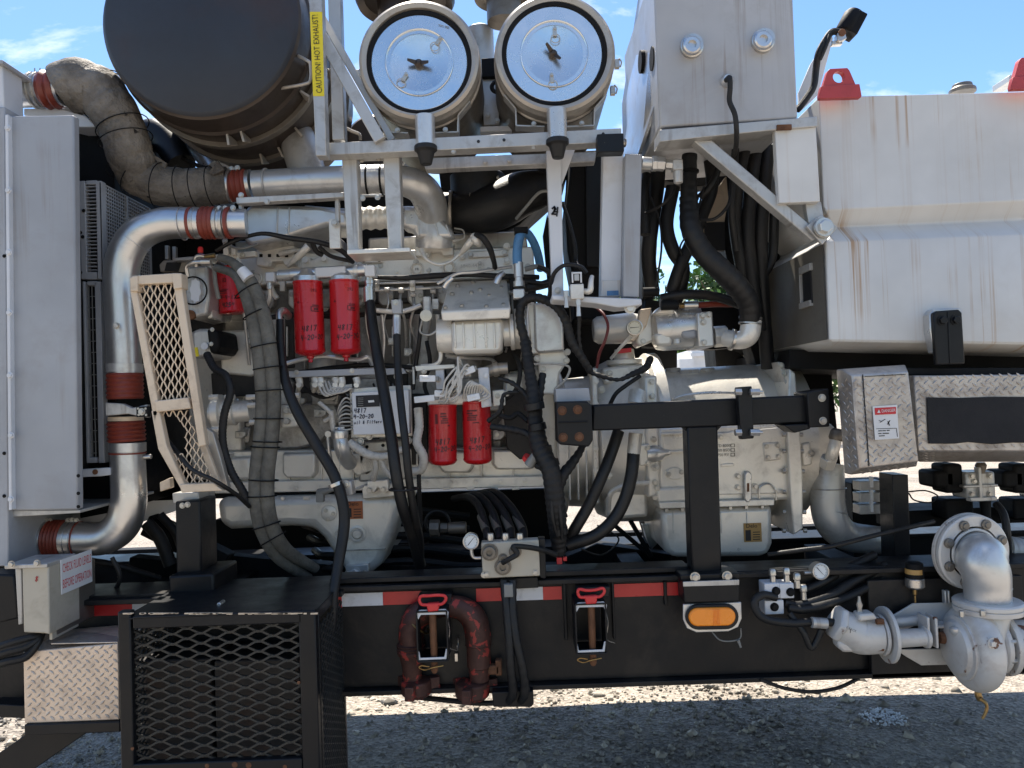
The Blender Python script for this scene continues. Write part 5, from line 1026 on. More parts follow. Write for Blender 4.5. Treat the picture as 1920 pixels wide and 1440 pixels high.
for i in range(6):
    b = MB(); x = 868 + i * 5; b.tube([(x, 748, 2.73), (x + 4, 728 - i, 2.70), (x + 14, 715 + i * 2, 2.70), (x + 26, 722 + i * 4, 2.71), (898, 732 + i * 4, 2.72)], 1.8, 7); solo('wire', 'one of the tangled cream wires looping over the lower red filters', 'wire', b, 'wire_white', group='cream wires over the lower filters', bev=0)
b = MB(); b.tube([(905, 700, 2.80), (930, 692, 2.80), (952, 690, 2.8)], [11, 11, 11], 20); b.tube([(925, 693, 2.8), (934, 691, 2.8)], 14, 20); solo('threaded_fitting', 'short fat threaded brass coloured fitting right of the white connector plate', 'fitting', b, 'drum_rim', bev=0)
b = MB(); b.tube([(784, 765, 2.78), (786, 800, 2.77), (782, 830, 2.76), (794, 856, 2.76), (790, 880, 2.78), (770, 884, 2.8)], 8, 12, rib=(.012, .0008)); solo('cream_conduit', 'dirty cream conduit running down left of the lower red filters', 'conduit', b, 'wire_white', bev=0)
# ---- control module
t = thing('engine_control_module', 'flat grey control module box with black data plate and handwriting', 'control module', 712, 815, 2.8)
ep('case', [(659, 736), (766, 730), (768, 813), (662, 816)], 2.78, .05, 'white_paint', .004, t); ep('flange', [(655, 728), (770, 722), (773, 818), (658, 822)], 2.825, .02, EL, .003, t)
ep('data_plate', [(667, 742), (711, 740), (712, 762), (668, 764)], 2.778, .002, 'ink', 0, t); ep('plate_mark', [(690, 751), (701, 750), (702, 754), (691, 755)], 2.776, .001, 'white_label', 0, t)
for i in range(5): ep('plate_mark', [(671, 746 + i * 3.5), (681, 745.6 + i * 3.5), (681, 746.6 + i * 3.5), (671, 747 + i * 3.5)], 2.776, .001, 'wire_grey', 0, t)
hand(t, '4817', 664, 774, 2.779, 8, 'marker_ink', w=1.4); hand(t, '4-20-20', 663, 785, 2.779, 7.5, 'marker_ink', w=1.4); hand(t, 'oil & Filters', 664, 795, 2.779, 5.6, 'marker_ink', w=1.1)
bolts(t, [(693, 818), (676, 828), (766, 826)], 2.82, 5); 
for i in range(9):
    y0 = 752 + i * 6.5; b = MB(); b.tube([(661, y0, 2.80), (648, y0 - 6 + i, 2.78), (637, y0 + 8 - i, 2.78), (632 + i, y0 + 26 - i * 2, 2.80)], 1.6, 7); solo('wire', 'one of the fine grey wires fanning into the left side of the control module', 'wire', b, 'wire_grey' if i % 2 else 'wire_white', group='wires on the control module', bev=0)
for i in range(6):
    b = MB(); x = 595 + i * 7; b.tube([(x, 710 + i * 2, 2.82), (x + 8, 735, 2.79), (x + 20, 742 - i * 2, 2.79), (x + 28, 728, 2.80), (660, 722 + i * 3, 2.82)], 2.2, 7); solo('wire', 'one of the looped cream wires hanging below the bluish rail', 'wire', b, 'wire_white', group='cream wires below the bluish rail', bev=0)
b = MB(); b.tube([(598, 755, 2.79), (614, 768, 2.78), (622, 780, 2.78), (608, 790, 2.79)], 4, 8); b.tube([(620, 770, 2.78), (624, 800, 2.79), (628, 812, 2.8)], 5, 8); solo('breather_tube', 'short cream hose stub with open end left of the control module', 'hose', b, 'wire_white', bev=0)
# ---- oil filler
t = thing('oil_filler', 'silver oil filler neck with T handle cap and bead chain', 'oil filler', 640, 872, 2.8)
b = MB(); b.tube([(637, 818, 2.78), (641, 840, 2.78), (648, 858, 2.82), (656, 868, 2.88)], [13, 14, 14, 14], 24); part('neck', b, 'silver_paint', t, 0)
b = MB(); k = S(2.78); b.lathe(P(637, 822, 2.78), ZA, [(0, 15 * k), (8 * k, 16 * k), (14 * k, 15.5 * k), (16 * k, 6 * k), (20 * k, 4 * k)], 28); b.boxw(P(637, 802, 2.78), (.034, .008, .006)); part('cap', b, 'aluminium', t, .001)
b = MB()
for i in range(26): b.lathe(P(637 + math.sin(i) * .8, 828 + i * 3, 2.745), ZA, [(-.0022, .0004), (-.001, .002), (.001, .002), (.0022, .0004)], 6)
part('bead_chain', b, 'bolt_steel', t, 0, kind='stuff')
b = MB(); b.tube([(615, 818, 2.85), (618, 850, 2.85), (625, 885, 2.88)], [4, 3.4, 3], 10); b.cyl(615, 814, 2.84, 6, .02, 14); solo('dipstick_tube', 'slim silver dipstick tube left of the oil filler', 'dipstick', b, 'silver_paint', bev=0)
b = MB(); b.tube([(655, 830, 2.80), (690, 852, 2.78), (720, 856, 2.78), (745, 846, 2.78), (765, 840, 2.8)], [8, 8, 7, 6, 6], 10, rib=(.01, .001)); b.tube([(703, 856, 2.78), (705, 878, 2.79), (700, 900, 2.82)], 5, 8); b.tube([(712, 858, 2.78), (722, 880, 2.79), (735, 895, 2.8)], 5, 8); solo('branched_conduit', 'pale branching conduit crossing below the control module', 'conduit', b, 'wire_white', bev=0)
ep('starter_boss', [(670, 826), (765, 822), (766, 900), (672, 905)], 2.955, .05, EP, .01); ep('boss_plate', [(683, 830), (745, 826), (735, 845), (690, 848)], 2.93, .03, EL, .004); bolts(E, [(688, 838), (718, 835), (734, 836)], 2.928, 2.4, m='black_dull')
# ---- air compressor
t = thing('air_compressor', 'cream silver air compressor with slanted bolted head on the engine side', 'air compressor', 900, 660, 2.75)
b = MB(); tp = [P(826, 582, 2.66), P(958, 574, 2.66), P(955, 523, 2.84), P(838, 527, 2.84)]; bt = [p + Vector((0, .02, -.018)) for p in tp]
b.add([P(826, 584, 2.66), P(958, 577, 2.66), P(950, 524, 2.90), P(842, 528, 2.90), P(829, 603, 2.665), P(956, 598, 2.665), P(950, 570, 2.92), P(842, 574, 2.92)], [(0, 1, 2, 3), (7, 6, 5, 4), (0, 4, 5, 1), (1, 5, 6, 2), (2, 6, 7, 3), (3, 7, 4, 0)]); part('head', b, EL, t, .006)
nrm = ((P(958, 577, 2.66) - P(826, 584, 2.66)).cross(P(842, 528, 2.90) - P(826, 584, 2.66))).normalized()
for x, y in ((835, 577), (866, 574), (848, 552), (858, 537), (887, 530), (917, 555), (900, 544), (944, 572), (912, 575), (940, 540), (884, 549)):
    wq = (y - 580) / (526 - 580); bolt(t, x, y, 2.66 + .24 * max(0, wq) - .001, 3.6, 'bolt_steel', ax=nrm, socket=True)
b = MB(); b.prism([(845, 602), (945, 597), (942, 655), (936, 662), (850, 664), (846, 655)], 2.70, .16); part('body', b, EL, t, .015)
for x in (852, 868, 888, 910, 926): b = MB(); b.bar(x, 604, x + 2, 652, 4, 2.692, .02); part('cooling_rib', b, EL, t, .003)
for x in (868, 915): b = MB(); b.lathe(P(x, 655, 2.78), -ZA, [(0, .028), (.012, .028), (.018, .02)], 20); part('bottom_boss', b, EL, t, 0)
b = MB(); b.hcyl(820, 630, 850, 629, 2.78, 33, 32, [(0, 30), (.5, 33), (1, 34)]); part('end_cover', b, EL, t, .003)
b = MB(); b.hcyl(943, 624, 985, 621, 2.78, 30, 36, [(0, 26), (.3, 26), (.32, 34), (.5, 34), (.52, 27), (.75, 27), (.78, 33), (1, 33)]); part('drive_flange', b, EL, t, .002)
b = MB(); b.tube([(834, 538, 2.75), (840, 528, 2.74), (848, 521, 2.74)], [6, 5, 5], 12); b.tube([(930, 532, 2.74), (936, 519, 2.74), (944, 512, 2.75)], [7, 6, 5], 12); part('elbow_fitting', b, 'aluminium', t, 0)
# drive pump / gear case right of it
t = thing('drive_gear_case', 'silver gear case with rounded top and bolted lower half, right of the air compressor', 'gear case', 1025, 690, 2.85)
ep('upper_cover', [(1000, 568), (1018, 566), (1035, 574), (1050, 588), (1056, 610), (1058, 658), (1010, 662), (1003, 655)], 2.74, .12, 'silver_paint', .008, t)
ep('flange', [(988, 572), (1003, 568), (1012, 662), (997, 664)], 2.76, .12, EL, .004, t)
ep('lower_case', [(1008, 660), (1060, 656), (1066, 675), (1050, 700), (1045, 740), (1015, 740), (1010, 690)], 2.78, .15, EL, .008, t)
b = MB(); b.hcyl(965, 617, 992, 616, 2.80, 38, 36); part('neck', b, EL, t, .002)
bolts(t, [(1064, 660), (1007, 672), (1018, 692), (1062, 676)], 2.77, 4.5)
line([(1000, 568, 2.74), (992, 570, 2.72), (989, 590, 2.72), (990, 640, 2.72), (992, 680, 2.74)], 2, 'white_paint', t, 'oil_line'); line([(1000, 683, 2.76), (1020, 682, 2.74), (1050, 683, 2.74), (1068, 690, 2.75), (1060, 712, 2.76), (1040, 730, 2.78)], 2.2, 'wire_white', t, 'oil_line')
# purge / regulator valve
t = thing('regulator_valve', 'small upright grey regulator valve with round end disc', 'valve', 800, 600, 2.75)
b = MB(); k = S(2.74); b.lathe(P(800, 556, 2.74), -ZA, [(0, 5 * k), (2 * k, 8 * k), (28 * k, 8 * k), (30 * k, 10 * k), (42 * k, 10 * k), (44 * k, 6 * k)], 24); part('barrel', b, 'frame_silver', t, 0)
b = MB(); b.lathe(P(799, 592, 2.70), -YA, [(0, 11 * k), (.006, 11 * k), (.007, 9 * k)], 24); part('end_disc', b, 'gauge_cream', t, 0)
b = MB(); b.box(810, 560, 822, 580, 2.74, .03); b.tube([(792, 600, 2.74), (788, 622, 2.74), (805, 628, 2.74), (822, 618, 2.74)], 2.5, 8); part('side_port', b, EP, t, .002)
# ---- front accessories (upper left)
t = thing('refrigerant_compressor', 'dusty grey belt driven compressor with scalloped white end plate, upper left of the engine', 'compressor', 375, 600, 2.8)
ep('case', [(345, 500), (388, 497), (392, 560), (388, 590), (350, 598), (345, 560)], 2.76, .25, 'frame_silver', .01, t)
b = MB(); k = S(2.74); c = P(366, 545, 2.745); pts = []
for i in range(32): a = 2 * math.pi * i / 32; q = (26 if i % 4 < 2 else 22); pts.append((366 + math.cos(a) * q * .42, 545 + math.sin(a) * q))
b.prism(pts, 2.745, .02); part('end_plate', b, 'white_paint', t, .002)
b = MB(); b.ring(P(362, 545, 2.74), YA, 26 * k, 1.6 * k); part('seal_ring', b, 'black_dull', t, 0)
ep('fin_plate', [(388, 497), (396, 496), (398, 595), (390, 597)], 2.80, .1, EL, .002, t); ep('fin_plate', [(398, 500), (402, 500), (405, 600), (400, 600)], 2.84, .1, EP, .002, t)
b = MB(); b.cyl(356, 590, 2.75, 9, .02, 20); part('rust_port', b, 'rust', t, 0)
t = thing('belt_shroud', 'tan curved belt shroud above the mesh guard', 'shroud', 330, 512, 2.85)
ep('outer', [(300, 510), (298, 496), (306, 488), (365, 485), (368, 510)], 2.84, .10, 'drum_rim', .004, t); ep('opening', [(308, 508), (312, 492), (340, 491), (334, 509)], 2.836, .01, 'ink', .001, t)
ep('lid', [(322, 484), (395, 478), (398, 486), (325, 489)], 2.80, .15, 'panel_paint', .002, t)
for (x, y) in ((312, 470), (326, 472)): b = MB(); b.box(x - 3, y - 10, x + 3, y + 16, 2.84, .02); part('lever', b, 'steel', t, .001)
# AC lines
b = MB(); b.tube([(352, 518, 2.72), (350, 500, 2.71), (362, 492, 2.70), (380, 491, 2.70)], 4, 10); b.hcyl(378, 491, 396, 491, 2.70, 7, 12); b.tube([(368, 500, 2.74), (367, 484, 2.73), (375, 480, 2.73), (388, 482, 2.73)], 4, 10); h_ = solo('aluminium_line', 'short bent silver line with crimped collar on top of the dusty compressor', 'pipe', b, 'steel', bev=0)
b = MB(); b.hcyl(384, 482, 403, 479, 2.72, 5, 8); solo('brass_fitting', 'small brass fitting at the end of the upper refrigerant line', 'fitting', b, 'brass', bev=.001)
b = MB(); k = S(2.72); b.lathe(P(376, 474, 2.72), ZA, [(0, 5 * k), (8 * k, 5 * k), (11 * k, 3.5 * k)], 14); solo('valve_plug', 'tiny red plastic cap above the refrigerant lines', 'cap', b, 'red_cap', bev=0)
# small generator and its label
t = thing('alternator', 'black and grey alternator with small yellow label behind the mesh guard', 'alternator', 378, 675, 2.8)
ep('body', [(356, 622), (372, 616), (398, 616), (404, 640), (400, 668), (362, 672)], 2.78, .2, 'frame_silver', .012, t)
ep('rear_cap', [(386, 616), (408, 618), (412, 650), (404, 664), (392, 662)], 2.76, .2, 'black_dull', .012, t); b = MB(); b.cyl(383, 649, 2.765, 7, .012, 20); part('hub', b, 'white_paint', t, .001)
ep('yellow_tag', [(361, 652), (370, 651), (373, 668), (364, 669)], 2.777, .002, 'yellow_label', 0, t); bolts(t, [(398, 618), (396, 645)], 2.758, 3)
t = thing('fuel_pump', 'cast fuel pump with stacked flanges left of the grey sleeved hoses', 'pump', 440, 800, 2.85)
b = MB(); b.hcyl(395, 775, 472, 770, 2.86, 26, 28, [(0, 20), (.1, 20), (.12, 34), (.3, 34), (.32, 24), (.6, 26), (.62, 20), (1, 20)]); part('barrel', b, EL, t, .002)
for x, y in ((400, 745), (470, 745), (472, 760), (430, 745), (476, 792), (405, 805), (552, 742)): b = MB(); b.hcyl(x - 8, y, x + 10, y - 1, 2.82, 5.5, 6); part('union', b, EL, t, .001)
ep('hose_stub_block', [(524, 760), (556, 756), (558, 800), (526, 804)], 2.9, .06, EL, .006, t)
for i, (x, y) in enumerate(((536, 770), (545, 770), (536, 790))): b = MB(); b.cyl(x, y, 2.88, 6, .03, 14); part('port', b, EP, t, .001)
# wires and cables upper left
t = thing('upper_wire_bracket', 'pale metal wire bracket with small bolts at the top left of the engine', 'bracket', 440, 480, 2.75)
ep('plate', [(395, 478), (478, 470), (480, 480), (398, 488)], 2.80, .03, EL, .002, t)
for q in ((418, 455, 428, 478), (433, 462, 441, 478)): b = MB(); b.box(*q, 2.78, .03); part('post', b, EL, t, .002)
bolts(t, [(422, 452), (430, 460), (402, 490), (455, 478)], 2.775, 4)
line([(432, 462, 2.76), (450, 466, 2.75), (470, 462, 2.76), (482, 458, 2.78)], 2.5, 'wire_grey', t, 'wire'); line([(446, 484, 2.76), (450, 500, 2.76), (447, 520, 2.78)], 4, EL, t, 'tube')
line([(401, 500, 2.78), (404, 530, 2.78), (410, 560, 2.8)], 4, 'wire_grey', t, 'tube')
b = MB(); b.tube([(405, 470, 2.7), (440, 452, 2.68), (490, 438, 2.68), (540, 446, 2.68), (600, 455, 2.70), (640, 470, 2.74), (662, 492, 2.8)], [3.5, 3.5, 4, 5, 5, 5, 4], 9); solo('black_cable', 'black cable looping from the wire bracket across the intake manifold', 'cable', b, 'rubber', bev=0)
b = MB(); b.tube([(598, 462, 2.74), (620, 480, 2.76), (660, 490, 2.8)], 4, 8); b.tube([(585, 452, 2.72), (592, 470, 2.74), (604, 478, 2.76)], 5, 8); solo('black_cable', 'short black cable branch beside the three lug filter mount', 'cable', b, 'loom', bev=0)
b = MB(); b.tube([(700, 520, 2.86), (760, 521, 2.85), (820, 517, 2.84), (880, 515, 2.84), (950, 518, 2.86), (1010, 520, 2.9)], [4, 5, 6, 5, 5, 5], 9); solo('black_cable', 'black taped cable lying along the cylinder head behind the round plugs', 'cable', b, 'loom', bev=0)
for nm, pts, r in (('sensor_lead', [(540, 500, 2.85), (555, 484, 2.82), (570, 470, 2.80), (578, 462, 2.8)], [3, 6, 7, 8]), ('sensor_lead', [(862, 478, 2.85), (872, 466, 2.82), (880, 456, 2.80), (892, 446, 2.8)], [3, 6, 7, 9]), ('sensor_lead', [(790, 468, 2.85), (800, 486, 2.82), (822, 496, 2.82), (845, 490, 2.84), (860, 478, 2.85)], [5, 3.2, 3, 3, 3])):
    b = MB(); b.tube(pts, r, 10); part(nm, b, EL, E, 0)
for x, y in ((595, 462), (893, 450)):
    b = MB(); b.tube([(x - 6, y - 8, 2.78), (x, y, 2.77), (x + 6, y + 8, 2.79)], [7, 9, 6], 12); b.hcyl(x - 8, y, x + 12, y - 3, 2.78, 5, 8); part('sensor', b, EL, E, .001)
b = MB(); b.tube([(892, 440, 2.76), (905, 446, 2.74), (918, 465, 2.76), (926, 490, 2.8), (928, 502, 2.84)], [5, 6, 6, 5, 5], 10); solo('black_cable', 'short black cable arching down to the right of the cylinder head sensor', 'cable', b, 'loom', bev=0)
# ================================================================ TRANSMISSION
T = thing('transmission', 'big silver gearbox with bolted pan behind the black T shaped mount', 'gearbox', 1340, 1045, 2.9)
def tp_(nm, pts, Y, d, m=EL, bev=.006, par=None, fr_=None): return ep(nm, pts, Y, d, m, bev, par or T, fr_)
# bell housing, a big round casting
b = MB(); b.hcyl(1040, 830, 1232, 822, 3.15, 150, 56, [(0, 128), (.08, 130), (.1, 118), (.35, 122), (.38, 135), (.55, 150), (.86, 152), (.9, 160), (1, 160)]); part('bell_housing', b, EL, T, .002)
tp_('housing_rib', [(1110, 690), (1120, 690), (1124, 945), (1113, 945)], 2.86, .1); tp_('housing_rib', [(1208, 705), (1232, 703), (1238, 932), (1214, 934)], 2.80, .2, EL, .01)
b = MB(); b.hcyl(1228, 832, 1480, 822, 3.12, 140, 56, [(0, 138), (1, 142)]); part('case', b, EL, T, 0)
tp_('side_face', [(1234, 800), (1478, 792), (1482, 938), (1236, 944)], 2.80, .2, EL, .012)
tp_('case_step', [(1230, 915), (1300, 912), (1300, 940), (1232, 944)], 2.785, .05, EL, .01)
tp_('rear_plate', [(1340, 812), (1478, 800), (1480, 925), (1345, 928)], 2.79, .03, EL, .004)
# top humps
for x in (1262, 1326): b = MB(); a = P(x, 690, 3.05); b.lathe(a, -ZA, [(0, 12 * S(3.05)), (.004, 14 * S(3.05)), (.10, 14 * S(3.05))], 20); part('top_boss', b, 'panel_paint', T, 0)
tp_('top_plate', [(1275, 694), (1312, 692), (1313, 725), (1276, 727)], 3.0, .1, 'panel_paint')
# neck between housing and pump
b = MB(); b.lathe(P(1170, 655, 3.0), -ZA, [(0, 18 * S(3)), (.04, 20 * S(3)), (.042, 34 * S(3)), (.06, 34 * S(3)), (.062, 27 * S(3)), (.12, 40 * S(3)), (.16, 44 * S(3))], 32); part('pump_neck', b, EL, T, .002)
tp_('top_cover', [(1130, 690), (1205, 682), (1212, 704), (1180, 716), (1132, 720)], 2.92, .12, EL, .01); bolts(T, [(1142, 700), (1195, 696), (1128, 731)], 2.915, 5)
tp_('red_gasket', [(1158, 655), (1184, 652), (1184, 660), (1157, 663)], 2.94, .02, 'sign_red', .001)
tp_('side_boss', [(1140, 745), (1200, 730), (1208, 800), (1150, 802)], 2.9, .06, EL, .02)
for x, y in ((1141, 812), (1150, 860), (1143, 890)): bolt(T, x, y, 2.87, 6, EL)
# cone shaped sensor, oval plate, sight gauge
b = MB(); b.hcyl(1212, 852, 1258, 848, 2.80, 18, 24, [(0, 15), (.3, 16), (.55, 14), (.75, 7), (.95, 5), (1, 4)]); sc_ = part('sensor_cone', b, 'silver_paint', T, 0)
tp_('sensor_flange', [(1198, 835), (1218, 832), (1222, 870), (1200, 874)], 2.785, .03, EL, .004); bolts(T, [(1214, 841), (1215, 868), (1232, 876), (1232, 916)], 2.782, 4)
pts = [(1266 + math.cos(i / 24 * 6.283) * 19 * (1 if abs(math.cos(i / 24 * 6.283)) < .7 else .95), 888 + math.sin(i / 24 * 6.283) * 11) for i in range(24)]
tp_('oval_cover', pts, 2.792, .012, EL, .002); bolts(T, [(1254, 889), (1278, 885)], 2.79, 3.5)
tp_('sight_gauge', [(1396, 890), (1400, 884), (1406, 884), (1410, 890), (1410, 935), (1405, 942), (1400, 942), (1396, 935)], 2.77, .02, 'silver_paint', .004); tp_('sight_slot', [(1401, 906), (1405, 906), (1405, 922), (1401, 922)], 2.768, .003, 'rust', 0)
bolts(T, [(1403, 894), (1404, 936), (1384, 893), (1384, 914), (1416, 912)], 2.786, 4.2)
line([(1424, 935, 2.78), (1424, 915, 2.78), (1434, 908, 2.78), (1444, 908, 2.78), (1455, 920, 2.78), (1455, 938, 2.78)], 1.6, 'steel', T, 'bail_wire')
for i, s_ in enumerate(('ATD 8000', '0750 BSO', '0750 RV')): text(T, s_, 1354, 836 + i * 8.6, 2.788, 5.4, 'engine_grime_shade')
for i in range(3):
    for q in ((1370, 832, 1378, 833), (1370, 837.5, 1378, 838.5), (1370, 833, 1371.2, 837.5), (1376.8, 833, 1378, 837.5)): b = MB(); b.box(q[0], q[1] + i * 8.6, q[2], q[3] + i * 8.6, 2.7885, .001); part('stamp_square', b, 'engine_grime_shade', T, 0)
# pan
tp_('pan_flange', [(1236, 942), (1452, 936), (1452, 948), (1237, 954)], 2.775, .35, EL, .003)
b = MB(); b.prism([(1240, 956), (1449, 948), (1450, 1020), (1442, 1040), (1425, 1044), (1262, 1046), (1248, 1034), (1242, 1010)], 2.80, .4); pn = part('gearbox_pan', b, EL, T, .02)
for x in range(1250, 1450, 30): b = MB(); b.box(x - 3, 954 - (x - 1250) * .035, x + 3, 960 - (x - 1250) * .035, 2.785, .02); part('pan_bolt', b, 'bolt_steel', T, .001)
for x in (1262, 1310, 1352, 1400): b = MB(); b.bar(x, 960, x + 1, 1000, 2, 2.797, .01); part('pan_rib', b, EL, pn, .002)
b = MB(); b.box(1395, 981, 1428, 1016, 2.797, .002); lb = part('oil_sticker', b, 'tan_label', pn, 0); text(lb, 'Delo', 1409, 986, 2.795, 8, 'ink'); b = MB(); b.box(1398, 994, 1408, 1014, 2.7955, .001); part('sticker_print', b, 'ink', lb, 0)
for i in range(4): b = MB(); b.box(1412, 997 + i * 4.5, 1425, 998.5 + i * 4.5, 2.7955, .001); part('sticker_print', b, 'ink', lb, 0)
# rear flange ring with bolts
tp_('rear_flange', [(1480, 690), (1492, 700), (1500, 800), (1506, 900), (1506, 992), (1488, 1004), (1480, 900), (1476, 800)], 2.76, .45, EL, .006)
b = MB(); b.prism([(1458, 678), (1470, 680), (1486, 716), (1494, 760), (1482, 762), (1474, 722)], 2.80, .3); part('flange_rim', b, 'frame_silver', T, .004)
bolts(T, [(x, y) for x, y in ((1464, 685), (1470, 700), (1476, 716), (1480, 733))], 2.79, 4)
for i, y in enumerate((815, 846, 884, 922, 960, 995)):
    for x, l in ((1473, -6), (1499 + i * 1.5, 6)): b = MB(); b.hcyl(x, y, x + l, y, 2.77, 4.5, 6); part('flange_bolt', b, 'bolt_steel', T, .001)
tp_('side_pad', [(1502, 832), (1520, 828), (1524, 872), (1505, 876)], 2.8, .1, EL, .008); bolts(T, [(1521, 850)], 2.8, 5)
tp_('end_casting', [(1508, 700), (1550, 790), (1570, 800), (1560, 880), (1520, 905), (1506, 860)], 3.0, .2, EL, .02)
# oil line and lower casting between bell housing and pan
line([(1216, 905, 2.78), (1180, 908, 2.77), (1150, 920, 2.77), (1142, 935, 2.78), (1141, 955, 2.8)], 5, EL, T, 'oil_pipe')
tp_('lower_casting', [(1150, 915), (1215, 912), (1216, 970), (1140, 976), (1135, 940)], 2.88, .15, EL, .015)
bolts(T, [(1222 + (i * .9), 716 + i * 27) for i in range(9)], 2.795, 4.4)
bolts(T, [(1117, 715 + i * 42) for i in range(6)], 2.855, 4.2, m=EL)
for i, y in enumerate((812, 846, 930)): tp_('case_rib', [(1240, y), (1286, y - 2), (1286, y + 2), (1240, y + 4)], 2.79, .02, EL, .002)
tp_('case_rib', [(1352, 870), (1376, 869), (1376, 874), (1352, 875)], 2.785, .02, EL, .002); tp_('case_boss', [(1430, 830), (1462, 828), (1466, 862), (1434, 866)], 2.785, .03, EL, .006); bolts(T, [(1437, 837), (1458, 835), (1440, 858), (1460, 856), (1352, 820), (1474, 880)], 2.782, 3.6)
for x in (1050, 1066, 1082, 1098): tp_('housing_rib', [(x, 845), (x + 3, 845), (x + 5, 938), (x + 2, 938)], 2.88, .05, EL, .003)
line([(1240, 760, 2.9), (1280, 742, 2.86), (1340, 736, 2.86), (1400, 738, 2.88)], 2.6, 'silver_paint', T, 'breather_line')
# ---- black T mount
t = thing('black_mount_beam', 'black steel T shaped mount beam with bolted end blocks in front of the gearbox', 'mount beam', 1330, 1080, 2.5)
b = MB(); b.prism([(1112, 759), (1556, 739), (1556, 792), (1110, 808)], 2.48, .09); part('cross_beam', b, 'black_paint', t, .006)
b = MB(); b.prism([(1288, 800), (1346, 798), (1354, 1080), (1298, 1084)], 2.485, .075); part('leg', b, 'black_paint', t, .006)
for q in ([(1278, 801), (1292, 800), (1291, 812)], [(1342, 799), (1354, 798), (1343, 810)]): b = MB(); b.prism(q, 2.50, .02); part('weld_gusset', b, 'black_paint', t, .001)
b = MB(); b.prism([(1042, 729), (1104, 727), (1108, 752), (1043, 755)], 2.52, .14); part('top_pad', b, 'panel_paint', t, .003)
b = MB(); b.prism([(1043, 753), (1100, 752), (1110, 760), (1112, 825), (1104, 838), (1050, 834), (1045, 828)], 2.455, .12); pb = part('end_block', b, 'black_paint', t, .005)
b = MB(); b.box(1046, 790, 1102, 792.5, 2.45, .01); part('block_seam', b, 'black_paint', pb, .002); bolts(pb, [(1054, 770), (1083, 768), (1056, 820), (1086, 819)], 2.455, 6.5, m='rust')
b = MB(); b.prism([(1513, 735), (1554, 728), (1556, 800), (1518, 802)], 2.45, .12); eb = part('end_bracket', b, 'black_paint', t, .004); bolts(eb, [(1541, 746), (1543, 789)], 2.448, 5.5)
b = MB(); b.prism([(1470, 797), (1520, 794), (1520, 804), (1490, 812)], 2.46, .1); part('under_pad', b, 'black_paint', t, .004)
b = MB(); b.prism([(1383, 726), (1410, 724), (1414, 822), (1390, 824)], 2.43, .035); cp = part('clamp_plate', b, 'black_paint', t, .003)
for y in (735, 811): b = MB(); b.hcyl(1378, y, 1390, y, 2.42, 7, 6); b.hcyl(1406, y, 1424, y, 2.42, 7, 6); b.hcyl(1424, y, 1430, y, 2.42, 3, 8); part('clamp_bolt', b, 'steel', cp, .001)
b = MB(); b.prism([(1276, 1078), (1386, 1074), (1386, 1086), (1277, 1090)], 2.44, .12); part('foot_plate', b, 'black_paint', t, .003)
bolts(t, [(1303, 1082), (1363, 1080)], 2.43, 7)
# ---- marker light
t = thing('marker_light', 'oval amber marker light in a chipped black and silver bracket below the mount leg', 'marker light', 1335, 1185, 2.42)
b = MB(); b.prism([(1281, 1090), (1386, 1086), (1387, 1128), (1283, 1131)], 2.42, .09); part('bracket_box', b, 'black_paint', t, .004)
b = MB(); b.prism([(1281, 1091), (1386, 1087), (1386, 1097), (1281, 1100)], 2.416, .006); part('worn_edge', b, 'frame_silver', t, .001)
b = MB(); b.prism([(1281, 1133), (1390, 1129), (1391, 1160), (1384, 1176), (1366, 1184), (1306, 1186), (1288, 1178), (1281, 1162)], 2.43, .01); part('light_plate', b, 'silver_paint', t, .002)
def pill(x0, x1, y, r, n=12, tilt=-.02): return [(x1 + math.cos(a) * r, y + tilt * (x1 - x0) + math.sin(a) * r) for a in [(-.5 + i / n) * math.pi for i in range(n + 1)]] + [(x0 + math.cos(a) * r, y + math.sin(a) * r) for a in [(.5 + i / n) * math.pi for i in range(n + 1)]]
b = MB(); b.prism(pill(1310, 1362, 1158, 23.5), 2.415, .02); part('rubber_grommet', b, 'rubber', t, .003)
b = MB(); b.prism(pill(1309, 1363, 1158, 17), 2.404, .02); ls = part('amber_lens', b, 'orange_lens', t, .005)
for i in range(5): b = MB(); b.box(1338 + i * 2.6, 1143, 1339.4 + i * 2.6, 1173, 2.402, .003); part('lens_rib', b, 'orange_lens', ls, .0005)
b = MB(); b.tube([(1335, 1185, 2.46), (1350, 1200, 2.45), (1372, 1202, 2.45), (1388, 1196, 2.46), (1389, 1178, 2.46)], 1.3, 6); b.tube([(1384, 1200, 2.45), (1389, 1214, 2.45)], [3, 2], 8); solo('light_wire', 'thin drooping wire below the amber marker light', 'wire', b, 'wire_grey', bev=0)
# ================================================================ COLUMN AND FITTINGS, CENTRE
t = thing('upright_bracket', 'pair of tall upright plates, one white one grey, standing on a white base arm', 'bracket', 1165, 575, 2.6)
b = MB(); b.prism([(1131, 276), (1170, 276), (1165, 556), (1126, 555)], 2.55, .06); part('white_plate', b, 'white_paint', t, .004)
b = MB(); b.prism([(1128, 525), (1164, 525), (1163, 556), (1126, 556)], 2.548, .01); part('patch_plate', b, 'tank_paint', t, .002)
b = MB(); b.box(1138, 545, 1160, 554, 2.546, .001); part('blue_smudge', b, 'blue_sleeve', t, 0)
b = MB(); b.prism([(1172, 288), (1204, 289), (1198, 557), (1168, 556)], 2.50, .05); part('grey_plate', b, 'panel_paint', t, .003)
b = MB(); b.prism([(1034, 553), (1072, 554), (1100, 556), (1203, 560), (1204, 572), (1160, 577), (1118, 569), (1036, 562)], 2.48, .12); part('base_arm', b, 'white_paint', t, .004)
bolts(t, [(1181, 578)], 2.5, 8, m=EL)
t = thing('hose_fitting', 'pale stacked hex fitting and elbow sticking out of the grey upright plate', 'fitting', 1250, 345, 2.55)
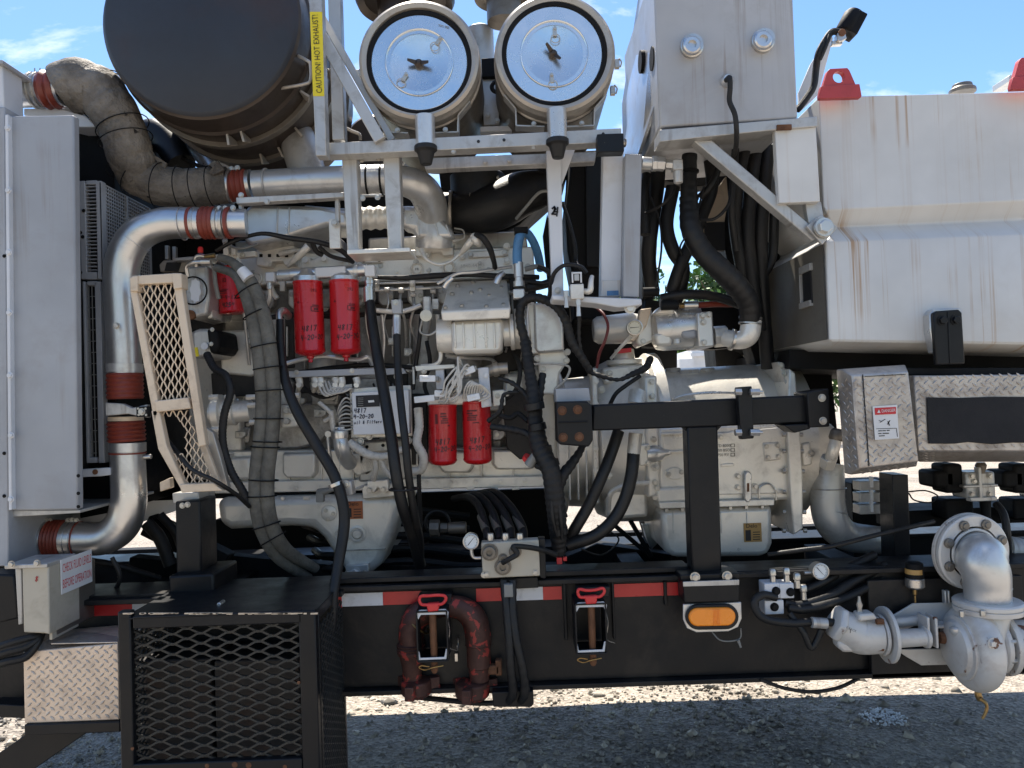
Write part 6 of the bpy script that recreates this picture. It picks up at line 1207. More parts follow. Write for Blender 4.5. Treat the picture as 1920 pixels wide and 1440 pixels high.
for q in ((1203, 306, 1222, 307, 12, 24), (1222, 307, 1231, 307, 15, 6), (1231, 307, 1246, 308, 14, 6), (1247, 308, 1262, 309, 10, 6)): b = MB(); b.hcyl(*q[:4], 2.52, q[4], q[5]); part('hex_fitting', b, 'silver_paint', t, .002)
b = MB(); b.box(1262, 298, 1281, 318, 2.50, .04); b.lathe(P(1271, 316, 2.52), -ZA, [(0, 10 * S(2.52)), (28 * S(2.52), 9 * S(2.52))], 8); part('elbow', b, 'frame_silver', t, .003)
# solenoid valve on the arm
t = thing('solenoid_valve', 'small square solenoid valve with grey coil window on the white arm', 'valve', 1083, 560, 2.5)
b = MB(); b.box(1071, 509, 1092, 531, 2.45, .04); part('coil', b, 'black_dull', t, .002)
b = MB(); b.box(1072, 510, 1091, 513, 2.446, .005); b.box(1072, 510, 1075, 530, 2.446, .005); b.box(1088, 510, 1091, 530, 2.446, .005); part('coil_frame', b, 'white_label', t, .001, kind='stuff')
b = MB(); b.box(1077, 514, 1086, 526, 2.444, .01); part('window', b, 'frame_silver', t, .001)
b = MB(); b.box(1070, 532, 1095, 561, 2.45, .05); part('body', b, EL, t, .003)
b = MB(); b.tube([(1095, 546, 2.47), (1106, 545, 2.46), (1108, 528, 2.46), (1110, 518, 2.47)], [5, 6, 5, 4], 12); part('elbow', b, EL, t, 0)
for x in (1061, 1084): b = MB(); k = S(2.46); b.lathe(P(x, 545 if x < 1070 else 561, 2.46), -ZA, [(0, 5 * k), (12 * k, 5 * k), (12 * k, 3.5 * k), (32 * k, 4.5 * k)], 12); part('outlet', b, 'silver_paint', t, 0)
# blue sleeved tube
t = thing('blue_sleeved_hose', 'hose with faded blue sleeve and silver end fitting beside the bright sky gap', 'hose', 975, 555, 2.75)
b = MB(); b.tube([(970, 495, 2.72), (970, 470, 2.72), (974, 445, 2.72), (984, 434, 2.74), (998, 450, 2.78), (1008, 475, 2.84), (1014, 505, 2.9)], [9, 9, 9, 8, 8, 8, 8], 16); part('sleeve', b, 'blue_sleeve', t, 0)
b = MB(); b.box(964, 425, 990, 436, 2.70, .05); part('clip', b, 'black_dull', t, .003)
b = MB(); k = S(2.72); b.lathe(P(972, 492, 2.72), -ZA, [(0, 9 * k), (28 * k, 9 * k), (29 * k, 8 * k), (36 * k, 8 * k), (36 * k, 11 * k), (46 * k, 11 * k)], 16); part('crimp', b, 'aluminium', t, 0); b = MB(); b.box(962, 541, 984, 560, 2.70, .04); part('elbow_block', b, 'silver_paint', t, .004)
for i, (pts, r, lb) in enumerate((([(984, 505, 2.8), (1010, 500, 2.8), (1030, 512, 2.82), (1038, 522, 2.84)], 5, 'thin grey hose under the sky gap running to the white column'), ([(985, 540, 2.8), (1015, 535, 2.82), (1036, 527, 2.84), (1042, 515, 2.84)], 8, 'black ribbed hose with white edge below the sky gap'), ([(1008, 500, 2.78), (1030, 510, 2.78), (1028, 530, 2.78), (990, 528, 2.8)], 4, 'small black hose loop below the sky gap'))):
    b = MB(); b.tube(pts, r, 10); solo('small_hose', lb, 'hose', b, 'wire_grey' if i == 0 else 'rubber', bev=0)
# ================================================================ HYDRAULIC PUMP
t = thing('hydraulic_pump', 'silver hydraulic pump lying across the top of the gearbox with a big black suction hose', 'hydraulic pump', 1290, 660, 2.8)
b = MB(); b.hcyl(1222, 622, 1312, 612, 2.86, 40, 40, [(0, 24), (.05, 34), (.2, 38), (.6, 40), (.95, 38), (1, 38)]); part('body', b, 'silver_paint', t, 0)
b = MB(); b.prism([(1306, 586), (1336, 583), (1340, 650), (1310, 652)], 2.76, .2); part('end_block', b, 'silver_paint', t, .006); bolts(t, [(1317, 592), (1329, 590), (1319, 604), (1320, 642)], 2.758, 4.5)
b = MB(); b.hcyl(1338, 632, 1362, 630, 2.80, 20, 8); part('gland_nut', b, EL, t, .002)
b = MB(); b.prism([(1225, 590), (1240, 572), (1262, 570), (1268, 590)], 2.80, .1); part('top_lug', b, EL, t, .012)
for q in ((1238, 570, 1262, 568, 11, 8, 'frame_silver'), (1274, 573, 1284, 573, 6, 6, 'brass'), (1282, 573, 1308, 572, 8, 20, 'steel')): b = MB(); b.hcyl(*q[:4], 2.78, q[4], q[5]); part('port_fitting', b, q[6], t, .001)
b = MB(); b.prism([(1225, 625), (1252, 620), (1262, 632), (1260, 648), (1232, 650)], 2.79, .08); part('side_lug', b, EL, t, .012); b = MB(); b.prism([(1278, 618), (1306, 616), (1308, 634), (1284, 636), (1276, 628)], 2.78, .08); part('side_lug', b, 'panel_paint', t, .012)
b = MB(); b.lathe(P(1269, 636, 2.80), -ZA, [(0, .012), (.016, .014), (.02, .008)], 16); part('drain_plug', b, EL, t, 0)
b = MB(); b.prism([(1205, 585), (1222, 578), (1226, 640), (1200, 650), (1192, 640)], 2.84, .12); part('mounting_flange', b, EL, t, .008); bolts(t, [(1213, 590), (1206, 640)], 2.838, 4)
b = MB(); b.hcyl(1112, 620, 1200, 614, 2.98, 28, 36, [(0, 20), (.1, 26), (.8, 29), (1, 25)]); part('drive_end', b, EL, t, .002)
b = MB(); b.prism([(1200, 580), (1222, 577), (1212, 612), (1188, 640), (1180, 636), (1196, 606)], 2.82, .04); part('link_arm', b, 'cream_guard', t, .004)
t = thing('pressure_gauge', 'round cream faced pressure gauge in front of the hydraulic pump', 'gauge', 1190, 626, 2.75, 'round dial gauges')
def gauge_parts(t, x, y, Y, r, face='gauge_face', a=20):
    k = S(Y); b = MB(); b.lathe(P(x, y, Y), -YA, [(-.03, r * .95 * k), (0, r * k), (.006, r * k), (.007, r * .88 * k), (.002, r * .86 * k)], 36, close=False); part('bezel', b, 'steel', t, 0)
    b = MB(); b.lathe(P(x, y, Y - .001), -YA, [(0, r * .87 * k), (.001, r * .87 * k)], 32); d = part('dial', b, face, t, 0)
    b = MB(); u = Vector((math.cos(R(a)), 0, math.sin(R(a)))); c = P(x, y, Y - .0035); e = Vector((-u.z, 0, u.x)) * .7 * k; b.add([c - u * r * .6 * k - e, c + u * r * .6 * k - e * .4, c + u * r * .6 * k + e * .4, c - u * r * .6 * k + e], [(0, 1, 2, 3)]); part('needle', b, 'ink', t, 0, smooth=0)
    b = MB()
    for i in range(28):
        a_ = R(-45 + i * 10); u = Vector((math.cos(a_), 0, math.sin(a_))); e = Vector((-u.z, 0, u.x)) * .35 * k; c = P(x, y, Y - .003); L0, L1 = (.66 if i % 3 == 0 else .73) * r * k, .8 * r * k; b.add([c + u * L0 - e, c + u * L1 - e, c + u * L1 + e, c + u * L0 + e], [(0, 1, 2, 3)])
    part('tick_marks', b, 'ink', t, 0, smooth=0, kind='stuff')
gauge_parts(t, 1190, 614, 2.68, 15, 'gauge_cream', 3)
b = MB(); b.tube([(1185, 628, 2.70), (1178, 636, 2.72), (1160, 655, 2.75), (1146, 672, 2.8)], [5, 4, 3, 3], 10); part('stem', b, EL, t, 0)
b = MB(); b.tube([(1118, 576, 2.78), (1132, 590, 2.74), (1140, 612, 2.72), (1134, 640, 2.72), (1124, 662, 2.74), (1119, 690, 2.76)], 2.8, 8); solo('dark_red_cable', 'thin dark red cable curving down left of the cream gauge', 'cable', b, 'dark_red_wire', bev=0)
b = MB(); b.tube([(1308, 572, 2.80), (1350, 570, 2.82), (1390, 570, 2.86)], 6, 12); solo('red_hose', 'short dull red hose leaving the top fitting of the hydraulic pump', 'hose', b, 'red_silicone', bev=0)
# big suction hose
t = thing('suction_hose', 'thick wrinkled black hose curving down into the silver elbow of the hydraulic pump', 'hose', 1400, 630, 2.7)
b = MB(); b.tube([(1293, 290, 2.66), (1292, 330, 2.66), (1292, 390, 2.64), (1296, 430, 2.62), (1318, 472, 2.62), (1352, 506, 2.62), (1385, 540, 2.64), (1404, 570, 2.66), (1407, 605, 2.68)], [14, 14, 17, 19, 20, 21, 21, 20, 19], 24, rib=(.03, .0012)); part('hose', b, 'rubber', t, 0)
b = MB(); b.tube([(1409, 600, 2.68), (1404, 628, 2.68), (1386, 638, 2.70), (1362, 634, 2.74)], [19, 19, 17, 16], 24); part('elbow', b, EL, t, 0)
clamp(t, (1407, 596), (1406, 606), 20, 4, 2.68); clamp(t, (1406, 607), (1405, 617), 20, 3, 2.68); clamp(t, (1373, 637), (1363, 635), 19, 5, 2.71)
for y in (322, 372, 385): clamp(t, (1292, y), (1292, y + 10), 17, 5, 2.66, 'black_dull')
GH = 'black hydraulic hoses behind the tank arm'
HB = [([(1235, 290, 2.85), (1232, 350, 2.85), (1222, 420, 2.82), (1216, 480, 2.84), (1222, 540, 2.9)], 14, 'dull black hose just right of the grey upright plate'),
      ([(1262, 350, 2.80), (1250, 420, 2.80), (1262, 470, 2.80), (1280, 500, 2.82), (1275, 540, 2.84), (1262, 575, 2.86)], 13, 'black hose passing left of the green foliage gap'),
      ([(1330, 290, 2.80), (1335, 350, 2.80), (1318, 400, 2.80), (1298, 450, 2.78), (1275, 500, 2.78), (1258, 550, 2.8)], 12, 'black hose crossing behind the thick suction hose'),
      ([(1398, 268, 2.72), (1384, 340, 2.74), (1378, 420, 2.78), (1390, 500, 2.8), (1396, 560, 2.84)], 12, 'leftmost hose of the dense bundle under the diagonal arm'),
      ([(1418, 268, 2.76), (1408, 350, 2.76), (1402, 440, 2.78), (1410, 520, 2.8), (1424, 620, 2.84)], 13, 'second hose of the dense bundle under the diagonal arm'),
      ([(1440, 275, 2.78), (1432, 360, 2.78), (1426, 450, 2.8), (1430, 560, 2.84), (1440, 690, 2.9)], 13, 'third hose of the dense bundle under the diagonal arm'),
      ([(1452, 400, 2.80), (1448, 480, 2.82), (1430, 520, 2.82), (1415, 560, 2.84)], 9, 'black hose bending off to the left at the right of the bundle'),
      ([(1350, 300, 2.70), (1342, 330, 2.70), (1330, 352, 2.70), (1312, 370, 2.72)], 7, 'short black hose stub beside the top of the suction hose'),
      ([(1210, 440, 2.74), (1208, 360, 2.76), (1212, 330, 2.8)], 10, 'grey banded hose against the grey upright plate'),
      ([(1240, 560, 2.76), (1285, 552, 2.76), (1340, 556, 2.78), (1400, 575, 2.8)], 9, 'black hose lying just above the hydraulic pump'),
      ([(1380, 262, 2.68), (1376, 330, 2.68), (1372, 400, 2.70), (1380, 470, 2.74)], 7, 'thin black hose in front of the dense bundle')]
for p, r, lb in HB: b = MB(); b.tube(p, r, 14); solo('hydraulic_hose', lb, 'hose', b, 'rubber', group=GH, bev=0)
for i, (p, r) in enumerate((([(1210, 400, 2.7), (1240, 385, 2.66), (1262, 360, 2.66), (1268, 330, 2.68)], 2.5), ([(1225, 560, 2.72), (1240, 470, 2.70), (1236, 410, 2.72), (1220, 370, 2.74)], 2), ([(1310, 412, 2.66), (1340, 410, 2.64), (1365, 385, 2.64), (1372, 350, 2.66)], 3), ([(1320, 350, 2.66), (1300, 420, 2.6), (1276, 460, 2.62), (1280, 480, 2.66)], 1.8))):
    b = MB(); b.tube(p, r, 8); solo('thin_cable', ('thin black cable hooked round the grey upright plate', 'thin black wire hanging beside the hose at the grey plate', 'thin black cable looping right of the suction hose', 'fine black lace tied across the suction hose')[i], 'cable', b, 'rubber', bev=0)
for x, y in ((1205, 520), (1240, 545)): b = MB(); b.hcyl(x, y + 28, x + 30, y + 27, 2.72, 9, 16); solo('hose_coupling', 'black hose coupling left above the hydraulic pump' if x < 1220 else 'larger black hose coupling at the end of the base arm', 'coupling', b, 'black_dull', bev=0)
# dark structures behind, centre
b = MB(); b.prism([(1040, 555), (1215, 560), (1215, 700), (1040, 740)], 3.35, .2); solo('dark_gap_panel', 'black panel added to darken the gap behind the solenoid valve and pump', 'bulkhead', b, 'black_dull')  # added dark sheet standing in for the shaded gap
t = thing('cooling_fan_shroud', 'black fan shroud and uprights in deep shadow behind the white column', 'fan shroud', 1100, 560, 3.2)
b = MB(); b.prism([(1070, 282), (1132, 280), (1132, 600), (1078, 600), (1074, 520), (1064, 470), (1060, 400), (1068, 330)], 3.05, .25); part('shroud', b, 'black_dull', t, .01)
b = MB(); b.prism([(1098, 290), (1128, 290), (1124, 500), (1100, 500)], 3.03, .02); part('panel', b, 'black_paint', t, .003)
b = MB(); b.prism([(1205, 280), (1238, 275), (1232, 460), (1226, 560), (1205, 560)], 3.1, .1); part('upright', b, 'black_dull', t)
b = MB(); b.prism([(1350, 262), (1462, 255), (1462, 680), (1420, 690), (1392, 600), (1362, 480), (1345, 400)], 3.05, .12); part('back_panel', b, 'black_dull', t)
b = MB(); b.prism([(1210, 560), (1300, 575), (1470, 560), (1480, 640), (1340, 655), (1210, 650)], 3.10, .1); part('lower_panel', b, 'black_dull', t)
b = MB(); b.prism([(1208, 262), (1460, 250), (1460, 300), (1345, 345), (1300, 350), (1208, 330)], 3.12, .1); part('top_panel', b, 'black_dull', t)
t = thing('tan_rear_bracket', 'small tan bracket with black square opening far behind the hoses', 'bracket', 1345, 450, 3.0)
b = MB(); b.prism([(1312, 400), (1362, 330), (1366, 372), (1352, 455), (1318, 450)], 3.0, .04); part('plate', b, 'cream_guard', t); b = MB(); b.box(1322, 416, 1360, 470, 2.99, .03); part('opening', b, 'ink', t)
t = thing('rubber_intake_boot', 'black rubber air intake boot with steel band clamps under the right air cleaner', 'intake boot', 900, 430, 3.0)
b = MB(); b.lathe(P(895, 322, 3.05), -ZA, [(0, 40 * S(3.05)), (.02, 52 * S(3.05)), (.12, 52 * S(3.05)), (.2, 50 * S(3.05))], 32); part('upper_boot', b, 'rubber', t, 0)
b = MB(); b.tube([(830, 395, 3.05), (880, 400, 3.0), (930, 388, 2.98), (975, 365, 3.0), (1010, 355, 3.05)], [34, 38, 44, 42, 36], 28); part('boot', b, 'rubber', t, 0)
for x in (846, 884, 898): clamp(t, (x, 398), (x + 10, 398), 39, 5, 3.0, 'drum_rim')
b = MB(); b.hcyl(860, 337, 936, 334, 2.98, 5, 16); part('rim', b, 'drum_rim', t, 0)
b = MB(); b.prism([(820, 302), (1060, 290), (1064, 330), (1040, 360), (1000, 396), (975, 420), (950, 432), (855, 438), (830, 380)], 3.2, .3); part('housing', b, 'black_dull', t, .01)
b = MB(); b.prism([(1026, 400), (1042, 470), (1036, 560), (1030, 560), (1018, 440)], 3.1, .04); part('strut', b, 'black_dull', t)
b = MB(); b.tube([(968, 410, 2.85), (985, 390, 2.8), (1010, 362, 2.78), (1030, 358, 2.78)], 3, 8); solo('thin_cable', 'frayed grey cable running from the rubber boot to the white column', 'cable', b, 'wire_grey', bev=0)
b = MB(); b.tube([(1055, 380, 2.7), (1068, 420, 2.66), (1078, 460, 2.66), (1080, 490, 2.66), (1088, 502, 2.6)], 3.5, 8); b.tube([(1030, 555, 2.6), (1038, 515, 2.54), (1060, 497, 2.52), (1088, 500, 2.5), (1100, 512, 2.5)], 4, 8); solo('black_cable', 'black cable looping from the white column over the solenoid valve', 'cable', b, 'rubber', bev=0)
# ================================================================ GUARD
t = thing('mesh_belt_guard', 'tall cream mesh belt guard leaning beside the bent silver pipe', 'guard', 340, 925, 2.5)
G = 'cream_guard'
def gb(pts, Y=2.46, d=.03, bev=.003, nm='frame_bar'): b = MB(); b.prism(pts, Y, d); part(nm, b, G, t, bev)
gb([(243, 543), (256, 543), (298, 765), (290, 800), (284, 766)]); gb([(283, 770), (298, 768), (312, 835), (348, 912), (340, 920), (296, 842)])
gb([(325, 535), (340, 533), (386, 835), (372, 838)]); gb([(246, 517), (326, 512), (328, 530), (250, 534)], 2.455); gb([(243, 520), (258, 516), (258, 546), (244, 546)], 2.45, .05); gb([(322, 512), (340, 512), (341, 540), (325, 542)], 2.45, .05)
gb([(288, 752), (352, 745), (357, 766), (292, 773)], 2.455); gb([(336, 908), (400, 905), (418, 920), (340, 924)], 2.455); gb([(372, 835), (386, 835), (412, 905), (398, 907)], 2.52, .02)
b = MB(); b.prism([(384, 800), (392, 850), (410, 905), (428, 916), (414, 860), (400, 812)], 2.56, .03); part('side_sheet', b, 'drum_rim', t, .003)
poly = [(256, 530), (326, 530), (360, 748), (296, 752)]; k = S(2.47)
def panel(poly, Y, cw, ch, sw, brk=None):
    x0, x1 = min(p[0] for p in poly), max(p[0] for p in poly); y0, y1 = min(p[1] for p in poly), max(p[1] for p in poly); o, u, v, w_, h_ = plane_px(x0, y0, x1, y1, Y); k = S(Y)
    part('mesh_panel', expanded(o, u, v, w_, h_, cw * k, ch * k, sw * k, .004, lambda a, b_: inside(poly, x0 + a / k, y1 - b_ / k), brk and (lambda a, b_: brk(x0 + a / k, y1 - b_ / k))), G, t, 0, kind='stuff')
panel(poly, 2.475, 14, 24, 2.6)
panel([(298, 770), (355, 766), (374, 838), (398, 906), (345, 910), (312, 835)], 2.48, 14, 20, 2.4, lambda x, y: (x < 345 and 775 < y < 848 and x < 310 + (y - 775) * .55 + 18) )
# ---- heat sleeved hoses
for i, (off, lb) in enumerate(((-11, 'left one of the two grey fabric sleeved hoses tied with cord'), (11, 'right one of the two grey fabric sleeved hoses tied with cord'))):
    t = thing('sleeved_hose', lb, 'hose', 500, 1060, 2.65, 'grey sleeved hoses tied with cord')
    pth = [(408 + off * .3, 492 + off * -.9, 2.66), (440, 505 - off * .9, 2.64), (466 + off * .6, 540 - off * .7, 2.62), (486 + off, 600, 2.61), (497 + off, 670, 2.6), (503 + off, 750, 2.6), (499 + off, 820, 2.6), (491 + off, 890, 2.6), (492 + off, 950, 2.6), (505 + off, 1000, 2.62), (532 + off * .8, 1040 - off * .5, 2.68), (585 + off * .6, 1075 - off * .8, 2.8)]
    b = MB(); rr_ = [7, 9, 12, 13, 13, 13, 13, 13, 13, 13, 12, 9]; b.tube(pth, rr_, 18, k=10); part('sleeve', b, 'heat_sleeve', t, 0)
    if off > 0:
        for (x, y, a, r) in ((463, 545, -58, 24), (480, 588, -66, 25), (496, 648, -80, 25), (502, 690, -84, 26), (505, 732, -88, 26), (503, 785, 88, 26), (501, 828, 86, 26), (497, 838, 86, 26), (494, 900, 86, 26), (491, 930, 90, 26), (500, 985, -75, 25), (512, 1010, -62, 25)):
            d = Vector((math.cos(R(a)), 0, math.sin(R(a)))); b = MB(); c = P(x, y, 2.6 if y > 600 else 2.615); u = d.cross(YA).normalized(); kk = S(2.61); pts = [c + u * math.cos(q * 6.283 / 28) * (r + 1) * kk + YA * math.sin(q * 6.283 / 28) * 17 * kk for q in range(29)]
            b.sweep(pts, 1.35 * kk, 6, k=1, cap=False); part('cord', b, 'black_dull', t, 0)
    b = MB(); b.tube([(452, 505, 2.60), (466, 522, 2.60)], [10, 12], 14); (off > 0) and part('white_collar', b, 'white_paint', t, 0)
GB = 'black hoses hanging in front of the engine'
def hose(lab, pts, r, m='rubber', fit=None, nm='black_hose', rib=None, n=14):
    t = thing(nm, lab, 'hose', pts[-1][0], pts[-1][1], pts[-1][2], GB); b = MB(); b.tube(pts, r, n, k=8, rib=rib); part('hose', b, m, t, 0)
    for f_ in fit or (): b = MB(); b.tube(f_[0], f_[1], 16); part('crimp_fitting', b, f_[2], t, 0)
    return t
h = hose('thick black hose sweeping from the silver elbow behind the filters down past the mesh cage', [(525, 600, 2.68), (526, 650, 2.66), (534, 710, 2.62), (556, 770, 2.58), (592, 832, 2.56), (626, 890, 2.54), (643, 945, 2.53), (645, 990, 2.52), (634, 1060, 2.48), (626, 1110, 2.44), (624, 1160, 2.43), (620, 1205, 2.43)], [7, 8, 9, 10, 10.5, 10.5, 10.5, 10.5, 10, 9, 8, 4], fit=(([(524, 604, 2.68), (524, 588, 2.69), (532, 583, 2.72), (540, 592, 2.8)], [6, 6, 7, 8], 'steel'),))
clamp(h, (630, 908), (634, 918), 13, 7, 2.54, 'steel')
h = hose('fat black hose dropping straight from the right end of the filter head', [(693, 562, 2.80), (700, 620, 2.76), (710, 680, 2.72), (724, 760, 2.66), (735, 830, 2.62), (743, 890, 2.60), (755, 950, 2.62), (772, 1000, 2.7), (788, 1060, 2.8)], [9.5, 10, 10.5, 11, 11, 11, 11, 11, 11], fit=(([(692, 538, 2.80), (693, 566, 2.80)], 10.5, 'steel'),))
h = hose('thinner black hose hanging from the small white elbow block, right of the fat one', [(744, 628, 2.70), (746, 690, 2.68), (752, 760, 2.63), (760, 830, 2.60), (766, 890, 2.60), (776, 960, 2.64), (786, 1010, 2.72), (788, 1060, 2.8)], [7, 7, 7.5, 7.5, 7.5, 7.5, 8, 8], fit=(([(744, 590, 2.72), (744, 602, 2.72), (744, 628, 2.70)], [7, 8, 7], 'silver_paint'),))
ep('elbow_block', [(733, 562), (752, 561), (753, 588), (735, 588)], 2.70, .04, 'panel_paint', .003, h); bolts(h, [(742, 567)], 2.70, 4)
b = MB(); b.ring(P(757, 917, 2.60), ZA, 26 * S(2.6), 2 * S(2.6)); part('cable_tie', b, 'rubber', h, 0)
hose('ribbed black loom curving down beside the cream mesh guard', [(388, 664, 2.7), (402, 690, 2.66), (424, 705, 2.62), (432, 735, 2.60), (420, 780, 2.60), (418, 830, 2.60), (432, 880, 2.60), (455, 920, 2.60), (470, 948, 2.60)], 7, 'loom', rib=(.012, .0008), nm='black_loom')
hose('thin black hose passing through the hole of the mesh guard', [(300, 775, 2.56), (304, 810, 2.54), (330, 845, 2.50), (360, 880, 2.44), (400, 900, 2.44), (440, 925, 2.5), (468, 950, 2.58)], [5, 4.5, 4, 4, 4, 4, 4], nm='black_loom')
hose('thin dark loom left of the lower red filters hanging below the pan rail', [(785, 880, 2.78), (786, 920, 2.80), (788, 970, 2.84), (788, 1010, 2.86)], 4, 'loom', rib=(.01, .0006), nm='black_loom')
hose('thin twin black wire bundle behind the gauge valve, left of the compressor', [(790, 592, 2.84), (786, 640, 2.84), (780, 680, 2.86), (774, 730, 2.84)], 4, nm='black_loom')
b = MB(); b.tube([(598, 925, 2.86), (620, 918, 2.84), (640, 914, 2.84)], [9, 5, 4], 10); b.box(592, 926, 606, 942, 2.84, .03); solo('grey_plug', 'grey wire plug hanging on the pan rail beside the hose clamp', 'plug', b, 'wire_grey', bev=.002)
t = thing('hose_clamp_block', 'small bolted clamp block on the pan rail beside the sweeping hose', 'clamp', 655, 930, 2.6)
ep('block', [(643, 904), (658, 902), (662, 928), (648, 930)], 2.56, .05, 'frame_silver', .003, t); bolts(t, [(650, 908)], 2.56, 5); line([(660, 920, 2.6), (680, 912, 2.7)], 3, EL, t, 'link')
# ---- harness trunk
t = thing('taped_harness', 'thick taped black wiring trunk with branches hanging between engine and gearbox', 'wiring harness', 1050, 1045, 2.6)
def hb(pts, r, m='loom', rib=(.022, .0018)): b = MB(); b.tube(pts, r, 12, k=6, rib=rib); part('branch', b, m, t, 0)
hb([(985, 640, 2.7), (992, 690, 2.66), (1000, 740, 2.62), (1004, 790, 2.60), (1012, 838, 2.58), (1032, 880, 2.56), (1040, 930, 2.56), (1045, 980, 2.58), (1048, 1020, 2.60), (1050, 1042, 2.6)], [10, 10, 12, 14, 17, 17, 18, 17, 14, 9])
hb([(1096, 830, 2.66), (1084, 852, 2.62), (1070, 872, 2.60), (1056, 890, 2.58), (1048, 912, 2.58)], [5, 7, 9, 10, 10]); hb([(1018, 700, 2.66), (1012, 740, 2.64), (1008, 790, 2.60)], [6, 7, 7])
hb([(920, 800, 2.68), (950, 804, 2.66), (980, 810, 2.62), (1000, 820, 2.6)], [5, 6, 6, 7]); hb([(935, 710, 2.7), (960, 718, 2.68), (985, 740, 2.66), (998, 770, 2.64)], [3, 4, 4, 4]); hb([(915, 790, 2.7), (938, 770, 2.68), (945, 740, 2.68), (975, 735, 2.68)], [4, 4, 3, 3])
hb([(985, 640, 2.7), (975, 600, 2.70), (980, 568, 2.70), (1005, 558, 2.68), (1040, 572, 2.64), (1060, 600, 2.62), (1072, 640, 2.62), (1092, 672, 2.64), (1108, 698, 2.66)], [8, 8, 8, 8, 8, 8, 8, 7, 6])
hb([(1108, 698, 2.66), (1130, 706, 2.64), (1160, 712, 2.64), (1185, 702, 2.66), (1210, 690, 2.7), (1220, 672, 2.76)], [4, 4, 3, 5, 6, 6])
hb([(1086, 594, 2.60), (1086, 640, 2.62), (1094, 680, 2.64)], [3, 3, 3]); hb([(1020, 880, 2.57), (1000, 868, 2.62), (990, 858, 2.7)], [5, 6, 7])
for x0, pts in enumerate(([(1034, 930, 2.54), (1036, 970, 2.54), (1044, 1005, 2.56)], [(1046, 930, 2.54), (1052, 975, 2.54), (1054, 1010, 2.56)])): hb(pts, 4, 'rubber', None)
for i, (x, y) in enumerate(((1008, 800), (1030, 868), (1040, 912), (1042, 942), (1048, 996), (1002, 762), (1019, 843), (1045, 966))):
    b = MB(); kk = S(2.58); b.lathe(P(x, y, 2.58), Vector((.15, 0, -1)), [(-7 * kk, 13 * kk), (-6 * kk, (16 + i % 3 * 1.6) * kk), (6 * kk, (16.5 + i % 2 * 2.4) * kk), (7 * kk, 13 * kk)], 16); part('tape_wrap', b, 'rubber' if i != 3 else 'wire_grey', t, 0)
b = MB(); b.box(1044, 1046, 1054, 1058, 2.58, .02); b.box(1056, 1045, 1063, 1052, 2.58, .02); solo('red_plug', 'small red plastic plug at the bottom tip of the taped harness', 'plug', b, 'red_cap', bev=.001)
b = MB(); b.tube([(986, 862, 2.62), (990, 856, 2.61)], 8, 12); solo('red_sensor_cap', 'small round red cap on the harness branch left of the trunk', 'cap', b, 'red_cap', bev=0)
b = MB(); b.tube([(992, 872, 2.60), (1000, 860, 2.59), (1012, 845, 2.57)], [10, 9, 8], 12); solo('grey_connector', 'grey round connector strapped to the taped harness near the red cap', 'connector', b, 'wire_grey', bev=0)
hose('short fat black hose dropping from the mount beam on the left', [(1160, 808, 2.66), (1146, 850, 2.64), (1128, 895, 2.62), (1105, 945, 2.62), (1082, 985, 2.62), (1068, 1008, 2.64)], 11, nm='transmission_hose')
hose('fat black hose with crimped grey collar dropping from the gearbox port', [(1188, 848, 2.62), (1184, 890, 2.60), (1172, 935, 2.60), (1150, 975, 2.60), (1115, 1005, 2.60), (1065, 1022, 2.62)], 12, fit=(([(1196, 735, 2.76), (1192, 760, 2.74)], 16, EL), ([(1192, 812, 2.62), (1188, 850, 2.62)], 13, 'frame_silver')), nm='transmission_hose')
hose('thin black cable curving over the side of the gearbox bell housing', [(1142, 762, 2.72), (1155, 738, 2.70), (1175, 722, 2.70), (1200, 705, 2.72)], 4, nm='thin_hose')
hose('thin black cable sagging across the bright ground gap under the gearbox', [(1090, 1030, 2.66), (1130, 1040, 2.7), (1160, 1010, 2.9), (1120, 985, 2.9)], 1.6, nm='thin_hose')
for i, (q, lb) in enumerate((((1152, 985, 1210, 1035, 8), 'black strut slanting across the sunlit ground gap'), ((1182, 975, 1222, 1045, 8), 'steeper black strut under the gearbox pan'))):
    b = MB(); b.bar(*q, 3.05, .04); solo('chassis_strut', lb, 'strut', b, 'black_dull')
b = MB(); b.prism([(1206, 985), (1224, 985), (1232, 1020), (1222, 1030), (1212, 1008)], 3.1, .05); solo('chrome_bracket', 'small shiny bracket in the gap left of the gearbox pan', 'bracket', b, 'aluminium')
# four hoses to the valve block and rear hoses
for i, (x, y) in enumerate(((912, 995), (942, 998), (962, 1000), (988, 1003))):
    hose(('first', 'second', 'third', 'fourth')[i] + ' from the left of the four dark hoses arching down to the gauge block', [(850 + i * 12, 935 - i * 2, 3.0), (878 + i * 16, 932 - i * 3, 2.9), (898 + i * 20, 950, 2.80), (910 + i * 23, 985, 2.72), (914 + i * 23, 1012, 2.66)], [6, 7, 7, 7, 7], fit=(([(902 + i * 22, 968, 2.77), (911 + i * 23, 994, 2.70)], [8, 8], 'drum_brown'),), nm='arched_hose')
t = thing('rear_fitting', 'dark brass coloured hydraulic fitting in the shadow under the engine', 'fitting', 850, 995, 3.0)
for q in ((806, 990, 824, 990, 16, 8), (825, 990, 840, 990, 9, 6), (841, 990, 874, 989, 11, 20)): b = MB(); b.hcyl(*q[:4], 2.95, q[4], q[5]); part('hex', b, 'drum_brown', t, .002)
b = MB(); b.ring(P(820, 980, 3.0), YA, 22 * S(3), 3 * S(3)); part('coil', b, 'rubber', t, 0)
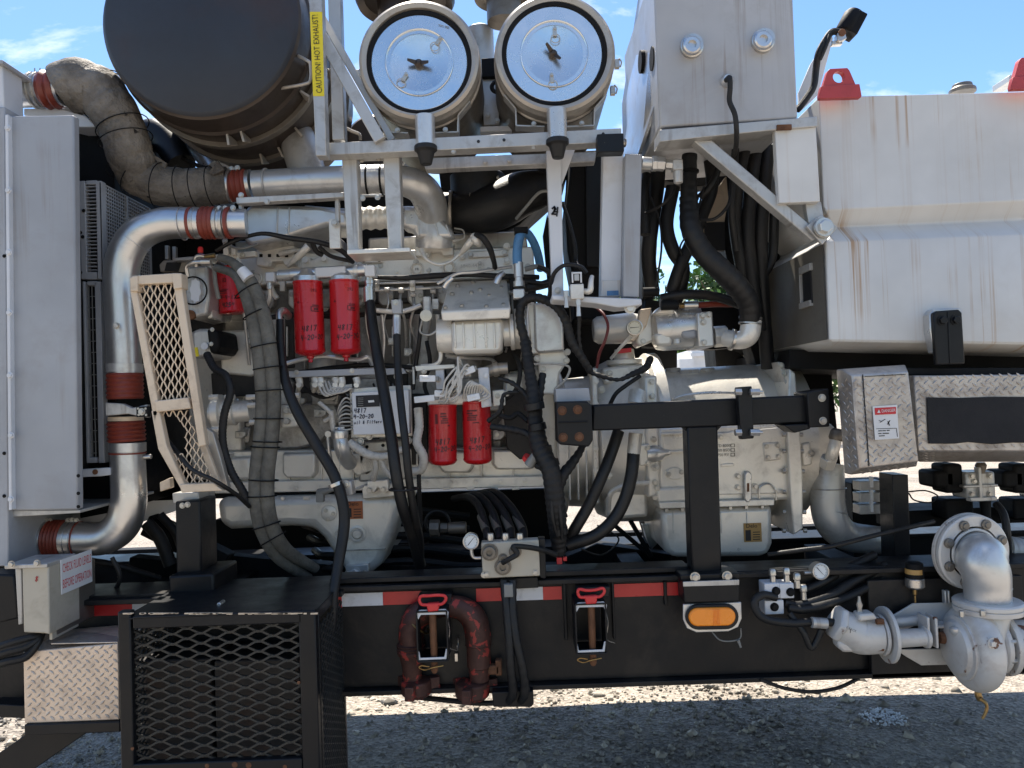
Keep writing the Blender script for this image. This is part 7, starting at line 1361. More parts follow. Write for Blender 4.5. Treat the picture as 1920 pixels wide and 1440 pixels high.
# ---- valve block with gauge
t = thing('valve_block', 'square dirty silver valve block with hex ports on a black backing plate', 'valve block', 958, 1110, 2.55)
b = MB(); b.prism([(902, 1018), (1010, 1012), (1013, 1080), (905, 1085)], 2.46, .05); part('block', b, 'box_cream', t, .004)
b = MB(); b.prism([(1010, 1010), (1022, 1010), (1024, 1085), (1013, 1084)], 2.47, .05); part('backing', b, 'black_paint', t)
for x, y, r in ((918, 1035, 12), (943, 1062, 12), (966, 1034, 9), (943, 1047, 7)): bolt(t, x, y, 2.46, r, 'drum_brown', name='port_plug', socket=True)
bolts(t, [(912, 1077), (1004, 1073), (907, 1078)], 2.458, 4)
for x in (920, 948, 975): b = MB(); kk = S(2.48); b.lathe(P(x, 1014, 2.48), ZA, [(0, 6 * kk), (6 * kk, 7 * kk), (14 * kk, 6 * kk)], 8); part('top_fitting', b, 'steel', t, .001)
b = MB(); b.prism([(938, 1085), (1008, 1082), (1010, 1102), (940, 1106)], 2.49, .03); part('lower_plate', b, 'black_paint', t)
b = MB(); b.tube([(943, 1055, 2.42), (955, 1048, 2.40), (970, 1038, 2.40), (962, 1025, 2.40), (990, 1026, 2.42), (1020, 1032, 2.46), (1042, 1040, 2.5)], 5, 10); solo('black_cable', 'black cable from the gauge block running right to the red plug', 'cable', b, 'loom', bev=0)
t = thing('pressure_gauge', 'white faced round gauge beside the dirty silver valve block', 'gauge', 883, 1030, 2.5, 'round dial gauges'); gauge_parts(t, 883, 1015, 2.46, 15, 'gauge_face', 50)
b = MB(); b.tube([(884, 1030, 2.47), (885, 1040, 2.47), (890, 1046, 2.47), (902, 1046, 2.47)], [3, 3.5, 3, 3], 10); part('stem', b, 'steel', t, 0)
# ---- vertical hose pair in front of the frame
for i, (dx_, lb) in enumerate(((0, 'left one of the two black hoses hanging down in front of the frame rail'), (22, 'right one of the two black hoses hanging down in front of the frame rail'))):
    b = MB(); b.tube([(944 + dx_ * .8, 1088, 2.46), (950 + dx_ * .5, 1140, 2.44), (955 + dx_ * .6, 1200, 2.42), (958 + dx_, 1255, 2.42), (962 + dx_, 1300, 2.44), (950 + dx_, 1318, 2.48)], [7, 8, 8, 8, 8, 7], 12, rib=(.03, .0008)); solo('drop_hose', lb, 'hose', b, 'rubber', group='black hose pair on the frame', bev=0)
b = MB(); b.prism([(922, 1298), (1000, 1296), (1001, 1320), (996, 1326), (925, 1326)], 2.46, .06); hp = solo('hose_bracket', 'black hanging bracket below the frame rail holding the hose pair', 'bracket', b, 'black_paint')
b = MB(); b.box(945, 1096, 962, 1120, 2.43, .03); b2 = solo('hose_connector', 'grey connector where the hose pair starts under the valve block', 'connector', b, 'wire_grey')
b = MB(); b.tube([(770, 1306, 2.6), (830, 1312, 2.56), (890, 1318, 2.52), (930, 1318, 2.5)], 5, 10); solo('black_cable', 'black cable running along the bottom edge of the frame rail to the hanging bracket', 'cable', b, 'rubber', bev=0)
b = MB(); b.tube([(1425, 1274, 2.5), (1470, 1290, 2.5), (1520, 1297, 2.5), (1570, 1290, 2.5), (1610, 1272, 2.52)], 3.5, 10, k=8); solo('drooping_cable', 'black cable drooping below the frame rail against the sunlit gravel', 'cable', b, 'rubber', bev=0)
# ---- pin brackets
def pin_bracket(x, y, lab, s, tilt):
    t = thing('pin_bracket', lab, 'bracket', x, y + 105, 2.45, 'channel brackets with red handled pins'); w_ = 30
    b = MB(); b.prism([(x - 34 * .8, y - 6), (x + 36, y - 8), (x + 34, y + 12), (x - 28, y + 14)], 2.47, .05); part('top_block', b, 'black_paint', t, .003)
    k = S(2.40); c = P(x, y + 70, 2.40); H_ = 92 * k; W2 = 56 * k
    for nm, o, sz in (('channel_side', Vector((-W2 / 2, .05, 0)), (.005, .12, H_)), ('channel_side', Vector((W2 / 2, .05, 0)), (.005, .12, H_)), ('channel_base', Vector((0, .05, -H_ / 2)), (W2, .12, .005)), ('channel_top', Vector((0, .05, H_ / 2)), (W2, .12, .005)), ('channel_back', Vector((0, .125, 0)), (W2, .005, H_))):
        b = MB(); b.boxw(c + o, sz); part(nm, b, 'black_paint', t, .001)
    for q in (((x - 27, y + 100), (x - 27, y + 116), (x + 26, y + 114), (x + 28, y + 95), (x + 25, y + 95), (x + 22, y + 110), (x - 23, y + 112), (x - 25, y + 100)), ((x - 27, y + 40), (x - 30, y + 26), (x - 24, y + 22), (x + 24, y + 20), (x + 30, y + 26), (x + 28, y + 42), (x + 24, y + 30), (x - 22, y + 31))):
        b = MB(); b.prism(list(q), 2.396, .004); part('bare_metal_edge', b, 'white_paint', t, .0006)
    b = MB(); kk = S(2.38); b.lathe(P(x, y + 18, 2.42), -ZA, [(0, 6 * kk), (4 * kk, 7 * kk), (118 * kk, 6.5 * kk), (122 * kk, 4 * kk)], 18); part('pin', b, 'rust', t, 0)
    b = MB(); pts = [(x - 25 + 0, y + 4), (x - 22, y - 4 + tilt * .2), (x - 8, y - 5 + tilt), (x + 8, y - 6 + tilt), (x + 22, y - 5), (x + 25, y + 2), (x + 18, y + 10), (x + 8, y + 11), (x - 12, y + 12), (x - 21, y + 11), (x - 25, y + 4)]
    b.tube([(p, q, 2.39) for p, q in pts], 2.9, 10, k=4, cap=False); part('red_handle', b, 'red_cap', t, 0)
    b = MB(); b.prism([(x - 12, y + 12), (x + 12, y + 10), (x + 11, y + 24), (x - 9, y + 26)], 2.385, .03); part('handle_hub', b, 'red_cap', t, .004)
    b = MB(); b.tube([(x - 6, y + 128, 2.41), (x - 20, y + 126, 2.41), (x - 25, y + 130, 2.41), (x - 14, y + 134, 2.41), (x, y + 130, 2.40), (x + 20, y + 126, 2.41)], 1.3, 6); part('hairpin', b, 'brass', t, 0)
    if s: b = MB(); b.tube([(x + 26, y + 30, 2.40), (x + 32, y + 60, 2.42), (x + 30, y + 90, 2.43), (x + 45, y + 98, 2.46)], .9, 6); part('tether', b, 'steel', t, 0)
pin_bracket(811, 1122, 'channel bracket with straight red handled pin, between the two arms of the rusty red pipe', 1, 0)
pin_bracket(1108, 1108, 'channel bracket with sagging red handled pin, alone on the black frame rail', 1, 4)
# ---- red iron swivel pipe
t = thing('iron_swivel_pipe', 'rusty red iron pipe loop with hammer unions hung on the frame rail', 'pipe', 835, 1300, 2.5)
b = MB(); b.tube([(772, 1205, 2.50), (772, 1180, 2.50), (782, 1156, 2.50), (806, 1143, 2.50)], [24, 24, 24, 24], 24); part('left_elbow', b, 'iron_red', t, 0)
b = MB(); b.tube([(840, 1136, 2.50), (868, 1142, 2.50), (888, 1160, 2.50), (896, 1190, 2.50), (897, 1210, 2.50)], [20, 22, 24, 24, 24], 24, k=8); part('right_elbow', b, 'iron_red', t, 0)
for q in ((806, 1143, 840, 1136, 18),): b = MB(); b.hcyl(*q[:4], 2.50, q[4], 24); part('cross_pipe', b, 'iron_red', t, 0)
kk = S(2.5)
for x, y, pr in ((771, 1205, [(0, 24), (2, 27), (6, 25), (8, 27), (12, 25), (14, 27), (20, 26), (22, 23), (46, 18), (70, 17)]), (897, 1208, [(0, 25), (2, 22), (40, 22), (42, 20), (62, 18), (66, 18)])):
    b = MB(); b.lathe(P(x, y, 2.5), -ZA, [(a * kk, c_ * kk) for a, c_ in pr], 32); part('swivel_body', b, 'iron_red', t, 0)
for x, y, w2 in ((780, 1272, 34), (885, 1276, 38)):
    b = MB(); b.lathe(P(x, y, 2.5), -ZA, [(0, (w2 - 14) * kk), (3 * kk, (w2 - 6) * kk), (26 * kk, (w2 - 6) * kk), (32 * kk, (w2 - 12) * kk), (34 * kk, 10 * kk)], 32)
    for a in (20, 140, 260): u = Vector((math.cos(R(a)), math.sin(R(a)), 0)); b.boxw(P(x, y + 14, 2.5) + u * w2 * kk, (.035, .03, .045), Matrix.Rotation(R(a), 3, 'Z'))
    part('hammer_union', b, 'iron_red', t, .003)
b = MB(); b.boxw(P(922, 1254, 2.5), (.05, .03, .03)); b.boxw(P(935, 1250, 2.5), (.02, .03, .05)); part('wing_lug', b, 'rust', t, .004)
b = MB(); b.ring(P(784, 1170, 2.5), Vector((.7, 0, .8)), 24.6 * kk, 1.8 * kk); part('yellow_tie', b, 'brass', t, 0)
b = MB(); b.box(853, 1226, 858, 1240, 2.52, .01); b.ring(P(858, 1206, 2.5), XA, 12 * kk, 1.2 * kk, arc=.6); part('tether_hook', b, 'steel', t, 0)
# ================================================================ DARK UNDERFRAME
t = thing('engine_mount_stand', 'black engine mount post on the frame at the left of the oil pan', 'mount', 360, 1140, 2.6)
b = MB(); b.prism([(328, 940), (375, 938), (378, 1080), (330, 1086)], 2.55, .14); part('post', b, 'black_paint', t, .006)
b = MB(); b.prism([(315, 1080), (400, 1076), (402, 1126), (372, 1136), (317, 1138)], 2.50, .22); part('base_block', b, 'black_paint', t, .008)
b = MB(); b.prism([(322, 925), (372, 922), (374, 942), (324, 945)], 2.60, .14); part('rubber_pad', b, 'frame_silver', t, .004); bolts(t, [(342, 948), (352, 946)], 2.55, 4)
b = MB(); b.prism([(299, 905), (318, 896), (320, 915), (300, 922)], 2.58, .03); part('cream_tab', b, 'cream_guard', t)
b = MB(); b.boxw((0.3, 3.75, .80), (5.8, 2.05, .02)); part('deck_plate', b, 'black_dull', fr)
b = MB(); b.boxw((0.3, 4.7, .86), (5.8, .08, .12)); part('far_side_rail', b, 'black_dull', fr)
# engine bay back pieces
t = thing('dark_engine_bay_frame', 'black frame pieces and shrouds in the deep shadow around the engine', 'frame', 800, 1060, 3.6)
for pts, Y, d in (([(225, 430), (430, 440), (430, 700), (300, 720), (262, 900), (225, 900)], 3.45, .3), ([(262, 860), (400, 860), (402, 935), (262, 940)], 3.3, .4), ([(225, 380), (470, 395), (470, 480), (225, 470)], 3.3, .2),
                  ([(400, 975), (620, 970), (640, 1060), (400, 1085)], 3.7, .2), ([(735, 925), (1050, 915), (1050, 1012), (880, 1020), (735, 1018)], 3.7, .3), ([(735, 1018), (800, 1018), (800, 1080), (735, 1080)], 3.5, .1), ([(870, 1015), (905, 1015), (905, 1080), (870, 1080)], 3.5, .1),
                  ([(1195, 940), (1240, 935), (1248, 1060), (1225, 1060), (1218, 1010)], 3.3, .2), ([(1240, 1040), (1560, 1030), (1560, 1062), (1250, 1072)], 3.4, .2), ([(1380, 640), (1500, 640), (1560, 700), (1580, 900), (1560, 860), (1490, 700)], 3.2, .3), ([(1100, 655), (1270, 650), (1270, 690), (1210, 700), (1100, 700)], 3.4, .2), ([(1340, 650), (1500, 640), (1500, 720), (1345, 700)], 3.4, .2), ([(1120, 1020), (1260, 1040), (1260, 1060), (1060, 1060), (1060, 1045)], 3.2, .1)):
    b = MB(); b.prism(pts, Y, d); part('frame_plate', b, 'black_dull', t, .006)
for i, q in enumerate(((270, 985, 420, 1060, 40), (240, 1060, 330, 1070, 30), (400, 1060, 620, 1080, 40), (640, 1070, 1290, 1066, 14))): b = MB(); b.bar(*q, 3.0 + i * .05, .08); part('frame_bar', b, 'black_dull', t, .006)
for i, (pts, r) in enumerate((([(275, 980, 2.9), (300, 1010, 2.9), (320, 1060, 2.9)], 12), ([(300, 965, 3.0), (330, 1000, 3.0), (345, 1050, 3.0)], 8), ([(160, 1050, 2.7), (220, 1060, 2.72), (300, 1085, 2.8)], 6), ([(210, 1045, 2.6), (225, 1080, 2.6), (215, 1110, 2.62)], 4))):
    b = MB(); b.tube(pts, r, 12); solo('dark_hose', ('wide dark hose bending in the gap right of the lower silver elbow', 'narrow dark hose behind the engine mount post', 'dark hose under the lower silver elbow', 'thin dark hose hanging under the lower silver elbow')[i], 'hose', b, 'rubber', bev=0)
for i in range(5):
    y = 960 + i * 24; b = MB(); b.tube([(560 + i * 10, y, 3.2), (620, y + 10, 3.1), (760, y - 4, 3.15), (880, y + 8, 3.2)], 7, 8); solo('dark_hose', 'dark hose in the shadow behind the oil pan, one of a stack', 'hose', b, 'rubber', group='hoses behind the oil pan', bev=0)
# ================================================================ RIGHT LOWER
t = thing('coolant_pipe', 'large dull grey pipe curving down beside the gearbox under the tank', 'pipe', 1560, 1000, 2.9)
b = MB(); b.tube([(1558, 868, 2.86), (1553, 905, 2.86), (1552, 945, 2.86), (1562, 982, 2.86), (1590, 1005, 2.88), (1640, 1012, 2.9), (1680, 1014, 2.95)], [24, 29, 31, 31, 28, 26, 25], 36, k=8); part('pipe', b, 'frame_silver', t, 0)
for x, y, a in ((1553, 915, 90), (1556, 955, 75)): d = Vector((math.cos(R(a)), 0, math.sin(R(a)))); b = MB(); b.ring(P(x, y, 2.86), d, 31 * S(2.86), 1 * S(2.86)); part('weld_bead', b, 'steel', t, 0)
t = thing('filler_neck', 'small filler neck with brown metal cap leaning right, beside the diamond plate box', 'filler neck', 1555, 870, 2.75)
b = MB(); b.tube([(1568, 822, 2.72), (1562, 845, 2.72), (1556, 864, 2.74)], [10.5, 11, 11], 24); part('neck', b, EL, t, 0)
b = MB(); b.tube([(1555, 858, 2.74), (1550, 875, 2.76)], [16, 15], 6); part('hex_collar', b, EL, t, .002)
b = MB(); a = P(1572, 804, 2.72); d = P(1567, 826, 2.72) - a; kk = S(2.72); b.lathe(a, d, [(0, 8 * kk), (2 * kk, 11 * kk), (6 * kk, 13 * kk), (18 * kk, 14 * kk), (22 * kk, 12 * kk)], 28); part('cap', b, 'drum_brown', t, 0)
# diamond plate tool box
t = thing('tread_plate_locker', 'silver diamond plate locker with chamfered corners and a danger sign', 'locker', 1650, 895, 2.4)
f0 = [(1600, 706), (1702, 698), (1711, 706), (1722, 862), (1712, 868), (1612, 876)]
b = MB(); F0 = [P(x, y, 2.33) for x, y in ((1598, 704), (1703, 697), (1722, 864), (1612, 878))]; B0 = [P(x, y, 2.43) for x, y in ((1576, 684), (1712, 682), (1722, 850), (1575, 858))]
c0 = sum(F0, Vector()) / 4
B1 = [Vector((c0.x + (p.x - c0.x) * s_, 2.37, c0.z + (p.z - c0.z) * s_)) for p, s_ in zip(F0, (1.16,) * 4)]; B2 = [Vector((p.x, 2.41, p.z)) for p in B1]
b.add(F0 + B1 + B2, [(0, 1, 2, 3)[::-1]] + [(i, (i + 1) % 4, (i + 1) % 4 + 4, i + 4) for i in range(4)] + [(i + 4, (i + 1) % 4 + 4, (i + 1) % 4 + 8, i + 8) for i in range(4)] + [(8, 9, 10, 11)]); part('body', b, 'checker_plate', t, .004)
o, u, v, w_, h_ = plane_px(1598, 697, 1722, 878, 2.3285); pg = [(1604, 708), (1700, 701), (1716, 862), (1616, 872)]
part('tread_pattern', treads(o, u, v, w_, h_, 16.5 * S(2.33), lambda a, b_: inside(pg, 1598 + a / S(2.33), 878 - b_ / S(2.33)) and not inside([(1632, 754), (1688, 754), (1692, 832), (1638, 832)], 1598 + a / S(2.33), 878 - b_ / S(2.33)), n=-YA), 'checker_plate', t, 0, kind='stuff')
b = MB(); b.bar(1618, 702, 1630, 874, 1.5, 2.326, .003); part('door_seam', b, 'ink', t, 0)
b = MB(); b.bar(1622, 706, 1698, 702, 1.2, 2.326, .003); part('door_seam', b, 'ink', t, 0)
# chamfer treads on lower and left slopes
for A, B_, C_ in ((F0[3], F0[2], B1[3]), (F0[0], F0[3], B1[0])):
    u = (B_ - A); L_ = u.length; u = u.normalized(); v = (C_ - A); v = (v - u * v.dot(u)); H_ = v.length; v = v.normalized(); n = u.cross(v)
    n = n if n.y < 0 else -n; part('tread_pattern', treads(A + n * .001, u, v, L_, H_, 17 * S(2.33), n=n), 'checker_plate', t, 0, kind='stuff')
b = MB(); b.prism([(1636, 762), (1682, 759), (1686, 822), (1641, 825)], 2.325, .002); sg = part('danger_sign', b, 'white_label', t, .0005)
b = MB(); b.prism([(1640, 765), (1680, 763), (1680, 776), (1641, 778)], 2.3235, .001); part('red_band', b, 'danger_red', sg, 0)
text(sg, 'DANGER', 1665.5, 770, 2.322, 6.0, 'white_label', 2, off=.0014, sx=.80); b = MB(); b.prism([(1645, 774), (1651, 774), (1648, 768)], 2.3225, .0006); part('warning_triangle', b, 'white_label', sg, 0)
for q in ((1643, 804, 1681, 803, .9), (1681, 803, 1683, 819, .9), (1650, 792, 1660, 786, 1.2), (1665, 790, 1668, 798, 2.0), (1648, 788, 1653, 790, .8), (1669, 788, 1664, 796, 1.3)): b = MB(); b.bar(*q, 2.3238, .0008); part('sign_line', b, 'ink', sg, 0)
for q in ((1647, 808, 1654, 807.7, 1.6), (1655, 807.6, 1661, 807.4, 1.6), (1663, 807.3, 1668, 807.1, 1.6), (1647, 813, 1653, 812.8, 1.6), (1655, 812.7, 1667, 812.3, 1.6), (1648, 817.5, 1659, 817, 1.5)): b = MB(); b.bar(*q, 2.3238, .0008); part('sign_line', b, 'ink', sg, 0)
# long tread plate step with mat
t = thing('tread_plate_step_box', 'long silver diamond plate step with black grip mat, right of the locker', 'step box', 1820, 870, 2.45)
b = MB(); b.prism([(1713, 704), (2150, 700), (2150, 845), (1722, 846)], 2.42, .5); part('front_plate', b, 'checker_plate', t, .004)
b = MB(); Fa = [P(1722, 846, 2.42), P(2150, 845, 2.42), P(2150, 866, 2.50), P(1724, 866, 2.50)]; b.hexa(Fa, [p + Vector((0, .03, .004)) for p in Fa]); part('lower_chamfer', b, 'checker_plate', t, .001)
o, u, v, w_, h_ = plane_px(1715, 702, 1990, 845, 2.4185)
part('tread_pattern', treads(o, u, v, w_, h_, 16.5 * S(2.42), lambda a, b_: not (1734 < 1715 + a / S(2.42) < 1990 and 742 < 845 - b_ / S(2.42) < 834), n=-YA), 'checker_plate', t, 0, kind='stuff')
u = XA; v = (Fa[0] - Fa[3]).normalized(); n = u.cross(v); n = n if n.y < 0 else -n; part('tread_pattern', treads(Fa[3] + n * .001, XA, v, .45, (Fa[0] - Fa[3]).length, 14 * S(2.42), n=n), 'checker_plate', t, 0, kind='stuff')
pts = [(1738, 745), (1800, 746), (1860, 744), (1990, 744), (1990, 832), (1900, 830), (1860, 833), (1815, 829), (1790, 832), (1742, 832), (1740, 800)]
b = MB(); b.prism(pts, 2.414, .004); part('grip_mat', b, 'grip_mat', t, .001)
b = MB(); b.prism([(1700, 690), (1990, 690), (1990, 702), (1700, 703)], 2.46, .4); part('top_ledge', b, 'black_dull', t)
# post and valve clusters against the bright ground
b = MB(); b.prism([(1673, 890), (1703, 890), (1708, 1062), (1678, 1062)], 2.7, .1); solo('frame_upright', 'black upright post below the diamond plate locker', 'post', b, 'black_paint')
b = MB(); b.tube([(1703, 922, 2.8), (1735, 920, 2.82), (1758, 930, 2.84), (1745, 942, 2.84), (1715, 938, 2.82), (1704, 925, 2.8)], 1.4, 8, k=6); solo('wire_loop', 'small black wire loop against the bright ground beside the post', 'wire', b, 'rubber', bev=0)
def valve_cluster(x, lab, m='black_dull'):
    t = thing('valve_assembly', lab, 'valve', x + 60, 975, 2.9, 'dark valves under the step box')
    for nm, q in (('actuator', (0, 18, 40, 50, .12)), ('actuator', (20, 5, 55, 60, .1))): b = MB(); b.box(x + q[0], 865 + q[1], x + q[2], 865 + q[3], 2.82, q[4]); part(nm, b, m, t, .012)
    b = MB(); b.hcyl(x - 3, 900, x + 10, 900, 2.85, 12, 8); part('knob', b, m, t, .003)
    b = MB(); b.box(x + 60, 885, x + 115, 935, 2.80, .1); part('body', b, 'frame_silver', t, .008)
    for q in ((x + 55, 909, x + 120, 914), (x + 84, 876, x + 90, 936), (x + 68, 932, x + 118, 940)): b = MB(); b.box(*q, 2.785, .03); part('flange_bar', b, 'frame_silver', t, .003)
    bolts(t, [(x + 70, 893), (x + 104, 893), (x + 70, 926), (x + 104, 926), (x + 75, 902)], 2.798, 4)
    b = MB(); b.lathe(P(x + 87, 872, 2.80), ZA, [(-.03, .012), (0, .02), (.01, .014)], 16); part('stem_cap', b, 'drum_brown', t, 0)
    b = MB(); b.lathe(P(x + 95, 938, 2.85), -ZA, [(0, .02), (.06, .016), (.09, .03)], 16); part('outlet', b, m, t, 0)
    b = MB(); b.box(x + 20, 935, x + 75, 975, 2.9, .1); part('base', b, m, t, .01)
valve_cluster(1752, 'dark valve assembly with silver body standing against the sunlit ground'); valve_cluster(1882, 'dark valve assembly cut off by the right edge of the picture')
b = MB(); b.prism([(1700, 958), (1990, 945), (1990, 975), (1702, 990)], 3.0, .2); solo('valve_shelf', 'black shelf rail in shadow carrying the dark valves', 'shelf', b, 'black_dull')
b = MB(); b.tube([(1600, 900, 2.95), (1605, 930, 2.95), (1600, 960, 2.95)], 3, 8); t = solo('thin_cable', 'thin white edged cable beside the small silver blocks under the locker', 'cable', b, 'wire_grey', bev=0)
t = thing('solenoid_stack', 'stack of small grey solenoid blocks hanging under the diamond plate locker', 'valve stack', 1635, 960, 2.8)
for i in range(3): b = MB(); b.box(1612, 902 + i * 22, 1655, 920 + i * 22, 2.85, .06); part('block', b, 'frame_silver', t, .003)
for y in (900, 925, 946): b = MB(); b.box(1634, y - 6, 1638, y + 14, 2.84, .02); part('screw', b, 'white_label', t, .001)
b = MB(); b.box(1655, 900, 1672, 985, 2.88, .06); part('end_cap', b, 'black_dull', t, .004)
b = MB(); b.box(1600, 905, 1690, 1060, 3.15, .2); part('backing', b, 'black_dull', t, .004)
b = MB(); b.tube([(1440, 1040, 2.6), (1500, 1032, 2.56), (1560, 1024, 2.54), (1640, 1004, 2.52), (1700, 990, 2.54), (1750, 978, 2.6)], 4.5, 10); solo('long_black_hose', 'long thin black hose slanting up to the right across the coolant pipe', 'hose', b, 'rubber', bev=0)
for i, (pts, r, lb) in enumerate((([(1660, 1060, 2.56), (1600, 1090, 2.52), (1560, 1115, 2.48), (1500, 1135, 2.46), (1470, 1130, 2.46)], 9, 'upper thick black hose sweeping into the manifold with the gauge'), ([(1670, 1075, 2.56), (1610, 1110, 2.50), (1560, 1130, 2.46), (1510, 1142, 2.44), (1478, 1140, 2.44)], 8, 'lower thick black hose sweeping into the manifold with the gauge'), ([(1640, 1040, 2.6), (1580, 1070, 2.56), (1545, 1090, 2.52), (1500, 1110, 2.5)], 8, 'topmost black hose behind the round gauge at right'), ([(1455, 1120, 2.44), (1430, 1116, 2.43), (1414, 1130, 2.42), (1430, 1158, 2.41), (1480, 1168, 2.40), (1530, 1166, 2.40), (1575, 1168, 2.40)], 7.5, 'black hose looping left and running into the pump motor'), ([(1480, 1150, 2.42), (1506, 1185, 2.4), (1520, 1214, 2.4), (1532, 1200, 2.4), (1540, 1180, 2.4)], 6, 'black hose loop drooping below the motor hose'))):
    b = MB(); b.tube(pts, r, 12, k=8); solo('pump_hose', lb, 'hose', b, 'rubber', bev=0)
b = MB(); b.tube([(1522, 1167, 2.39), (1550, 1169, 2.39)], [10, 10], 16); solo('hose_crimp', 'ribbed grey crimp collar on the hose entering the pump motor', 'fitting', b, 'frame_silver', bev=0)
t = thing('valve_manifold', 'small white valve manifold with upright fittings on the right end of the frame', 'manifold', 1470, 1150, 2.5)
for q in ((1434, 1094, 1462, 1122), (1462, 1094, 1489, 1122), (1434, 1126, 1470, 1152)): b = MB(); b.box(*q, 2.44, .06); part('block', b, 'white_paint', t, .003)
bolts(t, [(1455, 1108), (1482, 1110), (1452, 1138)], 2.44, 6, m='black_dull')
for x, y in ((1448, 1066), (1474, 1064), (1494, 1074), (1506, 1096)): b = MB(); kk = S(2.46); b.lathe(P(x, y, 2.46), -ZA, [(0, 5 * kk), (4 * kk, 7 * kk), (12 * kk, 7 * kk), (13 * kk, 5 * kk), (28 * kk, 6 * kk)], 8); part('upright_fitting', b, 'steel', t, .001)
t = thing('pressure_gauge', 'round gauge with pale blue dial beside the white valve manifold, lower right', 'gauge', 1538, 1085, 2.5, 'round dial gauges'); gauge_parts(t, 1538, 1071, 2.44, 15.5, 'gauge_face', -50); b = MB(); b.hcyl(1508, 1074, 1524, 1073, 2.46, 3, 8); part('stem', b, 'steel', t, 0)
t = thing('small_canister', 'small black canister with yellow band and steel ring hanging on the frame', 'canister', 1715, 1112, 2.5); kk = S(2.48)
b = MB(); b.lathe(P(1714, 1053, 2.48), -ZA, [(0, 10 * kk), (3 * kk, 15 * kk), (30 * kk, 16 * kk)], 24); part('top', b, 'black_dull', t, 0)
b = MB(); b.lathe(P(1714, 1066, 2.48), -ZA, [(0, 15.6 * kk), (9 * kk, 16 * kk)], 24); part('yellow_band', b, 'tan_label', t, 0)
b = MB(); b.lathe(P(1715, 1083, 2.48), -ZA, [(0, 15 * kk), (2 * kk, 16.8 * kk), (16 * kk, 16.8 * kk), (20 * kk, 12 * kk)], 24); part('steel_ring', b, 'steel', t, 0)
b = MB(); b.lathe(P(1715, 1104, 2.48), -ZA, [(0, 4 * kk), (10 * kk, 4 * kk), (12 * kk, 2 * kk), (30 * kk, 2 * kk)], 10); part('stem', b, 'brass', t, 0)
# ---- centrifugal pump
PM = 'pump_paint'
t = thing('centrifugal_pump', 'silver centrifugal pump with rust patches at the lower right corner', 'pump', 1850, 1290, 2.35)
b = MB(); c = P(1824, 1214, 2.36); prof_ = []
kk = S(2.36)
for i in range(13): a = math.pi * (i / 12 - .5); prof_.append((math.sin(a) * 25 * kk, (54 + math.cos(a) * 25) * kk))
b.lathe(c + XA * 0, XA, [(-25 * kk, 20 * kk)] + prof_ + [(25 * kk, 20 * kk)], 48); part('volute', b, PM, t, 0)
b = MB(); b.lathe(P(1852, 1146, 2.36), P(1846, 1250, 2.30) - P(1852, 1146, 2.36), [(0, 38 * kk), (.05, 36 * kk), (.12, 30 * kk), (.17, 22 * kk)], 36); part('discharge_neck', b, PM, t, .002)
b = MB(); kk2 = S(2.36); b.lathe(P(1852, 1124, 2.36), -ZA, [(0, 56 * kk2), (3 * kk2, 59 * kk2), (10 * kk2, 59 * kk2), (11 * kk2, 56 * kk2), (12 * kk2, 59 * kk2), (21 * kk2, 58 * kk2), (23 * kk2, 42 * kk2)], 48); fl = part('neck_flange', b, PM, t, .001)
for i, x in enumerate((1803, 1842, 1866, 1891, 1905)): b = MB(); b.lathe(P(x, 1145 - (x - 1803) * .02, 2.36 - .085 * math.cos((x - 1852) / 60)), -ZA, [(0, 5 * kk2), (11 * kk2, 5 * kk2)], 6); part('flange_bolt', b, 'bolt_steel', fl, .001)
bolts(t, [(1862, 1206)], 2.225, 8, m=PM); 
b = MB(); b.lathe(P(1868, 1206, 2.36), XA, [(-12 * kk, 50 * kk), (-8 * kk, 54 * kk), (0, 54 * kk), (0, 40 * kk), (6 * kk, 40 * kk), (6 * kk, 58 * kk), (16 * kk, 58 * kk), (17 * kk, 40 * kk), (60 * kk, 40 * kk)], 40); part('suction_flange', b, PM, t, .001)
for a in (200, 240, 280, 160): u = Vector((0, math.cos(R(a)), math.sin(R(a)))); b = MB(); b.lathe(P(1864, 1206, 2.36) + u * 50 * kk, XA, [(0, 5 * kk), (26 * kk, 5 * kk)], 6); part('suction_bolt', b, 'bolt_steel', t, .001)
b = MB(); b.lathe(P(1797, 1214, 2.36), -XA, [(-6 * kk, 58 * kk), (2 * kk, 58 * kk), (3 * kk, 50 * kk), (10 * kk, 46 * kk), (14 * kk, 30 * kk)], 40); part('back_cover', b, PM, t, .001)
b = MB(); b.tube([(1834, 1288, 2.36), (1834, 1302, 2.36), (1838, 1312, 2.36)], [4, 6, 6], 10); b.tube([(1838, 1310, 2.35), (1848, 1318, 2.34), (1850, 1330, 2.34), (1842, 1348, 2.34)], [4, 3, 3, 2.5], 8); part('drain_cock', b, 'brass', t, 0)
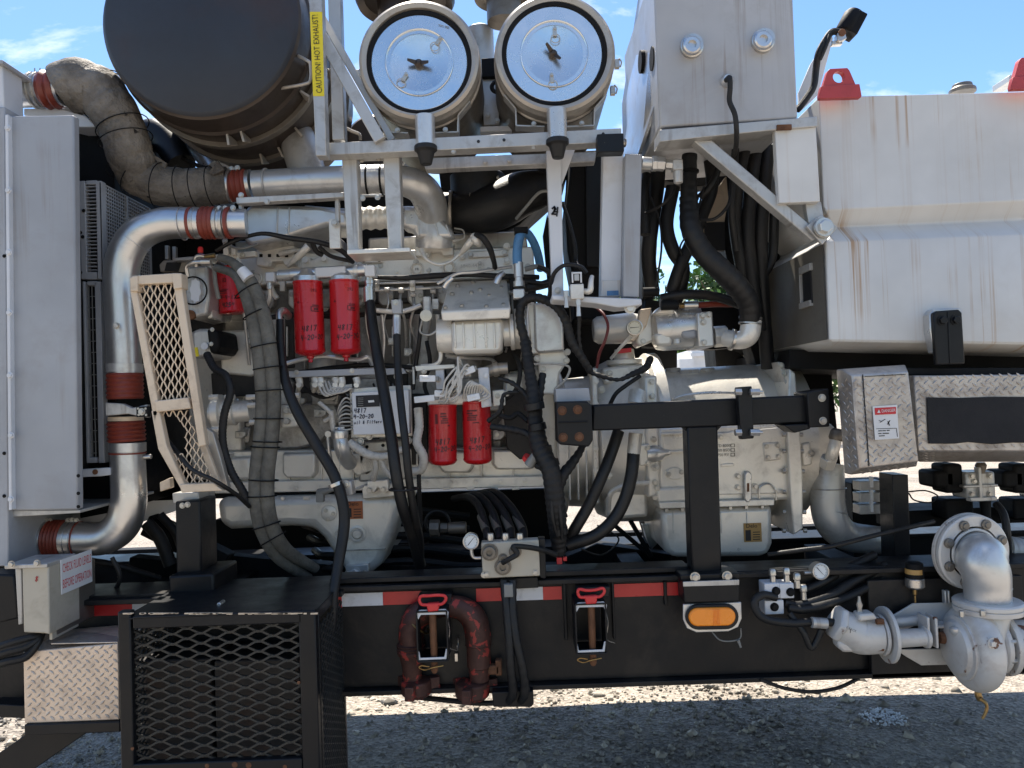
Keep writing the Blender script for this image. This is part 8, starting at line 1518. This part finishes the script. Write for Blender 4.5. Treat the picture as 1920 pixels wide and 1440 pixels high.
# shaft housing and motor
t = thing('pump_motor', 'silver hydraulic pump motor with angled end and round flange, left of the pump volute', 'motor', 1640, 1235, 2.38)
b = MB(); b.tube([(1572, 1170, 2.40), (1596, 1182, 2.40), (1612, 1190, 2.40), (1646, 1190, 2.40)], [28, 33, 35, 34], 32, k=5); part('body', b, PM, t, 0)
b = MB(); a = P(1562, 1165, 2.40); d = Vector((.86, 0, -.36)); b.lathe(a, d, [(0, 26 * kk), (3 * kk, 34 * kk), (14 * kk, 36 * kk), (16 * kk, 30 * kk)], 6); part('end_cover', b, PM, t, .006)
b = MB(); b.prism([(1612, 1152), (1640, 1150), (1646, 1162), (1612, 1166)], 2.35, .05); part('top_lug', b, PM, t, .006); b = MB(); b.prism([(1572, 1200), (1600, 1212), (1604, 1224), (1582, 1224), (1572, 1214)], 2.37, .05); part('bottom_lug', b, PM, t, .008); b = MB(); b.prism([(1616, 1218), (1648, 1214), (1648, 1226), (1620, 1228)], 2.36, .05); part('bottom_lug', b, PM, t, .006)
b = MB(); b.lathe(P(1612, 1148, 2.38), ZA, [(0, 6 * kk), (6 * kk, 4 * kk), (14 * kk, 6 * kk), (22 * kk, 3 * kk), (30 * kk, 2 * kk)], 10); part('breather', b, 'drum_rim', t, 0)
for x, r, th, m_ in ((1648, 38, 6, PM), (1658, 52, 7, 'pump_paint')): b = MB(); b.lathe(P(x, 1190, 2.40), XA, [(0, r * kk), (th * kk, r * kk)], 36); part('flange', b, m_, t, .002)
for y in (1165, 1215): b = MB(); b.hcyl(1643, y, 1656, y, 2.36, 6, 6); part('flange_bolt', b, 'rust', t, .001)
b = MB(); b.hcyl(1668, 1198, 1742, 1194, 2.38, 16, 28, [(0, 19), (.1, 17), (.85, 16), (.87, 20), (.95, 20), (.96, 14), (1, 14)]); part('shaft_tube', b, PM, t, .001)
b = MB(); b.hcyl(1668, 1168, 1740, 1162, 2.44, 9, 20); part('guide_rod', b, PM, t, 0)
for x in (1740, 1755): b = MB(); b.box(x, 1158, x + 5, 1216, 2.36, .06); part('gland_plate', b, PM, t, .003)
b = MB(); b.hcyl(1760, 1196, 1800, 1194, 2.40, 18, 24, [(0, 10), (.3, 12), (.35, 18), (.7, 18), (1, 14)]); part('packing_gland', b, 'rust', t, .002)
b = MB(); b.lathe(P(1791, 1184, 2.34), ZA, [(-.01, 6 * kk), (0, 10 * kk), (6 * kk, 10 * kk), (9 * kk, 6 * kk)], 20); part('grease_cap', b, 'silver_paint', t, 0)
hand(t, '1', 1592, 1186, 2.337, 6, 'ink'); text(t, 'E BACK', 1596, 1180, 2.338, 4.5, 'ink', -25)
b = MB(); b.prism([(1665, 1160), (1712, 1132), (1790, 1130), (1792, 1162), (1735, 1166), (1700, 1180), (1668, 1182)], 2.47, .008); part('upper_web', b, PM, t, .002); b = MB(); b.prism([(1680, 1218), (1800, 1216), (1803, 1246), (1728, 1248), (1700, 1232)], 2.47, .008); part('lower_web', b, PM, t, .002)
b = MB(); b.prism([(1735, 1175), (1812, 1170), (1812, 1176), (1736, 1180)], 2.40, .05); part('shelf_bar', b, PM, t, .002); bolts(t, [(1797, 1235)], 2.467, 3, m='ink')
# discharge elbow with big flange
t = thing('discharge_elbow', 'silver discharge elbow with large round eight bolt flange above the pump', 'pipe elbow', 1850, 1125, 2.4)
kk = S(2.42); c = P(1828, 1037, 2.42); ax = Vector((-.10, 1, .04)).normalized(); b = MB(); b.lathe(c, ax, [(0, 50 * kk), (0, 68 * kk), (.004, 71 * kk), (.016, 71 * kk), (.017, 62 * kk), (.022, 62 * kk), (.023, 72 * kk), (.036, 72 * kk), (.037, 45 * kk), (.06, 45 * kk), (.06, 1 * kk)], 56, close=False); fl = part('flange', b, PM, t, .001)
uu = ax.cross(ZA).normalized(); ww = ax.cross(uu)
for i in range(8):
    a = R(22.5 + i * 45); p = c + (uu * math.cos(a) + ww * math.sin(a)) * 57 * kk; b = MB(); b.lathe(p, -ax, [(0, 9.5 * kk), (.008, 9.5 * kk), (.009, 6 * kk), (.014, 5 * kk)], 12); part('flange_nut', b, 'drum_brown', fl, .001)
b = MB(); b.ring(c - ax * .001, ax, 44 * kk, 3 * kk, 40); part('weld_bead', b, PM, t, 0)
b = MB(); c2 = c - ax * .0; b.sweep([c + Vector((0, .03, 0)), c - Vector((-.004, .03, .005)), P(1838, 1050, 2.36), P(1848, 1072, 2.35), P(1851, 1098, 2.355), P(1852, 1132, 2.36)], [41 * kk, 41 * kk, 41 * kk, 40 * kk, 38.5 * kk, 38 * kk], 40, k=8); part('elbow', b, 'silver_paint', t, 0)
b = MB(); b.ring(P(1851, 1100, 2.358), ZA, 38.4 * kk, 1 * kk, 40); part('weld_bead', b, 'silver_paint', t, 0)
b = MB(); b.tube([(1885, 1030, 2.7), (1920, 1038, 2.7), (1990, 1060, 2.7)], [26, 26, 26], 28); solo('rear_grey_pipe', 'dull grey pipe running off the right edge behind the big flange', 'pipe', b, 'frame_silver', bev=0)
b = MB(); b.tube([(1868, 945, 2.7), (1882, 965, 2.66), (1888, 1000, 2.64), (1890, 1040, 2.66)], 7, 10); solo('flat_grey_hose', 'grey hose curving down behind the big round flange', 'hose', b, 'rubber', bev=0)
b = MB(); b.box(1900, 1066, 1990, 1088, 2.6, .05); solo('red_bar', 'dark red bar at the right edge behind the discharge elbow', 'bar', b, 'red_lug')
b = MB(); b.prism([(1700, 1060), (1790, 1050), (1800, 1130), (1776, 1130), (1776, 1120), (1730, 1116)], 2.62, .01); solo('gusset_plate', 'thin silver gusset plate behind the small banded canister', 'plate', b, 'frame_silver')
for x in (1772, 1778): b = MB(); b.box(x, 1108, x + 4, 1132, 2.45, .02); solo('thin_tab', 'thin upright tab left of the pump neck flange' if x == 1772 else 'second thin upright tab nearest the pump neck flange', 'tab', b, 'silver_paint')
# distant white shed in the gap under the hydraulic pump
b = MB(); b.boxw((4.95, 20, 1.42), (1.0, 2.5, 2.84)); b.boxw((4.28, 19.6, 1.3), (.36, 2, 2.6)); b.boxw((4.95, 18.7, 2.70), (1.1, .1, .08)); solo('distant_shed', 'white building far beyond the yard, seen in the gap below the hydraulic pump', 'building', b, 'shed_white', bev=0)
